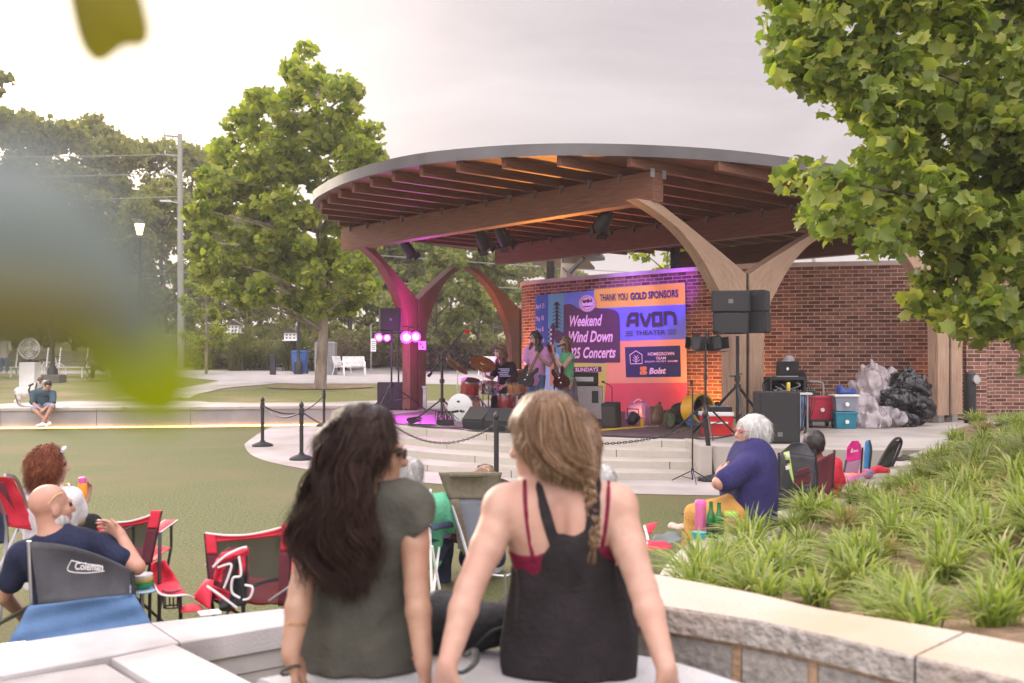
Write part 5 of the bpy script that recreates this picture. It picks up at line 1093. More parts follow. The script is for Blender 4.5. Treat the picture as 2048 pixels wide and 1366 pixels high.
# wedge monitors, amplifiers, bags
def wedge(px, py, rz, label):
    p = gnd(px, py, .488); M = Matrix.Rotation(rz, 3, 'Z'); t = thing('stage_monitor', label, 'loudspeaker', p, 'wedge monitors'); X = lambda x, y, z_: p+M @ V((x, y, z_))
    mb = MB(); P = [(-.2, 0), (.2, 0), (.24, .16), (.0, .37), (-.2, .12)]; mb.prism([X(-.24, y, h) for y, h in P], M @ V((.48, 0, 0))); mb.build('cabinet', BLACKM, t, bevel=.012)
    mb = MB(); mb.prism([X(-.22, y, h) for y, h in ((.25, .18), (.02, .385), (.012, .378), (.242, .172))], M @ V((.44, 0, 0))); mb.build('grille', GRILL, t)
wedge(962, 858, 2.5, 'black wedge monitor in front of the bass drum'); wedge(1003, 862, 2.9, 'black wedge monitor next to the blond woman, right of the other wedge')
GREYC = mat('grey_tolex', (.34, .33, .36, 1), (.42, .41, .44, 1), 60, .7, .2, 200)
p = gnd(1181, 840, .488); t = thing('bass_cabinet', 'large pale grey bass amplifier cabinet in front of the banner', 'loudspeaker', p)
mb = MB(); mb.box(p+V((0, .2, .34)), (.52, .42, .66), -.12); mb.build('cabinet', GREYC, t, bevel=.02); mb = MB(); mb.box(p+V((.09, -.02, .46)), (.13, .02, .24), -.12); mb.build('port', BLACK, t); mb = MB()
for x in (-.2, .22): mb.box(p+V((x, -.02+.024*(x > 0), .6)), (.05, .015, .05), -.12)
mb.build('corner', STEEL, t)
mb = MB(); q = p+V((-.08, .2, .67)); mb.box(q+V((0, 0, .14)), (.50, .3, .27), -.12); o = mb.build('amplifier_head', BLACKM, None, bevel=.015); tag(o, 'black amplifier head on top of the pale grey cabinet', 'amplifier'); mb = MB(); mb.box(q+V((-.04, -.155, .14)), (.36, .01, .09), -.12); mb.build('control_panel', STEEL, o)
p = gnd(1224, 856, .488); t = thing('guitar_amplifier', 'small black guitar amplifier with dark grille right of the grey cabinet', 'amplifier', p); M_ = Matrix.Rotation(-.5, 3, 'Z') @ Matrix.Rotation(.12, 3, 'X'); mb = MB(); mb.box(p+V((0, .12, .22)), (.28, .24, .44), M_); mb.build('cabinet', BLACKM, t, bevel=.012); mb = MB(); mb.box(p+V((-.06, .015, .2)), (.23, .015, .34), M_); mb.build('grille', mat('brown_grille', (.035, .03, .026, 1), (.05, .045, .04, 1), 200), t)
p = gnd(1222, 838, .488); mb = MB(); mb.tube(catmull([p+V((.02, 0, 0)), p+V((.02, 0, .55)), p+V((.0, 0, .66)), p+V((-.14, -.05, .74))], 6), .009, 6); mb.tube([p+V((-.14, -.05, .74)), p+V((-.19, -.07, .76))], .02, 8); mb.lathe([(.1, 0), (.1, .015), (.02, .025)], p, 14); tag(mb.build('amp_mic_stand', BLACK), 'small bent black gooseneck stand behind the guitar amplifier', 'stand')  # small boom microphone stand for the amplifier
p = gnd(1278, 843, .488); t = thing('blower', 'violet portable floor blower by the amber lamp', 'blower', p); VIO = mat('violet_plastic', (.10, .08, .36, 1), (.13, .10, .42, 1), 3, .4)
mb = MB(); mb.lathe([(.12, -.16), (.17, -.14), (.18, .1), (.16, .14)], p+V((.02, .1, .2)), 24, 0, frame((.75, -.6, .1))); mb.box(p+V((-.12, .05, .1)), (.2, .22, .16), .4); mb.build('housing', VIO, t, smooth=40); mb = MB(); mb.lathe([(.001, .13), (.13, .13)], p+V((.02, .1, .2)), 20, 0, frame((.75, -.6, .1))); mb.build('intake', BLACK, t); mb = MB(); mb.tube(catmull([p+V((-.1, .1, .36)), p+V((.0, .1, .43)), p+V((.1, .1, .37))], 5), .014, 6); mb.build('handle', VIO, t)
p = gnd(1285, 852, .488); mb = MB(); mb.lathe([(.032, 0), (.042, .12), (.044, .125), (.04, .12), (.03, .01)], p, 16); tag(mb.build('cup', mat('yellow_plastic', (.55, .36, .03, 1), rough=.4), smooth=40), 'yellow cup on the stage floor beside the blower', 'cup')
p = gnd(1302, 852, .492); mb = MB(); mb.prism([p+V((-.12, -.08, 0)), p+V((.12, -.1, 0)), p+V((.15, .1, 0)), p+V((-.08, .12, 0))], (0, 0, .003)); tag(mb.build('paper', WHITE), 'white sheet of paper lying by the yellow cup', 'paper')
# cases and bags (soft shapes built later as SDF)
p = gnd(1398, 853, .488); YEL = mat('yellow_paint', (.62, .36, .02, 1), (.7, .42, .03, 1), 5, .35); t = thing('drum_fan', 'large round yellow drum fan on the stage floor', 'fan', p)
M_ = frame((.55, -.82, .12)); c = p+V((0, .1, .30)); mb = MB(); mb.lathe([(.25, -.15), (.285, -.15), (.285, .15), (.25, .15), (.25, -.15)], c, 30, 0, M_); mb.build('drum', YEL, t, smooth=40); mb = MB()
for r in (.06, .11, .16, .21, .25): mb.tube([c+M_ @ V((r*math.cos(a), r*math.sin(a), .14)) for a in [i*math.pi/10 for i in range(21)]], .005, 4, caps=False)
mb.lathe([(.001, -.1), (.26, -.1)], c, 24, 0, M_)
for i in range(8): a = i*math.pi/4; mb.tube([c+M_ @ V((.05*math.cos(a), .05*math.sin(a), .14)), c+M_ @ V((.26*math.cos(a), .26*math.sin(a), .14))], .005, 4)
mb.build('grille', BLACK, t); mb = MB(); mb.lathe([(.001, .15), (.05, .148), (.055, .13)], c, 14, 0, M_); mb.build('hub', YEL, t); mb = MB(); mb.tube([c+V((-.2, 0, -.2)), p+V((-.24, .05, .015)), p+V((.24, .05, .015)), c+V((.2, 0, -.2))], .016, 6); mb.build('foot', BLACK, t)
COOLR = mat('cooler_red', (.50, .02, .02, 1), (.58, .03, .03, 1), 4, .4); p = gnd(1432, 869, .488); t = thing('cool_box', 'red cool box with white lid on the stage by the right column', 'cool box', p)
mb = MB(); frus(mb, p, (.42, .34), (.48, .38), .30); mb.build('body', COOLR, t, bevel=.015); mb = MB(); mb.box(p+V((0, 0, .335)), (.50, .40, .068)); mb.build('lid', WHITE, t, bevel=.015); mb = MB(); mb.box(p+V((0, -.2, .2)), (.3, .012, .03)); mb.build('stripe', WHITE, t)
mb = MB(); mb.box(p+V((.03, 0, .41)), (.40, .28, .08)); o = tag(mb.build('mixer', BLACK, bevel=.01), 'small black audio mixer lying on the red cool box', 'mixer'); mb = MB()
for i in range(8):
    for j in range(3): mb.cyl(p+V((-.13+.045*i, -.08+.07*j, .45)), p+V((-.13+.045*i, -.08+.07*j, .465)), .012, n=6)
mb.build('knobs', STEEL, o)
p = gnd(1398, 872, .488); stand('lighting_stand', 'black tripod light stand in front of the yellow fan carrying the dark lamps', gnd(1411, 876, .488), 1.62, .5, .62, .018, 2.6)
for dx, lb in ((-.08, 'dark stage lamp, left of the two on the light stand by the right column'), (.12, 'dark stage lamp, right of the two on the light stand by the right column')): par_can(at(1411, 690, 15.4)+V((dx, 0, .02)), (-.6 if dx < 0 else .7, -.55, .1), lb, None, .12, .26, 'dark lamps on the light stand')
p = gnd(1385, 966, .006); stand('phone_stand', 'thin black stand with a phone at the foot of the steps', p, at(0, 775, p.y).z, .16, .3, .011, .5); q = at(1383, 766, p.y); mb = MB(); mb.box(q, (.04, .012, .09), .3); tag(mb.build('phone', BLACK, bevel=.004), 'phone clamped on the thin stand by the steps', 'phone')
mb = MB(); q2 = at(1400, 790, p.y+.5)
# sound desk
TBL = mat('table_top', (.5, .49, .47, 1), (.56, .55, .53, 1), 4, .6); Yt = 16.3; zt = at(0, 787, Yt).z; x0, x1 = at(1521, 0, Yt).x, at(1618, 0, Yt).x; t = thing('folding_table', 'white folding table of the sound desk', 'table', ((x0+x1)/2, Yt, .48))
MB().box(((x0+x1)/2, Yt+.1, zt), (x1-x0, .6, .035)).build('tabletop', TBL, t, bevel=.008)
for x in (x0+.06, x1-.06):
    for y in (-.12, .3): mb = MB(); mb.tube([(x, Yt+y, .48), (x, Yt+y, zt-.018)], .014, 6); mb.build('leg', STEEL, t)
xr = at(1572, 0, Yt).x; mb = MB(); zr_ = zt+.018; w = .58
mb.box((xr, Yt+.1, zr_+.23), (w, .42, .05)); mb.box((xr, Yt+.1, zr_+.01), (w, .42, .02)); mb.box((xr-w/2+.015, Yt+.1, zr_+.115), (.03, .42, .19)); mb.box((xr+w/2-.015, Yt+.1, zr_+.115), (.03, .42, .19)); mb.box((xr, Yt+.28, zr_+.115), (w-.06, .05, .19))
o = tag(mb.build('equipment_rack', BLACKM), 'black equipment rack case full of cables on the sound desk', 'rack'); mb = MB(); rd = random.Random(4)
for i in range(9): a = V((xr+rd.uniform(-.22, .22), Yt-.05, zr_+rd.uniform(.05, .19))); mb.tube(catmull([a, a+V((rd.uniform(-.1, .1), -.05, -.05)), a+V((rd.uniform(-.15, .15), -.02, -.1 if a.z > zr_+.12 else -.02))], 5), .006, 4)
mb.build('cables', mat('grey_cable', (.25, .25, .25, 1), rough=.5), o)
zl = zr_+.262; t = thing('laptop', 'black laptop with white logo on the lid on the rack case', 'laptop', (xr+.03, Yt+.1, zl)); Mx = Matrix.Rotation(.2, 3, 'X'); MB().box((xr+.03, Yt+.16, zl), (.36, .25, .016)).build('base', STEEL, t); MB().box(V((xr+.03, Yt+.02, zl+.125)), (.37, .012, .25), Mx).build('lid', BLACK, t, bevel=.006)
c = V((xr+.03, Yt+.011, zl+.125)); mb = MB(); mb.prism([c+V((.022*math.cos(a)*(1.0-.12*math.cos(2*a)), -.003, .024*math.sin(a))) for a in [i*math.pi/10 for i in range(20)]], (0, .002, 0)); mb.prism([c+V((.0, -.003, .026)), c+V((.01, -.003, .038)), c+V((.014, -.003, .036)), c+V((.006, -.003, .026))], (0, .002, 0)); mb.build('logo', WHITE, t)
q = V((at(1577, 0, Yt-.15).x, Yt-.14, zt+.018)); mb = MB(); mb.lathe([(.028, 0), (.033, .008), (.033, .155), (.026, .168), (.001, .166)], q, 16); tag(mb.build('drink_can', mat('gold_can', (.6, .42, .05, 1), (.7, .55, .15, 1), 30, .3, metal=.6), smooth=40), 'yellow drink can at the front edge of the sound desk', 'can')
mb = MB()
for i in range(10): a = V((x0+.05+.02*i if i < 5 else x1-.02-.03*(i-5), Yt-.1+.03*i, zt+.02)); mb.tube(catmull([a+V((.1 if i < 5 else -.1, .1, .25)), a+V((-.05 if i < 5 else .08, 0, .12)), a+V((0.03 if i < 5 else .1, -.05, -.25)), a+V((.08*math.sin(i), 0, -.72))], 6), .007, 4)
tag(mb.build('cable_bundle', BLACK), 'loose black cables hanging down both ends of the sound desk', 'cables')
# tubs and cart
RTUB = mat('red_tub', (.42, .018, .05, 1), (.48, .025, .06, 1), 4, .45); TTUB = mat('teal_tub', (.015, .18, .26, 1), (.02, .21, .3, 1), 4, .45); GTUB = mat('grey_tub', (.20, .22, .27, 1), (.26, .28, .33, 1), 4, .4)
def tub(p, a, b_, h, m, label, lid=None):
    t = thing('storage_tub', label, 'tub', p); mb = MB(); frus(mb, p, a, b_, h); mb.build('body', m, t, bevel=.012); mb = MB(); mb.box(V(p)+V((0, 0, h-.012)), (b_[0]+.035, b_[1]+.035, .032)); mb.build('rim' if not lid else 'lid', lid or m, t, bevel=.006)
    mb = MB(); mb.cyl(V(p)+V((0, -a[1]/2-.03, h*.42)), V(p)+V((0, -a[1]/2-.06, h*.42)), .035, n=14); mb.build('sticker', WHITE, t)
p = gnd(1641, 855, .482)+V((0, .1, 0)); t = thing('platform_cart', 'black platform cart with bent silver handle under the red tub', 'cart', p); MB().box(p+V((0, 0, .13)), (.52, .5, .04)).build('platform', BLACKM, t, bevel=.008)
for x in (-.2, .2):
    for y in (-.18, .18): MB().cyl(p+V((x-.02, y, .055)), p+V((x+.02, y, .055)), .055, n=12).build('wheel', BLACK, t)
mb = MB(); mb.tube(catmull([p+V((-.24, .26, .1)), p+V((-.24, .28, .7)), p+V((-.18, .28, .80)), p+V((.1, .28, .80)), p+V((.17, .28, .7)), p+V((.17, .26, .1))], 5), .018, 7); mb.build('handle', STEEL, t)
tub(p+V((.0, -.02, .15)), (.38, .3), (.46, .38), .40, RTUB, 'crimson storage tub standing on the platform cart'); tub(gnd(1622, 850, .482)+V((-.08, .55, 0)), (.4, .3), (.5, .4), .62, mat('green_tub', (.02, .09, .06, 1), rough=.5), 'dark green lidded tub behind the crimson tub')
p = gnd(1691, 857, .482)+V((0, .1, 0)); tub(p, (.33, .28), (.38, .33), .29, TTUB, 'teal storage tub with white sticker on the plaza floor'); tub(p+V((0, 0, .31)), (.34, .29), (.40, .34), .28, GTUB, 'blue grey translucent tub on the teal tub', WHITE)
# street furniture at the wall
p = gnd(1940, 846, .482); t = thing('litter_bin', 'black tubular bin standing against the right end of the brick wall', 'bin', p); mb = MB(); mb.lathe([(.10, 0), (.11, .03), (.11, .86), (.105, .93)], p, 20); mb.ball(p+V((0, 0, .92)), (.105, .105, .06), 14); mb.build('body', BLACK, t, smooth=40); mb = MB(); mb.lathe([(.055, .0), (.085, .0), (.085, .05), (.055, .05)], p+V((.05, -.09, .83)), 18, 0, frame((.4, -.9, .1))); mb.build('ring', STEEL, t, smooth=40)
p = gnd(848, 820, .484); mb = MB(); mb.box(p+V((.02, 0, .26)), (.09, .09, .52)); mb.box(p+V((.02, 0, .545)), (.13, .12, .05)); tag(mb.build('path_light', STEEL, bevel=.008), 'short steel bollard light at the foot of the purple column', 'bollard')
q = at(845, 691, 23.6); mb = MB(); mb.box(q+V((0, 0, 0)), (.19, .05, .21), -.3); o = tag(mb.build('junction_box', mat('grey_box', (.4, .38, .42, 1), rough=.5), bevel=.008), 'grey electrical box fixed to the purple column', 'electrical box'); mb = MB()
for x, h in ((-.05, .03), (.05, .03), (0, -.04)): mb.box(q+V((x+.01, -.03, h)), (.03, .01, .05), -.3)
mb.build('socket', BLACK, o)
p = at(1036, 790, 27); p.z = gz(27); mb = MB(); mb.tube(catmull([p+V((-.14, 0, 0)), p+V((-.14, 0, .7)), p+V((-.08, 0, .9)), p+V((.06, 0, .92)), p+V((.16, 0, .8)), p+V((.17, 0, 0))], 6), .025, 8); tag(mb.build('bicycle_rack', WHITE, smooth=50), 'white bent tube rack behind the drummer', 'rack')
p = gnd(1101, 846, .488)+V((0, .9, 0)); mb = MB(); mb.box(p+V((0, 0, .2)), (.34, .3, .46), -.2); o = tag(mb.build('equipment_box', mat('pale_box', (.42, .38, .55, 1), (.5, .45, .62, 1), 4, .6), bevel=.01), 'pale box with dark strap behind the guitarist', 'box'); MB().box(p+V((-.05, -.16, .2)), (.06, .02, .47), -.2).build('strap', BLACK, o)
# cables over the steps
CBL = mat('cable', (.012, .012, .013, 1), rough=.55); rd = random.Random(9)
def lay(P, label, r=.011):
    mb = MB(); mb.tube(catmull([V(p)+V((0, 0, r)) for p in P], 6), r, 5); tag(mb.build('cable', CBL), label, 'cable', 'black cables on the stage edge')
E = lambda k, i, z_: Oc[i].lerp(Fc[i], k/4)+V((0, 0, z_))
lay([E(3.6, i, .482) for i in (24, 27, 30)]+[E(3.5-.0*i, i, .482) for i in (33, 36, 40, 44, 48)]+[E(3.55, 53, .482), E(3.7, 58, .482)], 'long black cable along the top step'); lay([E(3.4+.25*math.sin(i*1.3), i, .482) for i in range(26, 59, 3)], 'wavy black cable along the top step'); lay([E(3.85+.3*math.sin(i*.9), i, .487) for i in range(24, 50, 2)], 'looping black cable on the stage edge left of the wedges')
lay([E(3.9, 46, .487), E(3.5, 50, .482), E(3.45, 54, .482), E(3.6, 58, .482), V((3.0, 15.0, .49)), V((3.6, 15.9, .49))], 'black cable curling from the steps to the right stand')
mb = MB(); c = E(3.35, 29, .48)
for k in range(9): r = .09+.02*rd.random(); n_ = V((rd.uniform(-.4, .4), rd.uniform(-.4, .4), 1)).normalized(); M_ = frame(n_); mb.tube([c+V((0, 0, .06+.012*k))+M_ @ V((r*1.3*math.cos(a), r*math.sin(a), 0)) for a in [i*math.pi/8 for i in range(17)]], .009, 4, caps=False)
tag(mb.build('cable_coil', CBL), 'tangled coil of black cable on the top step below the bass drum', 'cable coil')
p = gnd(890, 850, .488); t = thing('stage_box', 'black cable stage box with plugged leads at the stage edge', 'box', p); MB().box(p+V((0, .05, .05)), (.32, .14, .09), .1).build('housing', BLACKM, t); mb = MB()
for k in range(10): a = p+V((-.13+.03*k, 0, .09)); mb.tube(catmull([a, a+V((.01, -.04, .12)), a+V((rd.uniform(-.08, .08), .02, .16)), a+V((rd.uniform(-.2, .2), .15, .0))], 5), .007, 4)
mb.build('leads', CBL, t)
# ---------------------------------------------------------------- smooth bodies: signed distance shapes turned into one continuous skin
class SDF:
    def __init__(s, h): s.h = h; s.ops = []
    def cone(s, p0, p1, r0, r1, k=.02, flat=1.0, fd=None, neg=False):
        p0, p1 = np.array(p0, float), np.array(p1, float); d = p1-p0; L2 = max(1e-9, d @ d); m = max(r0, r1)*1.05
        g = None if flat == 1 else np.array(V(fd).normalized())
        def fn(X, Y, Z):
            x, y, z_ = X-p0[0], Y-p0[1], Z-p0[2]; t = np.clip((x*d[0]+y*d[1]+z_*d[2])/L2, 0, 1); x, y, z_ = x-t*d[0], y-t*d[1], z_-t*d[2]; r = r0+(r1-r0)*t
            if g is None: return np.sqrt(x*x+y*y+z_*z_)-r
            q = (x*g[0]+y*g[1]+z_*g[2])*(1/flat-1); x, y, z_ = x+q*g[0], y+q*g[1], z_+q*g[2]; n = np.sqrt(x*x+y*y+z_*z_); return (n-r)*(flat+(1-flat)*.5)
        s.ops.append((np.minimum(p0, p1)-m, np.maximum(p0, p1)+m, fn, k, neg)); return s
    def ell(s, c, r, M=None, k=.02, neg=False):
        c = np.array(c, float); r = np.array(r if hasattr(r, '__len__') else (r, r, r), float); M = np.array(M or Matrix.Identity(3)); m = r.max()*1.02
        def fn(X, Y, Z):
            x, y, z_ = X-c[0], Y-c[1], Z-c[2]; q = [M[0, i]*x+M[1, i]*y+M[2, i]*z_ for i in range(3)]
            k0 = np.sqrt(sum((q[i]/r[i])**2 for i in range(3))); k1 = np.sqrt(sum((q[i]/r[i]**2)**2 for i in range(3)))+1e-9; return k0*(k0-1)/k1
        s.ops.append((c-m, c+m, fn, k, neg)); return s
    def chain(s, P, rs, k=.02, **kw):
        for a, b, r0, r1 in zip(P, P[1:], rs, rs[1:]): s.cone(a, b, r0, r1, k, **kw)
        return s
    def cut(s, p, n):                      # drop the side the normal points to
        p, n = np.array(p, float), np.array(V(n).normalized()); s.ops.append((None, None, lambda X, Y, Z: (X-p[0])*n[0]+(Y-p[1])*n[1]+(Z-p[2])*n[2], 0, 'max')); return s
    def keep(s, poly):                     # keep what projects inside a polygon of (x, z)
        P = np.array(poly, float)
        def fn(X, Y, Z):
            x, z_ = X[:, :, 0], Z[:, 0, :] if Z.shape[1] == 1 else Z; x = X.reshape(-1, 1); z_ = Z.reshape(1, -1); d = np.full((x.size, z_.size), 1e9); ins = np.zeros((x.size, z_.size), bool)
            for a, b in zip(P, np.roll(P, -1, 0)):
                e = b-a; t = np.clip(((x-a[0])*e[0]+(z_-a[1])*e[1])/max(1e-9, e @ e), 0, 1); d = np.minimum(d, (x-a[0]-t*e[0])**2+(z_-a[1]-t*e[1])**2)
                c = (a[1] > z_) != (b[1] > z_); ins ^= c & (x < (b[0]-a[0])*(z_-a[1])/(b[1]-a[1]+1e-12)+a[0])
            d = np.sqrt(d); return np.where(ins, -d, d)[:, None, :]
        s.ops.append((None, None, fn, 0, 'max')); return s
    def noise(s, amp, fr, seed=0, st=(1, 1, 1)):
        rng = np.random.default_rng(seed); Kv = rng.normal(size=(7, 3))*fr*np.array(st); ph = rng.random(7)*6.28
        s.ops.append((None, None, lambda X, Y, Z: amp/2.5*sum(np.sin(Kv[i, 0]*X+Kv[i, 1]*Y+Kv[i, 2]*Z+ph[i]) for i in range(7)), 0, 'add')); return s
    def field(s):
        B = [o for o in s.ops if o[0] is not None and not o[4]]; h = s.h
        lo = np.min([o[0] for o in B], 0)-3*h-.01; hi = np.max([o[1] for o in B], 0)+3*h+.01; n = np.ceil((hi-lo)/h).astype(int)+1
        ax = [lo[i]+h*np.arange(n[i]) for i in range(3)]; D = np.full(n, .5, np.float32); s.lo, s.n = lo, n
        for a, b, fn, k, neg in s.ops:
            if a is None:
                q = fn(ax[0][:, None, None], ax[1][None, :, None], ax[2][None, None, :]); D = np.maximum(D, q).astype(np.float32) if neg == 'max' else (D+q).astype(np.float32); continue
            m = k+2*h; i0 = np.clip(np.floor((a-m-lo)/h).astype(int), 0, n); i1 = np.clip(np.ceil((b+m-lo)/h).astype(int)+1, 0, n)
            if (i1 <= i0).any(): continue
            sl = tuple(slice(i0[i], i1[i]) for i in range(3)); q = fn(ax[0][sl[0]][:, None, None], ax[1][sl[1]][None, :, None], ax[2][sl[2]][None, None, :]); d = D[sl]
            if neg: q = -q; t = np.clip(.5-.5*(d-q)/max(k, 1e-6), 0, 1); D[sl] = d*(1-t)+q*t+k*t*(1-t)
            else: t = np.clip(.5+.5*(d-q)/max(k, 1e-6), 0, 1); D[sl] = d*(1-t)+q*t-k*t*(1-t)
        s.D = D; return D
    def hit(s, px, py, Y0, Y1=None, step=.003):
        """first point of the surface along a line of sight"""
        for i in range(int(((Y1 or Y0+.8)-Y0)/step)):
            p = at(px, py, Y0+i*step); j = np.round((np.array(p)-s.lo)/s.h).astype(int)
            if (j >= 0).all() and (j < s.n).all() and s.D[tuple(j)] < 0: return p
        return at(px, py, Y0+.3)
    def build(s, name, m, parent=None):
        D = s.field(); h, lo = s.h, s.lo; sg = D < 0; nx, ny, nz_ = D.shape
        acc = np.zeros((nx-1, ny-1, nz_-1, 3), np.float32); cnt = np.zeros((nx-1, ny-1, nz_-1), np.float32)
        cor = [(i, j, k) for i in (0, 1) for j in (0, 1) for k in (0, 1)]; sub = lambda c: tuple(slice(c[i], D.shape[i]-1+c[i]) for i in range(3))
        for a in cor:
            for axis in range(3):
                if a[axis]: continue
                b = list(a); b[axis] = 1; da, db = D[sub(a)], D[sub(b)]; x = (da < 0) != (db < 0); t = np.where(x, da/(da-db+1e-12*(da == db)), 0)
                for i in range(3): acc[..., i] += np.where(x, a[i]+(t if i == axis else 0), 0)
                cnt += x
        act = cnt > 0; idx = np.full(act.shape, -1, np.int64); idx[act] = np.arange(act.sum()); c = np.argwhere(act); Vv = (acc[act]/cnt[act][:, None]+c)*h+lo
        Fs = []
        for axis in range(3):
            u, w = (axis+1) % 3, (axis+2) % 3; a = [slice(None)]*3; b = [slice(None)]*3; a[axis] = slice(0, -1); b[axis] = slice(1, None); x = np.argwhere(sg[tuple(a)] != sg[tuple(b)])
            x = x[(x[:, u] > 0) & (x[:, w] > 0) & (x[:, u] < D.shape[u]-1) & (x[:, w] < D.shape[w]-1)]
            if not len(x): continue
            fl = sg[tuple(x.T)]; q = []
            for du, dw in ((1, 1), (0, 1), (0, 0), (1, 0)): y = x.copy(); y[:, u] -= du; y[:, w] -= dw; q.append(idx[tuple(y.T)])
            q = np.stack(q, 1); q[~fl] = q[~fl][:, ::-1]; Fs.append(q)
        return npmesh(name, Vv, np.concatenate(Fs), m, parent, smooth=True)
def skinmat(n, c, k=.85): return mat('skin_'+n, c, (c[0]*k, c[1]*k*.90, c[2]*k*.86, 1), 26, .5, .25, 180, detail=9, sss=.12, lo=.32, hi=.7, bdist=.004, c3=(c[0]*.92, c[1]*.78, c[2]*.76, 1), s3=7)
def cloth(n, c, k=1.25, scale=9, bump=.6, rough=.9, **kw): return mat('cloth_'+n, c, (c[0]*k, c[1]*k, c[2]*k, 1), scale, rough, bump, 45, bdist=.012, spec=.2, **kw)
def hairmat(n, a, b): return mat('hair_'+n, a, b, 60, .42, .5, 160, stretch=(1, 1, .12), bdist=.004, spec=.5)
SK_FAIR = skinmat('fair', (.47, .295, .225, 1)); SK_TAN = skinmat('tan', (.36, .215, .145, 1)); SK_RED = skinmat('ruddy', (.44, .25, .18, 1)); SK_DARK = skinmat('brown', (.16, .085, .055, 1))
H_DARK = hairmat('dark', (.008, .005, .005, 1), (.022, .014, .011, 1)); H_BROWN = hairmat('brown', (.055, .028, .016, 1), (.14, .075, .042, 1)); H_RED = hairmat('auburn', (.10, .026, .014, 1), (.24, .075, .035, 1)); H_GREY = hairmat('grey', (.30, .29, .28, 1), (.55, .54, .52, 1)); H_WHITE = hairmat('white', (.55, .54, .52, 1), (.75, .74, .72, 1)); H_BLOND = hairmat('blond', (.24, .15, .08, 1), (.5, .37, .23, 1))
EYEM = mat('eye', (.015, .012, .01, 1), rough=.15); LIPM = mat('lips', (.35, .10, .09, 1), rough=.45)
class Head:
    def __init__(s, c, f, up=(0, 0, 1), k=1.0): s.c = V(c); s.f = V(f).normalized(); u = V(up); s.r = s.f.cross(u).normalized(); s.u = s.r.cross(s.f).normalized(); s.k = k; s.M = Matrix((s.r, s.f, s.u)).transposed()
    def P(s, x, y, z_): return s.c+(s.r*x+s.f*y+s.u*z_)*s.k
    def skin(s, S_, neck=None, nr=.055):
        P, k, M = s.P, s.k, s.M; E = lambda p, r, kk=.02, neg=False: S_.ell(P(*p), [q*k for q in r], M, kk*k, neg)
        E((0, -.018, .032), (.075, .096, .086)); E((0, .022, -.03), (.062, .07, .098)); E((0, .062, -.098), (.032, .026, .022), .03); E((0, .055, -.055), (.04, .04, .04), .03)
        for x in (-1, 1): E((x*.04, .058, -.022), (.024, .022, .022), .02); E((x*.031, .094, .008), (.017, .014, .012), .012, True); E((x*.074, -.008, -.012), (.010, .022, .034), .008)
        S_.cone(P(0, .090, .02), P(0, .112, -.026), .0085*k, .0155*k, .012*k); E((0, .088, .026), (.045, .012, .010), .015); E((0, .090, -.060), (.021, .011, .009), .008)
        if neck is not None: S_.cone(P(0, -.022, -.06), neck, nr*k, nr*1.08*k, .03)
    def face(s, parent, lips=True):
        for x in (-1, 1): MB().ball(s.P(x*.031, .083, .006), .0115*s.k, 10).build('eye', EYEM, parent, smooth=60)
        if lips: MB().ball(s.P(0, .0975, -.060), (.018*s.k, .006*s.k, .006*s.k), 10, s.M).build('lips', LIPM, parent, smooth=60)
    def hair(s, h, m, parent, locks=(), vol=1.0, amp=.006, fr=70, fringe=.075, seed=1, cutface=True):
        S_ = SDF(h); P = s.P; S_.ell(P(0, -.022, .036), [q*s.k*vol for q in (.087, .106, .094)], s.M)
        S_.ell(P(0, -.045, -.02), [q*s.k*vol for q in (.083, .078, .085)], s.M, .03)
        if cutface: S_.ell(P(0, .115, fringe-.125), [q*s.k for q in (.066, .105, .1)], s.M, .02, True)
        for a, b, r0, r1 in locks: S_.cone(P(*a), P(*b), r0*s.k, r1*s.k, .03)
        if amp: S_.noise(amp, fr, seed)
        return S_.build('hair', m, parent)
    def glasses(s, m, parent, tinted=None):
        mb = MB()
        for x in (-1, 1):
            mb.tube([s.P(x*.032+.022*math.cos(a), .105, .006+.017*math.sin(a)) for a in [i*math.pi/6 for i in range(13)]], .0022*s.k, 5, caps=False); mb.tube([s.P(x*.055, .103, .010), s.P(x*.078, .05, .012), s.P(x*.079, -.01, .010)], .0026*s.k, 5)
        mb.tube([s.P(-.010, .107, .008), s.P(.010, .107, .008)], .0022*s.k, 5); o = mb.build('glasses', m, parent)
        if tinted:
            mb = MB()
            for x in (-1, 1): mb.prism([s.P(x*.032+.021*math.cos(a), .103, .006+.016*math.sin(a)) for a in [i*math.pi/7 for i in range(14)]], s.f*.002)
            mb.build('lens', tinted, o)
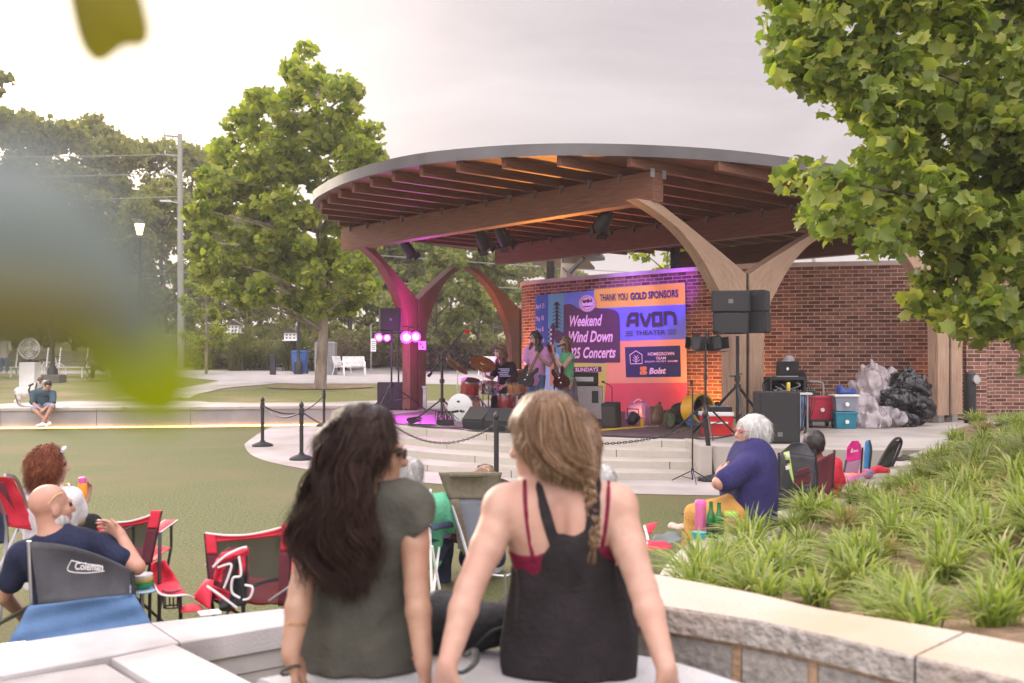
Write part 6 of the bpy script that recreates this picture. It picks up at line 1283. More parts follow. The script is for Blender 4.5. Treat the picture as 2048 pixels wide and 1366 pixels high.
def hand(S_, w, d, n, side, k=1.0, curl=.35, r=.0085, spread=1.0):
    """palm, four unequal bent fingers and a thumb from the side of the palm; n = back of the hand, side = towards the thumb"""
    w = V(w); d = V(d).normalized(); n = V(n); n = (n-d*n.dot(d)).normalized(); t = V(side); t = (t-d*t.dot(d)-n*t.dot(n)).normalized(); kn = []
    for i, (o, L) in enumerate(((.030, .068), (.010, .076), (-.010, .071), (-.028, .056))):
        b = w+d*(.088-.006*abs(i-1))*k+t*o*k; S_.cone(w+t*o*.55*k+d*.01*k, b, .017*k, .0125*k, .015)
        d2 = (d+t*(o*2.2*spread)).normalized(); c1 = math.cos(curl), math.sin(curl); a1 = b+(d2*c1[0]-n*c1[1])*L*.52*k; c2 = math.cos(curl*2.1), math.sin(curl*2.1); a2 = a1+(d2*c2[0]-n*c2[1])*L*.5*k
        S_.cone(b, a1, r*1.1*k, r*k, .004); S_.cone(a1, a2, r*k, r*.82*k, .004)
    tb = w+d*.022*k+t*.028*k; t1 = tb+(d*.62+t*.72-n*.2).normalized()*.036*k; t2 = t1+(d*.92+t*.3-n*.25).normalized()*.030*k; S_.cone(w+t*.008*k, tb, .018*k, .014*k, .012); S_.cone(tb, t1, .0125*k, .0105*k, .008); S_.cone(t1, t2, .0105*k, .0085*k, .004)
def person(label, J, skin, k=1.0, h=.012, f=(0, -1, 0), up=(0, 0, 1), wide=1.0, hands=True, group=None, female=False):
    """J: joints as world points. returns (root, head, J)"""
    J = {q: (at(*p) if isinstance(p, tuple) else V(p)) for q, p in J.items()}; root = None
    S_ = SDF(h); Hd = Head(J['head'], f, up, k); sd = (J['shR']-J['shL']).normalized(); upv = (J['chest']-J['pel']).normalized(); fd = sd.cross(upv).normalized(); J['fd'] = fd; J['sd'] = sd; J['k'] = k; J['wide'] = wide
    wst = J['pel'].lerp(J['chest'], .5)
    S_.chain([J['pel'], wst, J['chest']], [.155*k*wide, .135*k*wide, .155*k*wide], .05, flat=.66, fd=fd)
    S_.cone(J['chest'], J['neck'], .12*k, .05*k, .05, flat=.7, fd=fd)
    for s_ in 'LR':
        S_.cone(J['chest']+upv*.05*k, J['sh'+s_], .08*k, .05*k, .05); S_.chain([J['sh'+s_], J['el'+s_], J['wr'+s_]], [.050*k*wide**.5, .038*k*wide**.5, .026*k], .015)
        fa = (J['wr'+s_]-J['el'+s_]).normalized(); hd = J.get('hd'+s_); hd = V(hd) if hd is not None else fa
        if hands: hand(S_, J['wr'+s_], hd, J.get('hn'+s_, fd*-1+V((0, 0, .2))), J.get('ht'+s_, V((0, 0, 1)) if abs(fa.z) < .8 else fd), k, J.get('curl', .45), max(.0085, h*.75))
        if 'kn'+s_ in J:
            hp = J['pel']+sd*(.09*k*wide)*(1 if s_ == 'R' else -1)-upv*.02; S_.chain([hp, J['kn'+s_], J['an'+s_]], [.083*k*wide, .058*k, .04*k], .03)
            ft = V(J.get('ft'+s_, J.get('ft', f))); ft.z = 0; ft.normalize(); S_.cone(J['an'+s_]+V((0, 0, -.03)), J['an'+s_]+ft*.15*k+V((0, 0, -.055*k)), .036*k, .03*k, .03)
    Hd.skin(S_, J['neck']); root = S_.build('person', skin); tag(root, label, 'person', group); root.name = 'person'; Hd.face(root); J['S'] = S_; J['H'] = Hd
    return root, Hd, J
def shirt(root, J, m, sleeve=.6, hem=-.06, off=.018, h=.012, name='shirt', belly=0, amp=.004, neckcut=True, loose=1.0):
    k, w, fd, sd = J['k'], J['wide'], J['fd'], J['sd']; S_ = SDF(h); upv = (J['chest']-J['pel']).normalized(); wst = J['pel'].lerp(J['chest'], .5)+fd*0; lowp = J['pel']+upv*hem
    S_.chain([lowp, wst, J['chest']], [(.160*k*w+off)*loose, (.142*k*w+off)*loose, .158*k*w+off], .05, flat=.7, fd=fd); S_.cone(J['chest'], J['neck'].lerp(J['chest'], .25), .125*k+off, .06*k+off, .05, flat=.75, fd=fd)
    for s_ in 'LR':
        S_.cone(J['chest']+upv*.05*k, J['sh'+s_], .085*k+off, .052*k+off, .05)
        if sleeve: 
            e = J['el'+s_] if sleeve >= 1 else J['sh'+s_].lerp(J['el'+s_], sleeve); S_.cone(J['sh'+s_], e, .054*k+off*1.1, .046*k+off*1.4, .02); 
            if sleeve > 1: S_.cone(J['el'+s_], J['el'+s_].lerp(J['wr'+s_], sleeve-1), .044*k+off, .03*k+off, .02)
    if belly: S_.ell(wst+V(J.get('front', fd))*.05-upv*.02, (belly, belly, belly*1.05), None, .06)
    if neckcut: S_.ell(J['neck']+upv*.05*k, .075*k, None, .01, True)
    S_.cut(lowp-upv*.06, -upv)
    if sleeve and sleeve < 1:
        pass
    if amp: S_.noise(amp, 26, int(J['pel'].x*100) % 97)
    return S_.build(name, m, root)
def trousers(root, J, m, to=1.93, off=.016, h=.012, name='trousers'):
    k, w, sd = J['k'], J['wide'], J['sd']; S_ = SDF(h); upv = (J['chest']-J['pel']).normalized(); S_.cone(J['pel'], J['pel']+upv*.05, .158*k*w+off, .15*k*w+off, .04, flat=.62, fd=J['fd'])
    for s_ in 'LR':
        hp = J['pel']+sd*(.09*k*w)*(1 if s_ == 'R' else -1)-upv*.02
        if to <= 1: S_.cone(hp, hp.lerp(J['kn'+s_], to), .085*k*w+off, .062*k+off*1.6, .03)
        else: S_.chain([hp, J['kn'+s_], J['kn'+s_].lerp(J['an'+s_], to-1)], [.085*k*w+off, .060*k+off, .045*k+off*1.2], .03)
    S_.noise(.003, 30, 5); return S_.build(name, m, root)
def shoes(root, J, m, h=.012):
    k = J['k']
    for s_ in 'LR':
        a = J['an'+s_]; ft = V(J.get('ft'+s_, J.get('ft', J['H'].f))); ft.z = 0; ft.normalize(); S_ = SDF(h); S_.cone(a+V((0, 0, -.045))-ft*.035, a+ft*.17*k+V((0, 0, -.06*k)), .05*k, .040*k, .02); S_.cone(a+V((0, 0, -.01)), a+V((0, 0, -.05)), .047*k, .05*k, .02); S_.build('shoe', m, root)
# ---------------------------------------------------------------- hair strands as fine tapered ribbons
def strands(name, guides, n, m, parent, rad=.0016, segs=16, jit=.012, wave=.010, wf=26, depth=(0, .03), seed=0, clump=26, tip=.25, lift=None):
    """guides: ordered list of equal-length polylines; every strand blends two neighbours, then waves in locks"""
    rng = np.random.default_rng(seed); G = np.array([[tuple(q) for q in resample(catmull(g, 6), segs+1)] for g in guides]); ng = len(G); Vs, Fs = [], []
    cu = rng.random(clump)*(ng-1); cph = rng.random((clump, 2))*6.28; cj = rng.normal(size=(clump, 3))*jit
    c = rng.integers(0, clump, n); u = np.clip(cu[c]+rng.normal(size=n)*.16*(ng-1)/3, 0, ng-1.001); i0 = u.astype(int); fr = (u-i0)[:, None, None]
    Pp = G[i0]*(1-fr)+G[np.minimum(i0+1, ng-1)]*fr; t = np.linspace(0, 1, segs+1)[None, :, None]
    Pp = Pp+(cj[c][:, None, :]+rng.normal(size=(n, 1, 3))*jit*.6)*(.25+t); dd = rng.random(n)**.7; off = depth[0]+(depth[1]-depth[0])*dd
    Pp[:, :, 1] -= off[:, None]*np.sin(np.pi*np.clip(.15+.8*t[:, :, 0], 0, 1)); am = wave*(.15+1.0*t[:, :, 0]**1.2)
    Pp[:, :, 0] += am*np.sin(wf*t[:, :, 0]*.5+cph[c][:, :1]+rng.normal(size=(n, 1))*.25); Pp[:, :, 1] += am*.7*np.cos(wf*t[:, :, 0]*.5+cph[c][:, 1:]+rng.normal(size=(n, 1))*.25)
    end = .72+.28*rng.random(n)**.5
    tt = np.linspace(0, 1, segs+1)[None, :]*end[:, None]; k0 = np.minimum((tt*segs).astype(int), segs-1); fr2 = (tt*segs-k0)[..., None]; rows = np.arange(n)[:, None]; Pp = Pp[rows, k0]*(1-fr2)+Pp[rows, k0+1]*fr2
    T = np.gradient(Pp, axis=1); T /= np.linalg.norm(T, axis=2, keepdims=True)+1e-9; A = np.cross(T, np.array((0, 1, .2))); A /= np.linalg.norm(A, axis=2, keepdims=True)+1e-9; B = np.cross(T, A)
    r = rad*(.7+.6*rng.random((n, 1, 1)))*(1-(1-tip)*np.linspace(0, 1, segs+1)[None, :, None]**2)
    ring = np.stack([Pp+r*(A*math.cos(a)+B*math.sin(a)) for a in (0, 2.0944, 4.1888)], 2)
    base = (np.arange(n)*(segs+1)*3)[:, None]; f = []
    for k in range(segs):
        for j in range(3): f.append((k*3+j, k*3+(j+1) % 3, (k+1)*3+(j+1) % 3, (k+1)*3+j))
    return npmesh(name, ring.reshape(-1, 3), (base[:, :, None]+np.array(f)[None]).reshape(-1, 4), m, parent, smooth=True)
def strandmat(n, cols, rough=.5):
    m = bpy.data.materials.new('strand_'+n); m.use_nodes = True; t = m.node_tree; p = t.nodes['Principled BSDF']; g = t.nodes.new('ShaderNodeNewGeometry'); r = t.nodes.new('ShaderNodeValToRGB'); t.links.new(g.outputs['Random Per Island'], r.inputs[0]); e = r.color_ramp.elements
    while len(e) < len(cols): e.new(.5)
    for i, c in enumerate(cols): e[i].position = i/(len(cols)-1); e[i].color = c
    t.links.new(r.outputs[0], p.inputs['Base Color']); p.inputs['Roughness'].default_value = rough; p.inputs['Specular IOR Level'].default_value = .16; return m
def fuzz(o, n, L, m, rad=.0016, curl=.003, seed=0, up=.004):
    rng = np.random.default_rng(seed); me = o.data; k = len(me.vertices); co = np.zeros(k*3, np.float32); no = np.zeros(k*3, np.float32); me.vertices.foreach_get('co', co); me.vertices.foreach_get('normal', no); i = rng.integers(0, k, n); p, q = co.reshape(-1, 3)[i], no.reshape(-1, 3)[i]
    g = np.array((0, 0, -1.0))+rng.normal(size=(n, 3))*.32; T = g-q*(g*q).sum(1, keepdims=True); T /= np.linalg.norm(T, axis=1, keepdims=True)+1e-6; B = np.cross(T, q); ph = rng.random((n, 1))*6.28; le = L*(.5+rng.random((n, 1))); Vs = []
    for t in np.linspace(0, 1, 6):
        c = p+T*le*t+q*(up*(.3+t*rng.random((n, 1))))-np.array((0, 0, 1.0))*le*.35*t*t+curl*(B*np.sin(ph+7*t)+q*np.cos(ph+7*t)); w = rad*(1-.75*t); Vs += [c+B*w, c-B*w]
    Vv = np.stack(Vs, 1); f = np.array([(2*j, 2*j+1, 2*j+3, 2*j+2) for j in range(5)]); return npmesh('hair_strands', Vv.reshape(-1, 3), ((np.arange(n)*12)[:, None, None]+f[None]).reshape(-1, 4), m, o, smooth=True)
# ---------------------------------------------------------------- the two women on the bench
XZ = lambda L, Y: [((px-1024)*Y/F, CZ-(py-YH)*Y/F) for px, py in L]
OLIVE = cloth('olive', (.060, .058, .047, 1), 1.25, 12); TANK = cloth('black_jersey', (.018, .0145, .016, 1), 1.4, 12); WINE = cloth('wine', (.13, .008, .03, 1), 1.4, 30)
# woman with long dark hair
S1 = SDF(.0062); h1 = Head(at(741, 903, 3.17), (.95, .28, -.12), (.05, 0, 1), 1.0); up_ = V((0, 0, 1)); fdy = V((0, 1, 0))
S1.chain([at(727, 1300, 3.22), at(727, 1175, 3.2), at(735, 1050, 3.17)], [.150, .132, .150], .05, flat=.62, fd=fdy); S1.cone(at(735, 1040, 3.17), at(742, 985, 3.17), .11, .05, .05, flat=.7, fd=fdy)
for a, b, c, dz in ((at(640, 1028, 3.14), at(602, 1180, 3.07), at(581, 1308, 2.99), 0), (at(826, 1016, 3.14), at(833, 1180, 3.07), at(846, 1322, 3.0), 1)):
    S1.cone(at(735, 1030, 3.16), a, .075, .05, .05); S1.chain([a, a.lerp(b, .45), b, b.lerp(c, .3), c], [.050, .046, .037, .039, .0275], .012)
hand(S1, at(581, 1314, 2.99), (.28, .62, -.72), (-.1, -.6, .75), (1, -.1, 0), 1.0, .25, .0085, 1.4)
hand(S1, at(847, 1326, 3.0), (.10, .62, -.76), (.1, -.6, .75), (-1, -.1, 0), 1.0, .25, .0085, 1.4)
for s_ in (-1, 1): S1.chain([at(727+s_*60, 1315, 3.24), V((-.43+s_*.13, 3.72, .70)), V((-.44+s_*.10, 3.80, .32))], [.085, .06, .045], .03)
h1.skin(S1, at(741, 990, 3.17), .05); w1 = tag(S1.build('person', SK_TAN), 'woman in olive dress with long wavy dark hair on the bench', 'person'); h1.face(w1); h1.glasses(BLACK, w1, mat('smoke_lens', (.02, .015, .015, 1), rough=.1))
D1 = SDF(.0062); D1.chain([at(726, 1316, 3.21), at(726, 1265, 3.21), at(727, 1175, 3.2), at(735, 1060, 3.17), at(736, 1010, 3.165)], [.175, .176, .152, .168, .135], .05, flat=.66, fd=fdy)
for a, b in ((at(636, 1026, 3.14), at(615, 1082, 3.11)), (at(828, 1014, 3.14), at(838, 1052, 3.12))): D1.cone(at(735, 1030, 3.16), a, .09, .062, .05); D1.cone(a, b, .064, .060, .02)
D1.ell(at(742, 978, 3.17), (.075, .09, .05), None, .02, True); D1.cut((0, 0, .703), (0, 0, -1))
D1.keep(XZ([(560, 960), (560, 1082), (610, 1112), (640, 1084), (600, 1200), (560, 1400), (900, 1400), (860, 1200), (822, 1075), (838, 1062), (868, 1040), (880, 960)], 3.13))
D1.noise(.006, 15, 3, (1, 1, .55)); D1.noise(.0042, 42, 5, (.5, 1, 1.1)); D1.build('dress', OLIVE, w1)
sk_ = MB(); D1b = SDF(.012)
for s_ in (-1, 1): D1b.chain([at(727+s_*62, 1310, 3.24), V((-.43+s_*.13, 3.66, .72))], [.105, .085], .05)
D1b.cut((0, 0, .703), (0, 0, -1)); D1b.build('skirt', OLIVE, w1)
HD1 = strandmat('dark_brown', [(.012, .007, .006, 1), (.022, .012, .010, 1), (.042, .022, .017, 1), (.016, .009, .008, 1), (.075, .038, .026, 1)], .45)
g1 = lambda L, Y: [at(x, y, Y+dy) for x, y, dy in L]
G1 = [g1([(735, 838, .02), (690, 846, -.04), (655, 885, -.07), (645, 945, -.07), (615, 1005, -.05), (592, 1060, -.05), (603, 1110, -.05), (645, 1150, -.04)], 3.15),
      g1([(740, 832, .0), (700, 842, -.07), (675, 890, -.10), (662, 950, -.10), (640, 1015, -.10), (618, 1080, -.11), (640, 1135, -.10), (672, 1175, -.09)], 3.15),
      g1([(745, 830, .0), (718, 842, -.08), (700, 890, -.115), (688, 950, -.12), (668, 1020, -.135), (655, 1090, -.14), (672, 1145, -.13), (700, 1182, -.12)], 3.15),
      g1([(748, 831, .0), (738, 845, -.08), (728, 890, -.12), (712, 945, -.13), (700, 1015, -.14), (692, 1085, -.14), (706, 1140, -.13), (715, 1182, -.12)], 3.15),
      g1([(752, 833, .0), (756, 848, -.07), (748, 893, -.10), (728, 945, -.12), (728, 1010, -.13), (722, 1075, -.13), (735, 1130, -.12), (728, 1172, -.11)], 3.15),
      g1([(756, 835, .0), (757, 852, -.03), (748, 890, -.05), (730, 935, -.10), (728, 985, -.12), (742, 1050, -.12), (748, 1110, -.12), (738, 1160, -.11)], 3.15)]
G1 = [[p if i < 3 else V((-.573+(p.x+.573)*.80, p.y, p.z+.002*i)) for i, p in enumerate(g)] for g in G1]
hc = SDF(.008); hc.ell(h1.P(0, -.022, .034), (.083, .105, .091), h1.M); hc.ell(h1.P(0, .115, -.04), (.068, .10, .09), h1.M, .02, True)
for g in G1: hc.chain([p+V((0, .035, 0)) for p in g[1:]], [.045, .045, .042, .04, .04, .034, .012] if g is not G1[5] else [.016, .016, .022, .03, .03, .03, .012], .03)
hc.noise(.004, 45, 2, (1, 1, .3)); ho = hc.build('hair', H_DARK, w1); strands('hair_strands', G1, 5600, HD1, ho, .0016, 28, .017, .027, 34, (-.008, .036), 4, 80); fuzz(ho, 6000, .05, HD1, .0015, .004, 3, .003)
strands('hair_strands', [g1([(700, 850, -.05), (660, 900, -.06), (630, 985, -.03), (588, 1040, -.02), (585, 1075, -.02)], 3.15), g1([(690, 850, -.05), (655, 920, -.06), (615, 1000, -.04), (598, 1090, -.03), (625, 1140, -.03)], 3.15)], 260, HD1, ho, .0011, 18, .02, .014, 22, (0, .02), 9, 14)
MB().tube([at(581+19*math.cos(a), 1341+7*math.sin(a)-6*math.cos(a), 2.99+.03*math.sin(a)) for a in [i*math.pi/10 for i in range(21)]], .0042, 6, caps=False).build('hair_tie', BLACK, w1)
for (x, y, rx, ry) in ((590, 1251, 21, 4), (846, 1317, 22, 5)): MB().tube([at(x+rx*math.cos(a), y+ry*math.sin(a), 3.02+.034*math.sin(a)) for a in [i*math.pi/10 for i in range(21)]], .002, 5, caps=False).build('bracelet', mat('gold', (.7, .45, .12, 1), rough=.3, metal=1), w1)
# woman with blond braid
S2 = SDF(.0062); h2 = Head(at(1092, 890, 3.14), (-.88, .46, -.06), (0, 0, 1), 1.03)
S2.chain([at(1140, 1310, 3.2), at(1134, 1190, 3.17), at(1126, 1080, 3.14), at(1122, 1030, 3.13)], [.175, .155, .150, .125], .06, flat=.62, fd=fdy); S2.cone(at(1121, 1030, 3.13), at(1115, 975, 3.135), .10, .055, .06, flat=.75, fd=fdy)
for a, b, c in ((at(1008, 1016, 3.11), at(938, 1180, 3.0), at(896, 1325, 2.9)), (at(1232, 1014, 3.11), at(1286, 1178, 3.0), at(1332, 1335, 2.88))):
    S2.cone(at(1121, 1012, 3.13), a, .06, .05, .05); S2.cone(at(1120, 1075, 3.14), a, .10, .06, .06); S2.chain([a, a.lerp(b, .5), b, b.lerp(c, .28), c], [.061, .052, .043, .044, .030], .014)
hand(S2, at(893, 1334, 2.895), (-.12, .45, -.9), (-.2, -.7, .5), (1, 0, 0), 1.02, .3, .0088, 1.3); hand(S2, at(1334, 1344, 2.875), (.15, .45, -.9), (.2, -.7, .5), (-1, 0, 0), 1.02, .3, .0088, 1.3)
for s_ in (-1, 1): S2.chain([at(1140+s_*60, 1315, 3.2), V((.14+s_*.12, 3.78, .72)), V((.14+s_*.1, 3.86, .34))], [.095, .065, .05], .03); S2.ell(at(1120+s_*42, 1045, 3.07), (.05, .03, .075), None, .05)
S2.cone(at(1121, 1010, 3.036), at(1127, 1120, 3.03), .006, .006, .05, neg=True); S2.cone(at(1112, 975, 3.13), at(1020, 1004, 3.115), .05, .05, .04); S2.cone(at(1115, 975, 3.13), at(1222, 1004, 3.115), .05, .05, .04)
h2.skin(S2, at(1112, 985, 3.135), .053); w2 = tag(S2.build('person', SK_FAIR), 'woman in black tank top with blond side braid on the bench', 'person'); h2.face(w2)
def tankbase(off, low=True):
    D = SDF(.0062); D.chain(([at(1141, 1318, 3.19), at(1140, 1262, 3.185), at(1136, 1190, 3.165)] if low else [at(1134, 1190, 3.17)])+[at(1126, 1080, 3.14), at(1122, 1030, 3.13)], ([.212, .20, .172] if low else [.155])+[.150+off, .125+off], .06, flat=.64, fd=fdy); D.cone(at(1121, 1030, 3.13), at(1115, 975, 3.135), .10+off, .055+off, .06, flat=.75, fd=fdy)
    for a in (at(1008, 1016, 3.11), at(1232, 1014, 3.11)): D.cone(at(1121, 1012, 3.13), a, .06+off, .05+off, .05); D.cone(at(1120, 1075, 3.14), a, .10+off, .06+off, .06)
    for x in (1020, 1222): D.cone(at(1113, 975, 3.13), at(x, 1004, 3.115), .05+off, .05+off, .04)
    for s_ in (-1, 1): D.ell(at(1120+s_*42, 1045, 3.07), (.05+off, .03+off, .075+off), None, .05)
    return D
T2 = tankbase(.009); T2.keep(XZ([(1060, 940), (1079, 940), (1096, 1010), (1114, 1068), (1130, 1071), (1150, 1069), (1170, 1058), (1180, 1005), (1188, 940), (1206, 940), (1196, 1020), (1184, 1075), (1203, 1108), (1236, 1132), (1262, 1140), (1330, 1420), (960, 1420), (1000, 1140), (1030, 1140), (1070, 1122), (1098, 1086), (1082, 1030)], 3.06)); T2.cut((0, 0, .703), (0, 0, -1)); T2.noise(.006, 16, 8, (1.3, 1, .35)); T2.noise(.0042, 44, 9, (1.3, 1, .22)); T2.build('tank_top', TANK, w2)
B2 = tankbase(.0045, False); B2.keep(XZ([(1010, 1105), (1040, 1112), (1072, 1108), (1100, 1095), (1180, 1085), (1205, 1092), (1240, 1088), (1250, 1150), (1010, 1160)], 3.06)); B2.build('bra_band', WINE, w2)
for L in ([(1049+i*i*.18, 960+16*i) for i in range(11)], [(1217-i*i*.17, 962+15*i) for i in range(11)]):
    MB().tube(catmull([S2.hit(x, y, 2.8)+V((0, -.004, 0)) for x, y in L], 3), .0062, 8, flat=.6).build('bra_strap', WINE, w2, smooth=60)
D2b = SDF(.012)
for s_ in (-1, 1): D2b.chain([at(1140+s_*62, 1312, 3.2), V((.14+s_*.12, 3.74, .735))], [.11, .088], .05)
D2b.cut((0, 0, .703), (0, 0, -1)); D2b.build('shorts', TANK, w2)
HB = strandmat('honey_blond', [(.07, .034, .02, 1), (.15, .08, .042, 1), (.28, .175, .10, 1), (.10, .052, .03, 1), (.44, .31, .20, 1), (.19, .11, .062, 1)], .4)
g2 = lambda L: [at(x, y, 3.12+dy) for x, y, dy in L]
G2 = [g2([(1078, 806, .03), (1050, 816, -.0), (1042, 840, .0), (1056, 875, -.03), (1082, 925, -.07), (1125, 948, -.075), (1162, 950, -.07)]),
      g2([(1082, 802, .02), (1062, 808, -.04), (1054, 842, -.06), (1064, 885, -.09), (1092, 925, -.11), (1130, 942, -.10), (1164, 948, -.08)]),
      g2([(1086, 800, .0), (1076, 806, -.07), (1066, 842, -.10), (1074, 885, -.125), (1102, 920, -.13), (1138, 936, -.11), (1166, 946, -.08)]),
      g2([(1090, 799, .0), (1098, 806, -.08), (1100, 842, -.115), (1106, 885, -.13), (1124, 915, -.13), (1146, 932, -.11), (1168, 945, -.08)]),
      g2([(1096, 800, .0), (1122, 810, -.07), (1136, 845, -.09), (1140, 885, -.11), (1146, 912, -.11), (1156, 930, -.10), (1170, 944, -.08)]),
      g2([(1100, 802, .02), (1140, 820, -.03), (1164, 852, -.04), (1172, 885, -.06), (1172, 910, -.07), (1172, 930, -.08), (1173, 944, -.08)])]
hc = SDF(.008); hc.ell(h2.P(0, -.022, .034), (.086, .105, .09), h2.M); hc.ell(h2.P(0, .115, -.045), (.068, .10, .10), h2.M, .02, True)
for g in G2: hc.chain([p+V((0, .04, 0)) for p in g[1:]], [.035, .042, .045, .04, .035, .03] if g is not G2[0] else [.015, .018, .022, .026, .03, .03], .03)
hc.noise(.003, 50, 2); ho = hc.build('hair', H_BROWN, w2); strands('hair_strands', G2, 4200, HB, ho, .0016, 20, .011, .006, 14, (-.012, .014), 7, 70, .5); fuzz(ho, 3500, .028, HB, .0014, .001, 5, .0008)
bp_ = catmull(g2([(1168, 940, -.075), (1178, 975, -.07), (1182, 1010, -.075), (1186, 1045, -.08), (1187, 1075, -.085), (1186, 1092, -.085)]), 8); nb_ = len(bp_)
for j in range(3):
    P = []
    for i, p in enumerate(bp_): a = i*.55+j*2.094; w_ = .013*(1-.45*i/nb_); P.append(p+V((math.cos(a)*w_, math.sin(2*a)*w_*.55-.006, 0)))
    MB().tube(P, [.0125*(1-.5*i/nb_) for i in range(nb_)], 8).build('braid', hairmat('braid', (.2, .12, .065, 1), (.46, .33, .2, 1)), ho, smooth=60); strands('hair_strands', [[q+V((dx, -.008, 0)) for q in P] for dx in (-.008, -.003, .003, .008)], 260, HB, ho, .0012, 40, .003, .001, 8, (0, .004), 20+j, 12, .7)
strands('hair_strands', [g2([(1185, 1075, -.09), (1180, 1098, -.09), (1178, 1125, -.085)]), g2([(1190, 1075, -.09), (1191, 1100, -.09), (1189, 1128, -.085)])], 120, HB, ho, .0012, 10, .004, .002, 8, (0, .006), 30, 6)
strands('hair_strands', [g2([(1140, 945, -.09), (1152, 950, -.10), (1160, 975, -.09)]), g2([(1070, 925, -.07), (1085, 955, -.06), (1100, 972, -.05)])], 60, HB, ho, .0007, 10, .012, .006, 10, (0, .006), 31, 10)
# bag between them
BAGM = cloth('black_bag', (.014, .014, .016, 1), 1.6, 20, rough=.6); B = SDF(.012); B.ell(at(905, 1270, 3.42), (.10, .09, .13), None, .05); B.ell(at(880, 1240, 3.45), (.09, .08, .10), None, .05); B.ell(at(975, 1250, 3.4), (.10, .08, .075), None, .05); B.noise(.006, 20, 4); B.cut((0, 0, .702), (0, 0, -1)); bg_ = tag(B.build('bag', BAGM), 'black soft bag lying on the bench between the two women', 'bag')
mb = MB(); mb.tube(catmull([at(930, 1312, 3.1), at(948, 1300, 3.12), at(950, 1325, 3.05), at(925, 1345, 3.0), at(900, 1338, 3.02)], 6), .013, 8, flat=.3); mb.build('strap', BAGM, bg_)
mb = MB(); mb.tube(catmull([at(950, 1292, 3.34), at(985, 1262, 3.3), at(1012, 1255, 3.33)], 6), .006, 6); mb.build('zip', BLACKM, bg_)
# ---------------------------------------------------------------- people, chairs and bits on the lawn
REDF = mat('red_fabric', (.50, .012, .035, 1), (.60, .02, .05, 1), 12, .7, .4, 120); MARN = mat('maroon_fabric', (.09, .012, .022, 1), (.12, .018, .03, 1), 12, .8, .4, 120); GREYF = mat('charcoal_fabric', (.05, .05, .058, 1), (.07, .07, .08, 1), 12, .8, .4, 150)
BLUF = mat('blue_fabric', (.06, .13, .26, 1), (.08, .16, .31, 1), 8, .75, .5, 60, bdist=.006); PIPE = mat('white_piping', (.6, .58, .58, 1), rough=.6); NAVYF = mat('navy_fabric', (.012, .018, .05, 1), (.02, .028, .07, 1), 10, .8); OLVF = mat('olive_fabric', (.115, .10, .065, 1), (.15, .13, .09, 1), 30, .85, .4, 160)
def meshfab(n, c, a): return mat(n, c, rough=.7, alpha=a)
MESHD = meshfab('dark_mesh', (.035, .03, .028, 1), .62); MESHG = meshfab('grey_mesh', (.20, .22, .27, 1), .72); MESHR = meshfab('wine_mesh', (.12, .015, .025, 1), .8); MESHP = meshfab('pink_mesh', (.45, .25, .36, 1), .8)
def patch(name, A, B, C_, D_, m, parent, sag=0, n=9, thick=.004, wob=0, edge=0, seed=0):
    A, B, C_, D_ = V(A), V(B), V(C_), V(D_); nr = (B-A).cross(D_-A).normalized(); rd = random.Random(seed); ph = [rd.uniform(0, 6) for _ in range(4)]; mb = MB()
    def P(i, j):
        u, v = i/n, j/n; a = A.lerp(B, u); b = D_.lerp(C_, u); p = a.lerp(b, v); p += nr*(sag*16*u*(1-u)*v*(1-v)+wob*(math.sin(u*9+ph[0]+v*3)+math.sin(v*11+ph[1]-u*4))*.5); p.z -= edge*4*u*(1-u)*v; return p
    id_ = [[mb.v(P(i, j)) for i in range(n+1)] for j in range(n+1)]
    for j in range(n):
        for i in range(n): mb.f((id_[j][i], id_[j][i+1], id_[j+1][i+1], id_[j+1][i]))
    o = mb.build(name, m, parent, smooth=50); k = o.modifiers.new('thickness', 'SOLIDIFY'); k.thickness = thick; k.offset = 0; return o
def pipes(name, L, r, m, parent, n=6):
    for P in L: MB().tube(catmull(P, 5) if len(P) > 2 else P, r, n).build(name, m, parent, smooth=50)
Yb = 4.97
t = thing('camp_chair', 'charcoal camp chair with white lettered back and blue skirt, the bald man in it', 'chair', at(160, 1400, 5.0)*V((1, 1, 0)))
patch('backrest', at(78, 1213, Yb), at(258, 1190, Yb+.06), at(262, 1140, Yb+.05), at(60, 1084, Yb), GREYF, t, -.06, edge=-.035)
patch('skirt', at(8, 1300, 4.86), at(306, 1250, 5.02), at(268, 1188, Yb+.05), at(58, 1212, Yb-.02), BLUF, t, -.03, wob=.012, n=14); patch('seat', at(58, 1214, Yb), at(266, 1190, Yb+.05), at(250, 1190, 5.5), at(80, 1215, 5.45), BLUF, t, 0)
mb = MB(); mb.tube([at(58, 1082, Yb+.01), at(64, 1216, Yb+.02), V((at(62, 0, Yb).x, Yb+.1, 0))], .011, 8); mb.build('pole', STEEL, t); mb = MB(); mb.tube([at(264, 1142, Yb+.07), at(268, 1192, Yb+.07), V((at(268, 0, Yb).x, Yb+.15, 0))], .011, 8); mb.build('pole', BLACK, t)
pipes('armrest', [[at(62, 1213, Yb+.02), at(20, 1235, 5.2), at(-8, 1250, 5.5)], [at(268, 1180, 5.05), at(275, 1170, 5.5)]], .013, BLACK, t); pipes('leg', [[at(62, 1215, Yb), V((-1.95, 5.5, .02))], [at(266, 1190, 5.05), V((-2.3, 5.45, .02))]], .01, BLACK, t)
ax = at(136, 1134, Yb-.03); lu = at(212, 1140, Yb-.02)-ax; lettering('Coleman', at(150, 1139, Yb-.034), at(206, 1141, Yb-.03), V((0, 0, .038)), PIPE, t, .02, .15)
pipes('logo_frame', [[at(143, 1121, Yb-.032), at(136, 1141, Yb-.034), at(170, 1146, Yb-.036), at(209, 1142, Yb-.03)], [at(143, 1121, Yb-.032), at(175, 1128, Yb-.034), at(200, 1131, Yb-.03)]], .0022, PIPE, t, 5)
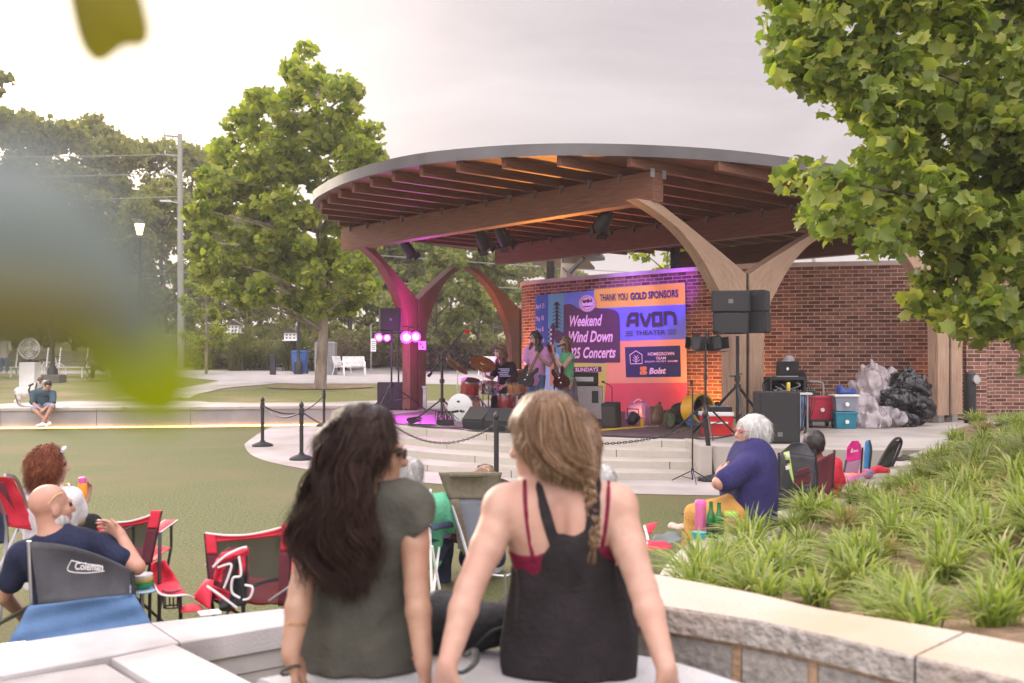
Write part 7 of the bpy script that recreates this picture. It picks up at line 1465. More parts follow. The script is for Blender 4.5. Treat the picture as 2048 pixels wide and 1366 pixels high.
r, H, J = person('bald man in navy t-shirt with raised hand in the charcoal camp chair', dict(pel=(150, 1232, 5.28), chest=(128, 1120, 5.16), neck=(104, 1068, 5.13), head=(103, 1014, 5.14), shL=(48, 1108, 5.1), shR=(204, 1094, 5.2), elL=(6, 1192, 5.16), wrL=(42, 1228, 5.35), elR=(274, 1134, 5.14), wrR=(243, 1072, 5.2), hdR=V((-.6, .3, .35)), knL=(112, 1222, 5.72), knR=(222, 1212, 5.72), anL=(112, 1290, 5.8), anR=(222, 1285, 5.8)), SK_RED, 1.0, .0085, (.66, .75, .02), wide=1.12)
shirt(r, J, cloth('navy_tee', (.012, .015, .035, 1), 1.4), .62, -.05, .016, .0085, 't_shirt', .14); trousers(r, J, cloth('dark_jeans', (.02, .03, .06, 1)), 1.9, h=.012)
b = SDF(.006); b.ell(H.P(0, .055, -.085), (.050, .042, .042), H.M); b.ell(H.P(.05, .02, -.07), (.018, .045, .04), H.M); b.ell(H.P(-.05, .02, -.07), (.018, .045, .04), H.M); b.build('beard', H_GREY, r); pipes('glasses', [[H.P(.070, .03, .075), H.P(.080, -.01, .07), H.P(.070, -.05, .025)], [H.P(.05, .07, .1), H.P(0, .09, .11), H.P(-.05, .07, .1)]], .004, mat('tan_plastic', (.5, .32, .16, 1), rough=.3), r)
# empty red chairs
def redchair(label, TL, TR, BL, BR, Y, seed):
    t = thing('camp_chair', label, 'chair', V((at((TL[0]+TR[0])/2, 0, Y).x, Y+.3, 0)), 'red mesh camp chairs'); P = lambda q, dy=0: at(q[0], q[1], Y+dy); L = lambda a, b, k: (a[0]+(b[0]-a[0])*k, a[1]+(b[1]-a[1])*k)
    patch('mesh_back', P(BL), P(BR, .02), P(TR, .02), P(TL), MESHD, t, -.05, edge=.035)
    tb = lambda k0, k1: [L(TL, TR, k0), L(TL, TR, k1)]
    w = 20; patch('top_band', P((TL[0], TL[1]+w), -.006), P((TR[0], TR[1]+w), .014), P(TR, .014), P(TL, -.006), REDF, t, -.012, edge=.038, thick=.012)
    for a, b, s_ in ((TL, BL, 1), (TR, BR, -1)):
        m = L(a, b, .32); patch('corner_patch', P((m[0], m[1]), -.01), P((m[0]+s_*20, m[1]), -.01), P((a[0]+s_*20, a[1]), -.01), P(a, -.01), REDF, t, thick=.012); patch('side_band', P(b, -.005), P((b[0]+s_*18, b[1]), -.005), P((m[0]+s_*18+s_*4, m[1]), -.005), P(m, -.005), MARN, t, -.004*s_, thick=.010)
        mb = MB(); mb.tube([P(a, .012), P(b, .03), V((P(b).x+s_*.04, Y+.1, 0))], .010, 7); mb.build('pole', BLACK, t)
    pipes('piping', [[P(TL, -.012), P((L(TL, TR, .25)[0], L(TL, TR, .25)[1]+9), -.02), P((L(TL, TR, .5)[0], L(TL, TR, .5)[1]+12), -.025), P((L(TL, TR, .75)[0], L(TL, TR, .75)[1]+8), -.02), P(TR, .01)]], .005, PIPE, t)
    s0, s1 = P(BL, .03), P(BR, .05); f0, f1 = s0+V((.02, .42, .03)), s1+V((-.02, .42, .03)); patch('seat', s0, s1, f1, f0, REDF, t, -.05, wob=.01)
    pipes('leg', [[s0, V((f1.x, f1.y, .01))], [s1, V((f0.x, f0.y, .01))], [f0, V((s0.x, s0.y+.05, .01))], [f1, V((s1.x, s1.y+.05, .01))]], .009, BLACK, t)
    for s, f_, q in ((s0, f0, -1), (s1, f1, 1)): a = s+V((0, .02, .17)); b = f_+V((0, 0, .16)); patch('armrest', a+V((-.035, 0, 0)), a+V((.035, 0, 0)), b+V((.04, 0, 0)), b+V((-.04, 0, 0)), REDF, t, .01, thick=.012); pipes('piping', [[a+V((-.035, 0, .004)), b+V((-.04, 0, .004))], [a+V((.035, 0, .004)), b+V((.04, 0, .004))]], .004, PIPE, t); pipes('leg', [[f_, b]], .009, BLACK, t)
    return t
redchair('empty red camp chair with mesh back right beside the bald man', (196, 1040), (322, 1021), (205, 1135), (300, 1130), 5.75, 1)
t = redchair('empty red camp chair with dark mesh back nearest the dark haired woman', (411, 1066), (584, 1048), (422, 1196), (574, 1212), 5.35, 2)
pipes('strap', [[at(500, 1172, 5.4), at(545, 1160, 5.42), at(580, 1158, 5.45)]], .012, BLACK, t); pipes('brace', [[at(538, 1202, 5.3), at(584, 1170, 5.3)]], .008, STEEL, t)
# the folded red chair that leans in front of it and the soft red side pouch
t = thing('folded_chair', 'folded red and black camp chair with white piping leaning on the empty chair', 'chair', at(460, 1200, 5.2)*V((1, 1, 0)))
q = lambda x, y, d=0: at(x, y, 5.15+d)
for i, (P, m) in enumerate((([(425, 1132), (490, 1110), (498, 1096), (445, 1106)], REDF), ([(428, 1160), (445, 1165), (452, 1120), (434, 1125)], REDF), ([(440, 1175), (462, 1180), (470, 1115), (452, 1128)], MARN), ([(458, 1215), (492, 1210), (496, 1110), (470, 1118)], BLACKM), ([(478, 1150), (494, 1150), (498, 1100), (480, 1104)], REDF), ([(412, 1172), (470, 1220), (480, 1196), (420, 1168)], REDF), ([(440, 1220), (462, 1222), (460, 1200), (440, 1200)], BLACKM))):
    patch('fabric', *[q(x, y, .02*(i % 3)-.02) for x, y in P], m, t, .03*(-1)**i, wob=.012, seed=i, thick=.01)
pipes('piping', [[q(426, 1134, -.05), q(450, 1112, -.06), q(480, 1097, -.05), q(494, 1094, -.04)], [q(436, 1135, -.05), q(462, 1128, -.06), q(458, 1150, -.06), q(448, 1176, -.05)], [q(478, 1112, -.05), q(482, 1150, -.06), q(466, 1156, -.06), q(464, 1184, -.05), q(480, 1196, -.05)], [q(414, 1172, -.05), q(440, 1190, -.06), q(474, 1216, -.05)], [q(490, 1170, -.04), q(505, 1175, -.05), q(500, 1195, -.05), q(486, 1200, -.05)]], .0065, PIPE, t); pipes('pole', [[q(483, 1110, -.02), q(486, 1200, -.02), V((q(486, 0).x, 5.2, .02))]], .011, BLACK, t)
t = thing('chair_armrest_tray', 'red quilted camp table pouch with cup ring beside the bald man', 'camp table', at(345, 1200, 5.3)*V((1, 1, 0)))
patch('pouch', at(300, 1185, 5.35), at(358, 1165, 5.4), at(330, 1120, 5.4), at(303, 1125, 5.35), REDF, t, -.04, wob=.015); patch('top', at(318, 1188, 5.2), at(372, 1190, 5.2), at(352, 1162, 5.4), at(308, 1166, 5.4), REDF, t, .01, thick=.014); patch('side_flap', at(385, 1195, 5.3), at(420, 1220, 5.2), at(428, 1160, 5.3), at(412, 1158, 5.35), REDF, t, .03); patch('side_flap', at(362, 1225, 5.2), at(408, 1222, 5.2), at(400, 1208, 5.4), at(360, 1212, 5.4), REDF, t, .02)
pipes('piping', [[at(308, 1166, 5.38), at(318, 1186, 5.2), at(340, 1192, 5.18), at(372, 1190, 5.2), at(388, 1196, 5.25)]], .006, PIPE, t); mb = MB(); c = at(343, 1183, 5.24); mb.tube([c+V((.045*math.cos(a), .04*math.sin(a), .006)) for a in [i*math.pi/8 for i in range(17)]], .006, 5, caps=False); mb.tube([c+V((.04*math.cos(a), .035*math.sin(a), -.08)) for a in [i*math.pi/8 for i in range(17)]], .005, 5, caps=False)
for k in range(6): a = k*math.pi/3; mb.tube([c+V((.045*math.cos(a), .04*math.sin(a), 0)), c+V((.04*math.cos(a), .035*math.sin(a), -.08))], .004, 4)
mb.build('cup_ring', BLACK, t); pipes('leg', [[at(320, 1065, 5.4), at(319, 1130, 5.35), V((at(318, 0, 5.3).x, 5.3, 0))], [at(360, 1190, 5.3), V((at(352, 0, 5.3).x, 5.4, 0))]], .010, BLACK, t)
p = at(284, 1176, 5.3); mb = MB(); mb.lathe([(.10, 0), (.105, .006), (.10, .012), (.001, .012)], p+V((-.01, 0, -.012)), 24); o = tag(mb.build('side_table', mat('pale_blue', (.32, .46, .60, 1), rough=.5), smooth=40), 'small round pale blue side table by the bald man', 'table'); pipes('leg', [[p, V((p.x, p.y, 0))]], .012, STEEL, o)
for i, (c_, r_, lb) in enumerate((((.02, .30, .11, 1), .062, 'green bowl at the bottom of the stack on the pale blue table'), ((.62, .48, .12, 1), .058, 'yellow bowl in the middle of the stack on the pale blue table'), ((.66, .66, .68, 1), .055, 'white bowl on top of the stack on the pale blue table'))): tag(MB().lathe([(r_*.6, 0), (r_*.95, .022), (r_, .038), (r_*.96, .038), (r_*.8, .016), (.001, .008)], p+V((.005, -.01, .003+.018*i)), 22).build('bowl', mat('bowl', c_, rough=.35), smooth=50), lb, 'bowl')
WHS = strandmat('white', [(.45, .44, .42, 1), (.7, .69, .67, 1), (.30, .29, .28, 1)], .5); RDS = strandmat('auburn', [(.06, .014, .008, 1), (.16, .045, .02, 1), (.30, .10, .045, 1)], .5); GRS = strandmat('grey', [(.16, .155, .15, 1), (.42, .41, .40, 1), (.28, .27, .26, 1)], .5)
# red haired woman at the left edge
t = thing('camp_chair', 'tilted red camp chair with silver tube frame at the left edge', 'chair', at(20, 1080, 6.2)*V((1, 1, 0)))
patch('backrest', at(10, 1050, 6.15), at(72, 1062, 6.35), at(28, 956, 6.2), at(-35, 950, 6.0), REDF, t, -.04, wob=.012); patch('seat', at(10, 1052, 6.15), at(72, 1062, 6.35), at(150, 1050, 6.6), at(90, 1045, 6.4), REDF, t); patch('pocket', at(20, 1005, 6.12), at(30, 1020, 6.15), at(8, 965, 6.08), at(-20, 960, 6.02), MARN, t); pipes('pole', [[at(10, 950, 6.1), at(32, 958, 6.2), at(50, 1000, 6.28), at(72, 1062, 6.36), V((-2.9, 6.3, .02))], [at(-30, 952, 6.0), at(12, 1056, 6.14), V((-3.1, 6.0, .02))]], .011, STEEL, t); patch('side_panel', at(-20, 1090, 6.1), at(18, 1085, 6.15), at(15, 1030, 6.15), at(-25, 1020, 6.05), NAVYF, t); pipes('leg', [[at(36, 1058, 6.3), V((-3.25, 5.9, .01))]], .010, STEEL, t)
r, H, J = person('woman with curly auburn hair in white t-shirt holding a bottle at the left edge', dict(pel=(100, 1140, 6.5), chest=(100, 1028, 6.42), neck=(100, 968, 6.4), head=(101, 930, 6.4), shL=(58, 998, 6.4), shR=(142, 995, 6.45), elL=(55, 1070, 6.5), wrL=(95, 1090, 6.75), elR=(158, 1040, 6.55), wrR=(170, 1000, 6.68), hdR=V((.1, .1, 1)), knL=(140, 1062, 6.85), knR=(182, 1050, 6.8), anL=(170, 1190, 7.0), anR=(205, 1190, 6.95)), SK_FAIR, .95, .010, (.85, .52, -.05), female=True)
shirt(r, J, cloth('white_tee', (.62, .60, .64, 1), 1.1), .7, -.05, .018, .010, 't_shirt'); trousers(r, J, cloth('black_leggings', (.012, .012, .014, 1)), 1.9); shoes(r, J, BLACKM); fuzz(H.hair(.008, H_RED, r, [((.0, -.07, .0), (0, -.08, -.07), .08, .06), ((.07, -.03, 0), (.07, -.02, -.06), .04, .03), ((-.07, -.03, 0), (-.07, -.02, -.06), .04, .03)], 1.0, .010, 60), 4200, .06, RDS, .0018, .010, 1, .016)
pipes('sunglasses', [[H.P(-.06, .06, .10), H.P(0, .085, .115), H.P(.06, .06, .10)]], .012, mat('frame_pale', (.5, .5, .55, 1), rough=.2), r)
p = at(165, 996, 6.62); t = thing('drink_bottle', 'orange bottle with pink cap held by the woman at the left edge', 'bottle', p); MB().lathe([(.028, 0), (.03, .01), (.03, .09), (.026, .1)], p, 16).build('body', mat('orange_plastic', (.75, .28, .02, 1), rough=.35), t, smooth=40); MB().lathe([(.024, .1), (.026, .105), (.024, .135), (.012, .14)], p, 16).build('cap', mat('pink_plastic', (.65, .10, .38, 1), rough=.4), t, smooth=40)
# woman in purple on the seat wall, her things
r, H, J = person('older white haired woman in purple t-shirt with folded arms on the seat wall', dict(pel=(1500, 1012, 7.05), chest=(1503, 938, 7.03), neck=(1512, 903, 7.03), head=(1502, 864, 7.0), shL=(1494, 930, 6.82), shR=(1496, 928, 7.24), elL=(1438, 966, 6.72), wrL=(1438, 948, 7.0), elR=(1448, 964, 7.26), wrR=(1446, 944, 6.98), hdR=V((.0, -.9, .35)), knL=(1392, 1030, 6.86), knR=(1398, 1028, 7.16), anL=(1374, 1186, 6.86), anR=(1384, 1172, 7.16)), SK_RED, .97, .009, (-.97, -.18, .0), wide=1.5)
J['front'] = V((-1, 0, 0)); shirt(r, J, cloth('purple_tee', (.027, .024, .088, 1), 1.25, 7), .8, -.13, .024, .009, 't_shirt', .165, .007, loose=1.14); trousers(r, J, cloth('mustard', (.45, .24, .07, 1)), 1.9, .02, .010); shoes(r, J, mat('sandal', (.05, .06, .12, 1)))
fuzz(H.hair(.007, H_WHITE, r, [((0, -.07, .02), (0, -.075, -.07), .075, .05)], 1.05, .004, 90), 2600, .055, WHS, .0016, .002); H.glasses(mat('red_frame', (.55, .03, .04, 1), rough=.3), r)
def bottle(name, px, py, Y, prof, m, label, cap=None, capm=None, z=.53, grp=None, band=None):
    p = V((at(px, 0, Y).x, Y, z)); t = thing(name, label, 'bottle' if 'bottle' in name else 'jar', p, grp); MB().lathe(prof, p, 18).build('body', m, t, smooth=45)
    if cap: MB().lathe(cap, p, 18).build('cap', capm, t, smooth=45)
    if band: MB().lathe([(prof[1][0]+.001, band[0]), (prof[1][0]+.001, band[1])], p, 18).build('label', band[2], t)
GRG = mat('green_glass', (.03, .30, .08, 1), rough=.08, trans=.6); BEER = [(.030, 0), (.031, .01), (.031, .12), (.028, .14), (.014, .175), (.0125, .225), (.014, .232)]
for px, Y, lb in ((1422, 6.55, 'green glass beer bottle on the seat wall, left of the two'), (1438, 6.5, 'green glass beer bottle on the seat wall, right of the two beside the jar')): bottle('beer_bottle', px, 0, Y, BEER, GRG, lb, grp='green beer bottles', band=(.035, .095, BLACKM))
bottle('drink_bottle', 1401, 0, 6.62, [(.036, 0), (.038, .01), (.036, .15), (.038, .19), (.036, .20)], mat('pink_clear', (.75, .20, .42, 1), rough=.15, trans=.35), 'pink drinking bottle on the seat wall beside the green bottles', [(.038, .20), (.039, .215), (.03, .232), (.001, .235)], mat('pink_plastic2', (.7, .10, .36, 1), rough=.4))
bottle('nut_jar', 1462, 0, 6.75, [(.042, 0), (.045, .008), (.045, .105), (.042, .112)], mat('peanuts', (.62, .42, .2, 1), (.25, .13, .05, 1), 90, .3, coat=.6), 'clear jar of nuts with lime green lid on the seat wall', [(.047, .11), (.048, .132), (.045, .136), (.001, .136)], mat('lime_lid', (.35, .62, .10, 1), rough=.45))
p = V((at(1398, 0, 6.45).x, 6.45, .53)); t = thing('plastic_tub', 'small teal tub below the pink bottle', 'tub', p); MB().lathe([(.04, 0), (.047, .045), (.049, .05), (.001, .052)], p, 16).build('body', mat('teal_plastic', (.05, .35, .33, 1), rough=.35), t, smooth=40)
def heap(name, label, cat, m, parts, h=.012, amp=.012, fr=30, cutz=None, seed=1, st=(1, 1, 1)):
    S_ = SDF(h)
    for c, rr in parts: S_.ell(c, rr, None, .04)
    S_.noise(amp, fr, seed, st)
    if cutz is not None: S_.cut((0, 0, cutz), (0, 0, -1))
    return tag(S_.build(name, m), label, cat)
heap('towel', 'blue and white folded cloth on the seat wall behind the nut jar', 'cloth', BLUF, [(V((at(1478, 0, 7.0).x, 6.95, .55)), (.10, .07, .035)), (V((at(1490, 0, 7.0).x, 7.0, .56)), (.06, .05, .04))], .01, .008, 50, .529)
t = thing('lunch_bag', 'grey and red open cool bag lying on the seat wall behind the blond woman', 'bag', V((.95, 5.9, .53))); q = lambda x, y, z_: V((x, y, z_))
patch('flap', at(1285, 1098, 6.0), at(1370, 1082, 6.2), at(1352, 1062, 6.6), at(1312, 1072, 6.6), mat('grey_lining', (.10, .12, .12, 1), rough=.5), t, .02, wob=.015); patch('lid', at(1287, 1062, 6.2), at(1302, 1068, 6.2), at(1316, 1044, 6.3), at(1288, 1050, 6.3), REDF, t, .01); patch('front', at(1290, 1100, 5.9), at(1345, 1098, 5.95), at(1335, 1085, 6.1), at(1292, 1082, 6.1), REDF, t, .02, wob=.01)
pipes('piping', [[at(1289, 1052, 6.25), at(1296, 1080, 6.1), at(1292, 1100, 5.9)]], .008, PIPE, t); heap('paper_bag', 'crumpled pale paper bag by the cool bag on the seat wall', 'bag', mat('kraft', (.45, .36, .30, 1), (.55, .46, .4, 1), 20, .8), [(at(1370, 1055, 6.9), (.08, .06, .035)), (at(1352, 1058, 6.9), (.05, .05, .03))], .01, .012, 60, .529)
p = gnd(1386, 1028, .004); tag(MB().lathe([(.11, .012), (.12, .0), (.125, .012), (.10, .022), (.001, .024)], p, 24).build('frisbee', mat('blue_disc', (.05, .07, .16, 1), rough=.5), smooth=40), 'dark blue plastic disc lying on the lawn past the woman in purple', 'disc')
# chairs along the seat wall on the right
t = thing('camp_chair', 'charcoal camp chair with mesh window and lime pennant behind the woman in purple', 'chair', at(1600, 1010, 7.9)*V((1, 1, 0)))
for (a, b_, c_, d_, m) in (((1556, 985), (1628, 975), (1632, 915), (1562, 905), GREYF), ((1562, 905), (1632, 915), (1612, 886), (1585, 885), GREYF), ((1554, 1045), (1632, 1010), (1628, 975), (1556, 985), GREYF)): patch('backrest', at(*a, 7.7), at(*b_, 7.9), at(*c_, 7.9), at(*d_, 7.7), m, t, -.02)
patch('mesh_window', at(1588, 974, 7.66), at(1622, 966, 7.74), at(1618, 932, 7.74), at(1594, 940, 7.66), MESHR, t); patch('strap', at(1585, 956, 7.64), at(1622, 946, 7.7), at(1622, 942, 7.7), at(1585, 951, 7.64), BLACKM, t); patch('pennant', at(1586, 966, 7.6), at(1588, 965, 7.6), at(1578, 902, 7.62), at(1567, 905, 7.6), mat('lime_pennant', (.38, .50, .10, 1), rough=.6), t)
for y in (910, 922, 934): patch('pennant_mark', at(1572, y+6, 7.59), at(1580, y+4, 7.59), at(1579, y-3, 7.59), at(1571, y-2, 7.59), PIPE if y != 922 else BLACKM, t)
pipes('pole', [[at(1630, 900, 7.9), at(1634, 950, 7.9), at(1632, 1000, 7.9), V((at(1632, 0, 7.9).x, 7.9, 0))], [at(1558, 905, 7.7), at(1556, 1000, 7.7), V((at(1556, 0, 7.7).x, 7.7, 0))]], .011, BLACK, t)
t = thing('camp_chair', 'maroon camp chair with the dark haired boy in it', 'chair', at(1650, 1000, 8.3)*V((1, 1, 0))); patch('backrest', at(1632, 985, 8.1), at(1662, 990, 8.3), at(1670, 903, 8.3), at(1634, 922, 8.1), MARN, t, -.03); patch('seat', at(1622, 1002, 8.1), at(1664, 1000, 8.3), at(1660, 990, 8.7), at(1620, 990, 8.5), MARN, t); pipes('pole', [[at(1669, 900, 8.32), at(1664, 990, 8.34), V((at(1660, 0, 8.4).x, 8.4, 0))], [at(1632, 918, 8.12), at(1628, 1000, 8.12), V((at(1626, 0, 8.12).x, 8.12, 0))]], .010, BLACK, t)
r, H, J = person('boy with short dark hair in red shirt sitting in the maroon chair, seen from behind', dict(pel=(1642, 1035, 8.6), chest=(1642, 955, 8.5), neck=(1632, 914, 8.5), head=(1625, 886, 8.5), shL=(1606, 930, 8.45), shR=(1668, 930, 8.5), elL=(1600, 975, 8.5), wrL=(1610, 1000, 8.7), elR=(1676, 975, 8.6), wrR=(1660, 1000, 8.8), knL=(1615, 1020, 9.0), knR=(1655, 1020, 9.0), anL=(1612, 1095, 9.0), anR=(1655, 1095, 9.0)), SK_DARK, .92, .010, (-.45, .88, 0)); shirt(r, J, REDF, .7, -.05, .018, .010); trousers(r, J, cloth('grey_shorts', (.1, .1, .11, 1)), .9); H.hair(.008, hairmat('black', (.008, .007, .007, 1), (.02, .016, .015, 1)), r, (), 1.0, .002, 160)
t = thing('camp_chair', 'bright pink child camp chair with pale mesh and white logo', 'chair', at(1705, 970, 9.6)*V((1, 1, 0))); PNK = mat('pink_fabric', (.72, .02, .26, 1), (.8, .03, .3, 1), 10, .6)
patch('top_panel', at(1692, 925, 9.6), at(1722, 918, 9.7), at(1722, 890, 9.7), at(1694, 895, 9.6), PNK, t, -.02); patch('top_panel', at(1694, 895, 9.6), at(1722, 890, 9.7), at(1716, 881, 9.7), at(1704, 882, 9.6), PNK, t); patch('mesh_back', at(1686, 972, 9.5), at(1708, 972, 9.6), at(1722, 918, 9.7), at(1692, 925, 9.6), MESHP, t); patch('seat', at(1668, 945, 10), at(1700, 980, 9.6), at(1690, 990, 9.4), at(1660, 960, 9.7), PNK, t)
patch('logo', at(1701, 905, 9.57), at(1707, 905, 9.58), at(1705, 897, 9.58), at(1704, 897, 9.57), PIPE, t)
for k in range(3): patch('logo', at(1708+3*k, 904-.3*k, 9.58), at(1710+3*k, 904-.3*k, 9.59), at(1710+3*k, 900-.3*k, 9.59), at(1708+3*k, 900-.3*k, 9.58), PIPE, t)
pipes('pole', [[at(1725, 895, 9.72), at(1722, 940, 9.72), V((at(1716, 0, 9.7).x, 9.7, 0))], [at(1692, 920, 9.6), at(1684, 975, 9.5), V((at(1684, 0, 9.5).x, 9.5, 0))]], .010, BLACK, t)
t = thing('camp_chair', 'slim blue folded chair bag standing upright beside the pink chair', 'chair bag', at(1735, 960, 9.9)*V((1, 1, 0))); S_ = SDF(.012); S_.cone(at(1733, 945, 9.9), at(1736, 885, 9.9), .035, .032); S_.noise(.004, 40); S_.build('bag', mat('blue_nylon', (.02, .16, .36, 1), (.03, .2, .42, 1), 10, .5), t); pipes('strap', [[at(1739, 880, 9.87), at(1743, 900, 9.85), at(1739, 935, 9.86)]], .008, BLACK, t)
t = thing('camp_chair', 'black reclined camp chair with curved back at the end of the seat wall', 'chair', at(1780, 930, 10.6)*V((1, 1, 0))); patch('backrest', at(1752, 935, 10.6), at(1778, 938, 10.8), at(1802, 880, 11), at(1788, 882, 10.8), mat('black_nylon', (.02, .02, .021, 1), (.035, .035, .036, 1), 12, .4), t, -.04); pipes('pole', [[at(1754, 936, 10.6), at(1770, 905, 10.7), at(1788, 880, 10.8), at(1801, 878, 10.95), at(1800, 895, 11), at(1780, 940, 10.8)]], .016, BLACK, t); pipes('leg', [[at(1754, 936, 10.6), V((at(1750, 0, 10.6).x, 10.6, .5))], [at(1780, 940, 10.8), V((at(1780, 0, 10.8).x, 10.8, .5))]], .012, BLACK, t)
heap('bag', 'black duffel bag by the reclined black chair', 'bag', BAGM, [(at(1812, 928, 11.6), (.12, .1, .10)), (at(1795, 932, 11.5), (.1, .1, .09))], .014, .012, 25); heap('jacket', 'red jacket crumpled at the foot of the reclined chair', 'jacket', REDF, [(at(1755, 942, 10.3), (.12, .09, .05)), (at(1740, 948, 10.2), (.07, .07, .05))], .014, .02, 30)
heap('blanket', 'blue pink and orange striped blanket under the pink chair', 'blanket', mat('striped_blanket', (.03, .20, .45, 1), (.75, .32, .10, 1), 6, .8, stretch=(1, 1, 9), c3=(.7, .04, .28, 1), s3=4), [(at(1690, 958, 9.5), (.2, .15, .06)), (at(1665, 972, 9.2), (.13, .1, .08)), (at(1718, 948, 9.8), (.14, .1, .05))], .014, .015, 25)
# people between the two women
t = thing('folding_chair', 'navy folding chair with silver frame behind the dark haired woman', 'chair', at(860, 1100, 6.8)*V((1, 1, 0))); patch('backrest', at(800, 1080, 6.9), at(855, 1060, 6.9), at(860, 985, 6.95), at(805, 980, 6.95), NAVYF, t, -.02); patch('armrest', at(858, 1052, 6.8), at(868, 1060, 6.75), at(922, 1052, 7.3), at(912, 1047, 7.3), NAVYF, t, .03, thick=.012); patch('seat', at(808, 1090, 6.9), at(862, 1085, 6.9), at(900, 1075, 7.4), at(840, 1078, 7.4), NAVYF, t, .03)
pipes('pole', [[at(861, 978, 6.88), at(860, 1060, 6.82), at(864, 1190, 6.75)], [at(864, 1092, 6.8), at(872, 1140, 6.85), at(882, 1192, 6.9)], [at(878, 1095, 7.1), at(866, 1190, 6.75)], [at(864, 1190, 6.75), at(882, 1193, 6.9)], [at(803, 978, 6.95), at(800, 1190, 6.9)]], .010, WHITE, t)
r, H, J = person('grey haired person in mint green t-shirt in the navy folding chair', dict(pel=(840, 1100, 7.2), chest=(842, 1030, 7.1), neck=(828, 985, 7.1), head=(824, 950, 7.1), shL=(795, 1005, 7.05), shR=(882, 1005, 7.15), elL=(790, 1060, 7.1), wrL=(810, 1090, 7.3), elR=(906, 1052, 7.2), wrR=(915, 1068, 7.5), knL=(830, 1075, 7.6), knR=(890, 1075, 7.6), anL=(830, 1170, 7.6), anR=(885, 1170, 7.6)), SK_FAIR, .95, .010, (.3, .95, 0)); shirt(r, J, cloth('mint', (.10, .36, .22, 1), 1.2), .9, -.05, .02, .010, 't_shirt'); trousers(r, J, NAVYF); shoes(r, J, WHITE); fuzz(H.hair(.008, H_GREY, r, [((0, -.06, -.02), (0, -.07, -.1), .075, .05)], 1.04, .004, 90), 2200, .055, GRS, .0017, .003)
heap('bag', 'red and black bag hanging at the arm of the olive chair', 'bag', MARN, [(at(915, 1068, 7.4), (.05, .05, .07)), (at(924, 1055, 7.4), (.04, .04, .05))], .01, .006, 40)
t = thing('recliner_chair', 'olive high backed folding recliner with grey mesh between the two women', 'chair', at(950, 1150, 7.2)*V((1, 1, 0)))
patch('headrest', at(898, 998, 7.1), at(990, 998, 7.2), at(1004, 945, 7.2), at(877, 945, 7.1), OLVF, t, -.02, thick=.02); patch('mesh_back', at(916, 1098, 7.15), at(990, 1096, 7.2), at(990, 998, 7.2), at(905, 998, 7.12), MESHG, t, -.02); patch('side_trim', at(926, 1110, 7.12), at(944, 1112, 7.12), at(918, 998, 7.1), at(899, 998, 7.1), OLVF, t); patch('lower_back', at(946, 1130, 7.1), at(1000, 1128, 7.15), at(990, 1094, 7.2), at(936, 1096, 7.12), OLVF, t, -.02); mb = MB(); mb.tube([at(899, 950, 7.06), at(968, 949, 7.12)], .022, 10); mb.build('pillow_roll', OLVF, t); pipes('pole', [[at(899, 998, 7.13), at(925, 1075, 7.0), at(944, 1145, 6.9)], [at(944, 1145, 6.9), at(1004, 1152, 7.0), at(1022, 1148, 7.0)]], .011, STEEL, t); pipes('leg', [[at(944, 1145, 6.9), V((at(946, 0, 6.9).x, 6.9, 0))], [at(1010, 1148, 7.0), V((at(1010, 0, 7.0).x, 7.0, 0))]], .011, STEEL, t)
r, H, J = person('blond haired person in the olive recliner, only the hair showing over its back', dict(pel=(965, 1110, 7.6), chest=(965, 1040, 7.5), neck=(968, 995, 7.5), head=(970, 962, 7.5), shL=(925, 1015, 7.5), shR=(1005, 1015, 7.5), elL=(915, 1070, 7.6), wrL=(930, 1085, 7.8), elR=(1015, 1070, 7.6), wrR=(1000, 1085, 7.8), knL=(940, 1080, 8), knR=(990, 1080, 8), anL=(940, 1150, 8), anR=(990, 1150, 8)), SK_FAIR, .95, .012, (0, 1, 0)); shirt(r, J, cloth('pale_grey', (.4, .4, .44, 1), 1.2)); trousers(r, J, NAVYF, h=.014); fuzz(H.hair(.008, H_BLOND, r, [((0, -.06, 0), (.02, -.09, -.18), .08, .05), ((.06, -.03, 0), (.08, -.03, -.2), .05, .03)], 1.02, .004, 80), 2200, .08, HB, .0017, .003); pipes('sunglasses', [[H.P(-.06, .05, .105), H.P(0, .07, .12), H.P(.06, .05, .105)]], .010, BLACK, r)
r, H, J = person('white haired person behind the right shoulder of the blond woman, low on the lawn', dict(pel=(1205, 1110, 8.1), chest=(1205, 1040, 8.0), neck=(1206, 992, 8), head=(1206, 962, 8), shL=(1165, 1010, 8), shR=(1245, 1010, 8), elL=(1155, 1065, 8.1), wrL=(1170, 1085, 8.3), elR=(1256, 1065, 8.1), wrR=(1240, 1085, 8.3), knL=(1185, 1080, 8.5), knR=(1228, 1080, 8.5), anL=(1185, 1140, 8.5), anR=(1228, 1140, 8.5)), SK_FAIR, .95, .012, (-.2, .97, 0)); shirt(r, J, cloth('pale_blue', (.3, .38, .5, 1), 1.2)); trousers(r, J, NAVYF, h=.014); fuzz(H.hair(.008, H_WHITE, r, (), 1.06, .008, 70), 2200, .05, WHS, .0018, .008, 1, .012)
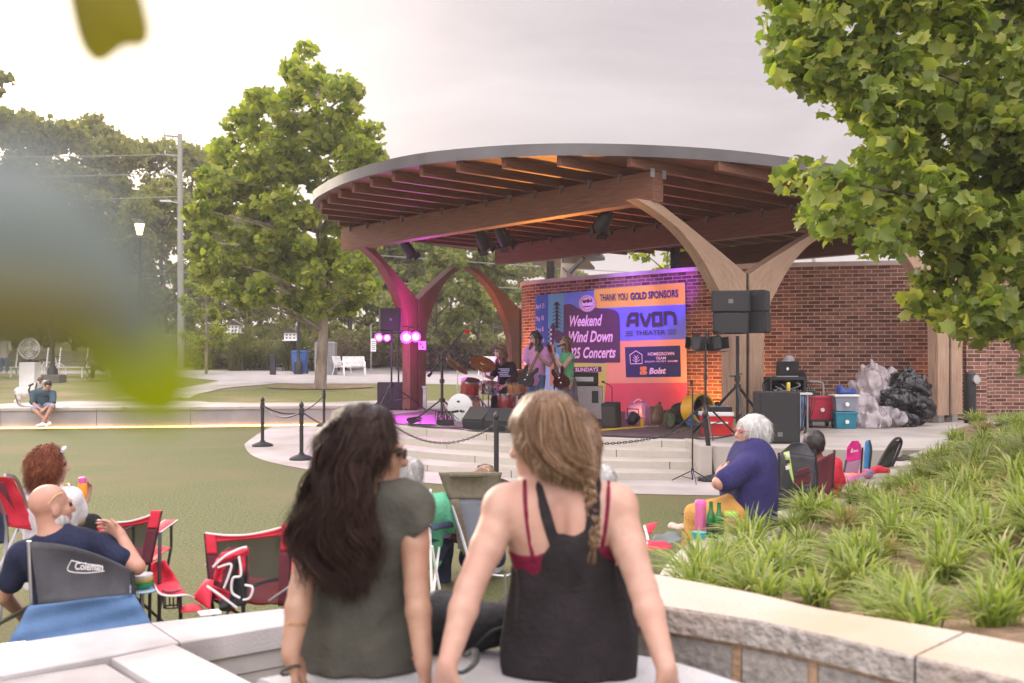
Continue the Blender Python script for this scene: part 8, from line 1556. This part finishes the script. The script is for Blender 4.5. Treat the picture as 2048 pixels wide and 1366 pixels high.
# ---------------------------------------------------------------- the band, the sound desk, people at the back, the dog
DEN = cloth('denim', (.07, .11, .20, 1), 1.4); BLK = cloth('black_tee', (.014, .013, .016, 1), 1.4)
r, H, J = person('long haired guitarist in pink lit t-shirt and jeans standing at the banner', dict(pel=(1072, 752, 18.8), chest=(1075, 713, 18.8), neck=(1072, 694, 18.78), head=(1069, 676, 18.75), shL=(1090, 702, 18.72), shR=(1058, 701, 18.92), elL=(1098, 730, 18.55), wrL=(1079, 716, 18.42), elR=(1051, 724, 18.8), wrR=(1060, 741, 18.5), knL=(1080, 796, 18.7), knR=(1064, 796, 18.75), anL=(1082, 838, 18.75), anR=(1061, 838, 18.8), hdL=V((-.5, -.3, .6))), SK_FAIR, 1.03, .012, (-.75, -.66, -.05)); shirt(r, J, cloth('rose_tee', (.42, .20, .38, 1), 1.15), .75, -.12, .028, .012, 't_shirt'); trousers(r, J, DEN); shoes(r, J, BLACKM); H.hair(.010, H_DARK, r, [((.06, -.02, 0), (.075, .01, -.24), .05, .045), ((-.06, -.02, 0), (-.075, .01, -.24), .05, .045), ((0, -.06, 0), (0, -.07, -.22), .08, .06)], 1.08, .012, 70); b = SDF(.008); b.ell(H.P(0, .07, -.09), (.04, .035, .045), H.M); b.build('beard', H_DARK, r); H.glasses(BLACK, r)
def guitar(label, a, b, fr, m, name='electric_guitar', bl=.34, w=.17):
    a, b = V(a), V(b); d = (b-a).normalized(); n = V(fr); n = (n-d*n.dot(d)).normalized(); s = d.cross(n); t = thing(name, label, 'guitar', a); X = lambda x, y, z_=0: a+d*y+s*x+n*z_
    mb = MB(); out = catmull([V((x, y, 0)) for x, y in ((0, -.22), (w*.8, -.2), (w, -.08), (w*.62, .02), (w*.85, .13), (w*.6, .19), (w*.28, .06), (-w*.28, .06), (-w*.55, .15), (-w*.8, .08), (-w*.66, -.02), (-w, -.1), (-w*.75, -.21))], 4, True); mb.prism([X(p.x, p.y, -.02) for p in out], n*.045); mb.build('body', m, t, bevel=.006)
    mb = MB(); L = (b-a).length; mb.prism([X(-.027, .0, .028), X(.027, .0, .028), X(.021, L-.14, .028), X(-.021, L-.14, .028)], n*-.02); mb.build('neck', mat('fretboard', (.12, .06, .03, 1), rough=.5), t); mb = MB(); mb.prism([X(-.022, L-.14, .02), X(.022, L-.14, .02), X(.045, L-.02, .02), X(-.02, L+.03, .02), X(-.035, L-.08, .02)], n*-.018); mb.build('headstock', m, t)
    mb = MB()
    for k in range(6): mb.cyl(X(-.036-.012, L-.12+.024*k, .01), X(-.03, L-.12+.024*k, .01), .007, n=6)
    for y in (-.12, -.02): mb.box(X(0, y, .03), (.02, .02, .02))
    mb.build('hardware', CHROME, t); return t
guitar('dark electric guitar played by the guitarist in the pink lit shirt', at(1057, 748, 18.38), at(1085, 692, 18.28), (-.5, -.85, 0), mat('dark_lacquer', (.012, .008, .01, 1), rough=.45, spec=.25))
r, H, J = person('singer with long dark hair in green tank top and long patterned skirt at the microphone', dict(pel=(1134, 757, 18.3), chest=(1134, 721, 18.3), neck=(1133, 703, 18.3), head=(1130, 686, 18.28), shL=(1143, 713, 18.14), shR=(1125, 713, 18.44), elL=(1126, 736, 17.98), wrL=(1109, 714, 17.98), elR=(1114, 736, 18.45), wrR=(1112, 752, 18.2), knL=(1138, 800, 18.25), knR=(1130, 800, 18.35), anL=(1140, 840, 18.25), anR=(1129, 840, 18.35), hdL=V((-.5, 0, .7))), SK_FAIR, .93, .010, (-.93, -.36, .05)); shirt(r, J, cloth('green_tank', (.10, .30, .16, 1), 1.15), 0, -.02, .012, .010, 'tank_top'); H.hair(.009, H_BROWN, r, [((.06, -.03, 0), (.07, -.03, -.26), .045, .035), ((-.06, -.03, 0), (-.07, -.03, -.26), .045, .035), ((0, -.06, 0), (0, -.08, -.28), .075, .05)], 1.05, .008, 70)
sk = SDF(.012); sk.cone(at(1134, 752, 18.3), at(1134, 765, 18.3), .13, .16, .03, flat=.75, fd=(0, 1, 0)); sk.cone(at(1134, 765, 18.3), at(1135, 838, 18.3), .165, .24, .03, flat=.8, fd=(0, 1, 0)); sk.noise(.008, 22, 3, (1.6, 1.6, .15)); sk.build('skirt', mat('patterned_cotton', (.03, .03, .06, 1), (.16, .14, .10, 1), 26, .8, c3=(.10, .06, .14, 1), s3=9, stretch=(1, 1, 1.6)), r)
guitar('dark red electric guitar hanging in front of the singer', at(1119, 752, 18.05), at(1098, 690, 17.9), (-.55, -.8, 0), mat('oxblood', (.05, .008, .01, 1), rough=.4, spec=.3))
p = gnd(1109, 846, .488)+V((0, -.0, 0)); t = stand('microphone_stand', 'thin black vocal microphone stand in front of the singer', p, at(0, 722, p.y).z-.48, .2, .26, .010, .7); q = at(1114, 693, 18.0); mb = MB(); mb.tube([V((p.x, p.y, at(0, 722, p.y).z)), q+V((-.03, -.02, -.02))], .009, 6); mb.build('boom', BLACK, t); mb = MB(); mb.tube([q, q+V((.10, .03, .03))], .017, 8); mb.ball(q+V((.12, .035, .035)), .028, 10); mb.build('microphone', BLACKM, t)
r, H, J = person('drummer with long curly brown hair, sunglasses and printed black t-shirt behind the drums', dict(pel=(1010, 790, 20.15), chest=(1010, 742, 20.05), neck=(1005, 720, 20.0), head=(1000, 704, 19.97), shL=(1024, 731, 19.9), shR=(994, 731, 20.15), elL=(1030, 762, 19.8), wrL=(1008, 772, 19.55), elR=(984, 757, 20.0), wrR=(972, 752, 19.6), knL=(1016, 798, 19.6), knR=(990, 798, 19.65), anL=(1014, 836, 19.6), anR=(986, 836, 19.6)), SK_FAIR, 1.0, .012, (-.88, -.47, .05)); shirt(r, J, BLK, .7, -.05, .02, .012, 't_shirt'); trousers(r, J, BLK); shoes(r, J, BLACKM); H.hair(.010, H_BROWN, r, [((.07, -.02, 0), (.12, .0, -.24), .06, .05), ((-.07, -.02, 0), (-.11, .01, -.22), .06, .05), ((0, -.08, 0), (0, -.11, -.26), .085, .07)], 1.12, .018, 62); H.glasses(BLACK, r, mat('shade_lens', (.01, .01, .01, 1), rough=.1))
S_ = J['S']; mb = MB(); c = at(1008, 745, 19.78)
for k in range(5): mb.box(c+V((.02*math.sin(k*2), -.005, .07-.035*k)), (.22-.04*(k % 2), .004, .022))
mb.build('shirt_print', mat('shirt_print', (.32, .34, .5, 1), rough=.8), r)
for a, b, lb in (((972, 752, 19.58), (962, 735, 19.3), 'drumstick held over the cymbal by the drummer'), ((1006, 772, 19.52), (986, 764, 19.3), 'drumstick held over the snare by the drummer')): mb = MB(); mb.tube([at(*a), at(*b)], [.009, .005], 6); tag(mb.build('drumstick', mat('hickory', (.5, .36, .2, 1), rough=.5)), lb, 'drumstick')
r, H, J = person('sound engineer in grey cap sitting behind the laptop at the sound desk', dict(pel=(1592, 800, 17.2), chest=(1586, 758, 17.1), neck=(1582, 741, 17.05), head=(1577, 727, 17.02), shL=(1603, 750, 17.0), shR=(1562, 750, 17.1), elL=(1608, 775, 16.95), wrL=(1596, 768, 16.75), elR=(1560, 775, 16.95), wrR=(1562, 768, 16.75), knL=(1600, 806, 16.8), knR=(1575, 806, 16.8), anL=(1600, 852, 16.9), anR=(1575, 852, 16.9)), SK_FAIR, 1.0, .012, (-.72, -.68, -.1)); shirt(r, J, BLK, .8, h=.014); trousers(r, J, DEN, h=.014); shoes(r, J, BLACKM, .014); c = SDF(.008); c.ell(H.P(0, -.015, .055), (.092, .112, .085), H.M); c.cut(H.P(0, 0, .03), -H.u); c.cone(H.P(-.03, .09, .045), H.P(-.02, .17, .03), .06, .05, .03, flat=.25, fd=H.u); c.cone(H.P(.03, .09, .045), H.P(.02, .17, .03), .06, .05, .03, flat=.25, fd=H.u); c.build('cap', cloth('grey_cap', (.22, .21, .22, 1), 1.3), r)
p = at(1590, 815, 17.2); mb = MB(); mb.box((p.x, 17.2, .86), (.4, .4, .05)); 
for x in (-.17, .17):
    for y in (-.17, .17): mb.tube([(p.x+x, 17.2+y, .48), (p.x+x, 17.2+y, .84)], .014, 5)
tag(mb.build('stool', BLACK), 'low black stool behind the sound desk', 'stool')
# man and dog at the retaining wall
r, H, J = person('man in teal polo shirt and shorts sitting on the retaining wall with crossed ankles', dict(pel=(86, 811, 24.3), chest=(85, 789, 24.22), neck=(91, 779, 24.15), head=(96, 771, 24.05), shL=(106, 787, 24.1), shR=(66, 787, 24.2), elL=(106, 805, 23.95), wrL=(90, 817, 23.78), elR=(66, 806, 24.1), wrR=(80, 818, 23.85), knL=(104, 813, 23.82), knR=(68, 820, 23.84), anL=(86, 846, 23.72), anR=(98, 845, 23.8), ftL=V((-.3, -1, 0)), ftR=V((.2, -1, 0))), SK_RED, 1.0, .013, (.3, -.9, -.45)); shirt(r, J, cloth('teal_polo', (.045, .075, .095, 1), 1.3), .9, -.05, .022, .013, 'polo_shirt', .1); trousers(r, J, cloth('grey_shorts2', (.17, .19, .24, 1), 1.2), .95, h=.013, name='shorts'); shoes(r, J, WHITE); H.hair(.010, H_DARK, r)
DOGW = mat('white_fur', (.62, .57, .52, 1), (.7, .66, .6, 1), 12, .9, .5, 90); dg = SDF(.012); g0 = lambda px, py: at(px, py, 25.3)
dg.cone(g0(38, 783), g0(52, 786), .115, .10, .04); dg.cone(g0(52, 786), g0(68, 780), .10, .135, .05); dg.cone(g0(68, 777), g0(80, 766), .10, .07, .05); dg.ell(g0(83, 762), (.085, .08, .075), None, .03); dg.cone(g0(84, 763), g0(93, 764), .05, .032, .02)
for x, y, bk in ((34, 25.2, 1), (40, 25.42, 1), (66, 25.2, 0), (71, 25.4, 0)):
    a = at(x+2, 788, y); f_ = V((a.x, y, gz(y)+.05))
    if bk: dg.chain([a, at(x+3, 797, y), at(x-3, 803, y), f_+V((-.0, 0, 0))], [.085, .055, .032, .03], .03)
    else: dg.chain([a, at(x, 800, y), f_], [.065, .04, .03], .03)
    dg.cone(f_+V((0, 0, -.015)), f_+V((.07, 0, -.025)), .035, .028, .015)
d_ = tag(dg.build('dog', DOGW), 'white dog with brown head and black harness standing behind the man on the wall', 'dog'); b = SDF(.010); b.ell(g0(82, 760), (.09, .088, .07), None, .02); b.cone(g0(79, 757), g0(77, 766), .035, .022, .02); b.cone(g0(86, 756)+V((0, -.08, 0)), g0(84, 766)+V((0, -.1, 0)), .03, .022, .02); b.cut(g0(87, 766), (.8, 0, -.6)); b.build('head_patch', mat('brown_fur', (.10, .045, .03, 1), (.15, .07, .045, 1), 12, .9), d_); MB().ball(g0(94.5, 763), .018, 8).build('nose', BLACKM, d_)
pipes('harness', [[g0(66, 770)+V((0, -.06, 0)), g0(63, 780)+V((0, -.14, 0)), g0(66, 790)+V((0, -.1, 0))], [g0(76, 765)+V((0, -.06, 0)), g0(76, 776)+V((0, -.12, 0)), g0(72, 785)+V((0, -.08, 0))], [g0(60, 773)+V((0, -.07, .02)), g0(70, 769)+V((0, -.09, .02))]], .022, BLACK, d_); MB().tube(catmull([g0(34, 781), g0(31, 788), g0(33, 798)], 5), [.02]*10+[.01], 6).build('tail', DOGW, d_)
tag(MB().tube(catmull([g0(36, 782)+V((0, -.15, 0)), g0(40, 796)+V((0, -.2, 0)), g0(52, 811)+V((0, -.25, 0)), at(78, 814, 24.2)], 8), .012, 5).build('leash', BLACK), 'dark leash looping from the dog to the man on the wall', 'leash')
r, H, J = person('seated person far back in the red camp chair beside the slatted bench', dict(pel=(205, 735, 40.2), chest=(203, 715, 40.2), neck=(200, 703, 40.2), head=(197, 696, 40.2), shL=(196, 708, 40.0), shR=(208, 708, 40.5), elL=(193, 722, 40), wrL=(184, 724, 40), elR=(205, 722, 40.6), wrR=(192, 726, 40.5), knL=(186, 732, 40.1), knR=(188, 732, 40.4), anL=(184, 755, 40.1), anR=(186, 755, 40.4)), SK_RED, 1, .02, (-.9, -.3, 0), hands=False); shirt(r, J, cloth('dark_shirt', (.05, .05, .06, 1)), .9, h=.02); trousers(r, J, cloth('dark_trousers', (.05, .05, .05, 1)), h=.02); H.hair(.015, H_DARK, r)
t = thing('camp_chair', 'small dark and red camp chair by the slatted bench far back', 'chair', at(192, 756, 40.3)); patch('seat', at(172, 738, 39.9), at(172, 738, 40.7), at(210, 742, 40.7), at(210, 742, 39.9), GREYF, t, -.08); patch('backrest', at(166, 742, 39.9), at(166, 742, 40.7), at(176, 712, 40.7), at(176, 712, 39.9), REDF, t, .05); pipes('leg', [[at(172, 738, 39.9), at(188, 757, 39.9)], [at(190, 738, 39.9), at(174, 757, 39.9)], [at(172, 738, 40.7), at(188, 757, 40.7)], [at(190, 738, 40.7), at(174, 757, 40.7)]], .015, BLACK, t)
r, H, J = person('auburn haired person in pale top on the bench at the far left edge', dict(pel=(8, 718, 42.6), chest=(8, 690, 42.7), neck=(7, 681, 42.7), head=(5, 673, 42.7), shL=(18, 685, 42.7), shR=(-4, 685, 42.7), elL=(21, 700, 42.5), wrL=(14, 710, 42.3), elR=(-8, 700, 42.5), wrR=(0, 710, 42.3), knL=(14, 720, 42.1), knR=(2, 720, 42.1), anL=(14, 742, 42.1), anR=(2, 742, 42.1)), SK_FAIR, 1, .02, (.2, -.98, 0), hands=False); shirt(r, J, cloth('cream', (.6, .56, .5, 1), 1.1), .9, h=.02); trousers(r, J, DEN, h=.02); H.hair(.015, H_RED, r, (), 1.1)
# soft things on the stage and plaza
def z_at(px, py, Y): return at(px, py, Y)
CASE = mat('brown_case', (.10, .055, .035, 1), (.15, .085, .055, 1), 10, .55, .2, 90); p = gnd(1316, 853, .488); t = thing('guitar_case', 'brown upright guitar case on the stage floor by the banner', 'case', p); S_ = SDF(.010); S_.cone(p+V((0, .06, .14)), p+V((.02, .1, .30)), .125, .10, .03, flat=.45, fd=(.5, -.85, 0)); S_.build('shell', CASE, t); MB().tube(catmull([p+V((.02, .03, .40)), p+V((.03, 0, .44)), p+V((.06, .03, .40))], 4), .01, 6).build('handle', BLACK, t)
mb = MB(); mb.box(p+V((-.12, .12, .18)), (.12, .2, .36), .4); tag(mb.build('hard_case', CASE, bevel=.02), 'narrow brown hard case just left of the rounded guitar case', 'case')
GRNB = mat('green_canvas', (.05, .06, .03, 1), (.08, .09, .045, 1), 14, .85, .4, 120); p = gnd(1340, 857, .488); t = tag(SDF(.010).ell(p+V((0, .06, .14)), (.11, .09, .16), None, .03).ell(p+V((.0, -.02, .10)), (.08, .05, .09), None, .02).noise(.006, 40).cut((0, 0, .489), (0, 0, -1)).build('backpack', GRNB), 'olive green backpack on the stage floor beside the guitar case', 'backpack'); pipes('strap', [[p+V((-.04, 0, .27)), p+V((0, -.02, .33)), p+V((.05, 0, .27))], [p+V((-.07, -.04, .05)), p+V((-.07, -.05, .15)), p+V((-.05, .0, .26))]], .010, BLACK, t)
heap('bag', 'heap of black cases and bags between the backpack and the yellow fan', 'bag', BAGM, [(gnd(1368, 850, .49)+V((0, .35, .2)), (.2, .15, .22)), (gnd(1360, 852, .49)+V((0, .3, .1)), (.2, .12, .12)), (gnd(1378, 852, .49)+V((.05, .2, .12)), (.12, .1, .12))], .014, .02, 18, .49); mb = MB(); mb.box(gnd(1385, 853, .49)+V((0, .0, .14)), (.16, .2, .26), .2); tag(mb.build('crate', mat('blue_crate', (.02, .12, .25, 1), rough=.5), bevel=.01), 'small blue crate left of the yellow fan', 'crate')
def wrap(name, label, m, parts, amp, fr, seed, cutz, h=.016):
    S_ = SDF(h)
    for px, py, Y, rx, rz_ in parts: S_.ell(at(px, py, Y), (rx, .28, rz_), None, .05)
    S_.noise(amp, fr, seed); S_.noise(amp*.4, fr*2.1, seed+1); S_.cut((0, 0, cutz), (0, 0, -1)); o = S_.build(name, m); return tag(o, label, 'plastic sheeting')
def crinkle(n, c1, c2, rough, trans, alpha=1, sc=7):
    m = mat(n, c1, c2, 5, rough, alpha=alpha, trans=trans); t = m.node_tree; nd_ = t.nodes; tcn = nd_.new('ShaderNodeTexCoord'); v = nd_.new('ShaderNodeTexVoronoi'); v.feature = 'F1'; v.inputs['Scale'].default_value = sc; z_ = nd_.new('ShaderNodeTexNoise'); z_.inputs['Scale'].default_value = 5; z_.inputs['Detail'].default_value = 3
    ad = nd_.new('ShaderNodeMix'); ad.data_type = 'RGBA'; ad.inputs[0].default_value = .35; t.links.new(tcn.outputs['Object'], z_.inputs['Vector']); t.links.new(tcn.outputs['Object'], ad.inputs[6]); t.links.new(z_.outputs['Color'], ad.inputs[7]); t.links.new(ad.outputs[2], v.inputs['Vector']); b = nd_.new('ShaderNodeBump'); b.inputs['Strength'].default_value = 1; b.inputs['Distance'].default_value = .05; t.links.new(v.outputs['Distance'], b.inputs['Height']); t.links.new(b.outputs[0], nd_['Principled BSDF'].inputs['Normal']); return m
wrap('plastic_sheet', 'crumpled clear plastic sheeting piled against the brick wall', crinkle('clear_film', (.55, .48, .51, 1), (.7, .66, .68, 1), .14, .2, .55), [(1735, 775, 18.3, .30, .36), (1760, 760, 18.5, .38, .22), (1722, 815, 17.9, .28, .30), (1745, 840, 17.7, .38, .18), (1775, 835, 17.9, .30, .16), (1745, 745, 18.6, .12, .16)], .05, 9, 3, .484)
wrap('plastic_sheet', 'crumpled glossy black plastic sheeting beside the clear sheeting at the pillar', crinkle('black_film', (.008, .008, .010, 1), (.014, .014, .017, 1), .12, 0), [(1818, 775, 18.3, .36, .30), (1830, 805, 18.2, .32, .30), (1785, 800, 18.1, .28, .18), (1815, 840, 18.1, .22, .12)], .055, 9.5, 8, .484)
heap('cloth', 'blue cloth bundle on top of the grey tub', 'cloth', mat('blue_cloth', (.03, .06, .24, 1), (.05, .09, .32, 1), 14, .8), [(at(1686, 783, 17.6), (.12, .1, .06)), (at(1700, 784, 17.6), (.1, .1, .05)), (at(1680, 777, 17.6), (.06, .06, .05))], .012, .014, 40)
tag(MB().tube(catmull([at(1449, 746, 16.75), at(1460, 752, 16.55), at(1475, 751, 15.9), at(1484, 747, 16.5)], 6), .014, 6).build('garland', mat('green_cord', (.02, .10, .04, 1), rough=.7)), 'green cord tied round the right column and the speaker pole', 'cord')
# the out of focus twig close to the lens
LB = leafmat('near_leaf', [(.115, .13, .004, 1), (.13, .145, .005, 1)], .45, .35, .5); LBL = leafmat('near_leaf_sky_sheen', [(.17, .20, .21, 1), (.19, .22, .235, 1)], .04, .3, .6); LBB = leafmat('near_leaf_olive', [(.12, .10, .018, 1), (.14, .115, .022, 1)], .35, .5, .4)  # LBL: blue-grey sky reflection is put into the leaf colour
t = thing('leafy_twig', 'blurred leafy twig hanging close in front of the viewer at the upper left', 'twig', (-.35, .5, 2.1))
def nleaf(P, Y0, m, tilt=.0, cup=.012, parent=t):
    P = catmull([V((x, y, 0)) for x, y in P], 5, True); cx = sum(p.x for p in P)/len(P); cy = sum(p.y for p in P)/len(P); W = lambda x, y: at(x, y, Y0+tilt*(y-cy)/1000); mb = MB(); rings = []
    for k in (1, .66, .33): rings.append([mb.v(W(cx+(p.x-cx)*k, cy+(p.y-cy)*k)+V((0, -cup*(1-k*k), 0))) for p in P])
    c = mb.v(W(cx, cy)+V((0, -cup, 0))); n = len(P)
    for A, B in zip(rings, rings[1:]):
        for i in range(n): mb.f((A[i], A[(i+1) % n], B[(i+1) % n], B[i]))
    for i in range(n): mb.f((rings[-1][i], rings[-1][(i+1) % n], c))
    return mb.build('leaf', m, parent, smooth=180)
nleaf([(128, -60), (140, 40), (160, 100), (190, 130), (222, 122), (250, 100), (292, 96), (305, 60), (290, -10), (270, -80), (190, -110)], .52, LBB, .1)
nleaf([(-260, 660), (-220, 420), (-100, 300), (40, 290), (170, 350), (260, 450), (320, 560), (345, 650), (290, 720), (130, 690), (-40, 760)], .15, LBL, .04, .006)
nleaf([(90, 560), (160, 555), (230, 580), (320, 620), (380, 690), (395, 775), (355, 845), (280, 850), (200, 790), (140, 700), (100, 640), (70, 590)], .24, LB, .02, .006)
nleaf([(-260, 520), (-60, 555), (80, 560), (190, 590), (250, 640), (200, 690), (60, 690), (-100, 700), (-260, 690)], .142, LBB, .02, .006)
MB().tube([at(-180, 520, .16), at(-400, 100, .3), at(-100, -300, .45), at(200, -180, .52), at(205, -60, .52)], [.001, .002, .002, .0015, .001], 6).build('stem', BARK, t)
# ---------------------------------------------------------------- thin evening air
mb = MB(); mb.box((0, 445, 14), (820, 920, 32)); m = bpy.data.materials.new('air'); m.use_nodes = True; n = m.node_tree.nodes; n.remove(n['Principled BSDF']); v = n.new('ShaderNodeVolumePrincipled'); v.inputs['Color'].default_value = (.92, .88, .88, 1); v.inputs['Density'].default_value = .0010; v.inputs['Anisotropy'].default_value = .1
m.node_tree.links.new(v.outputs[0], n['Material Output'].inputs['Volume']); tag(mb.build('haze', m), kind='stuff')
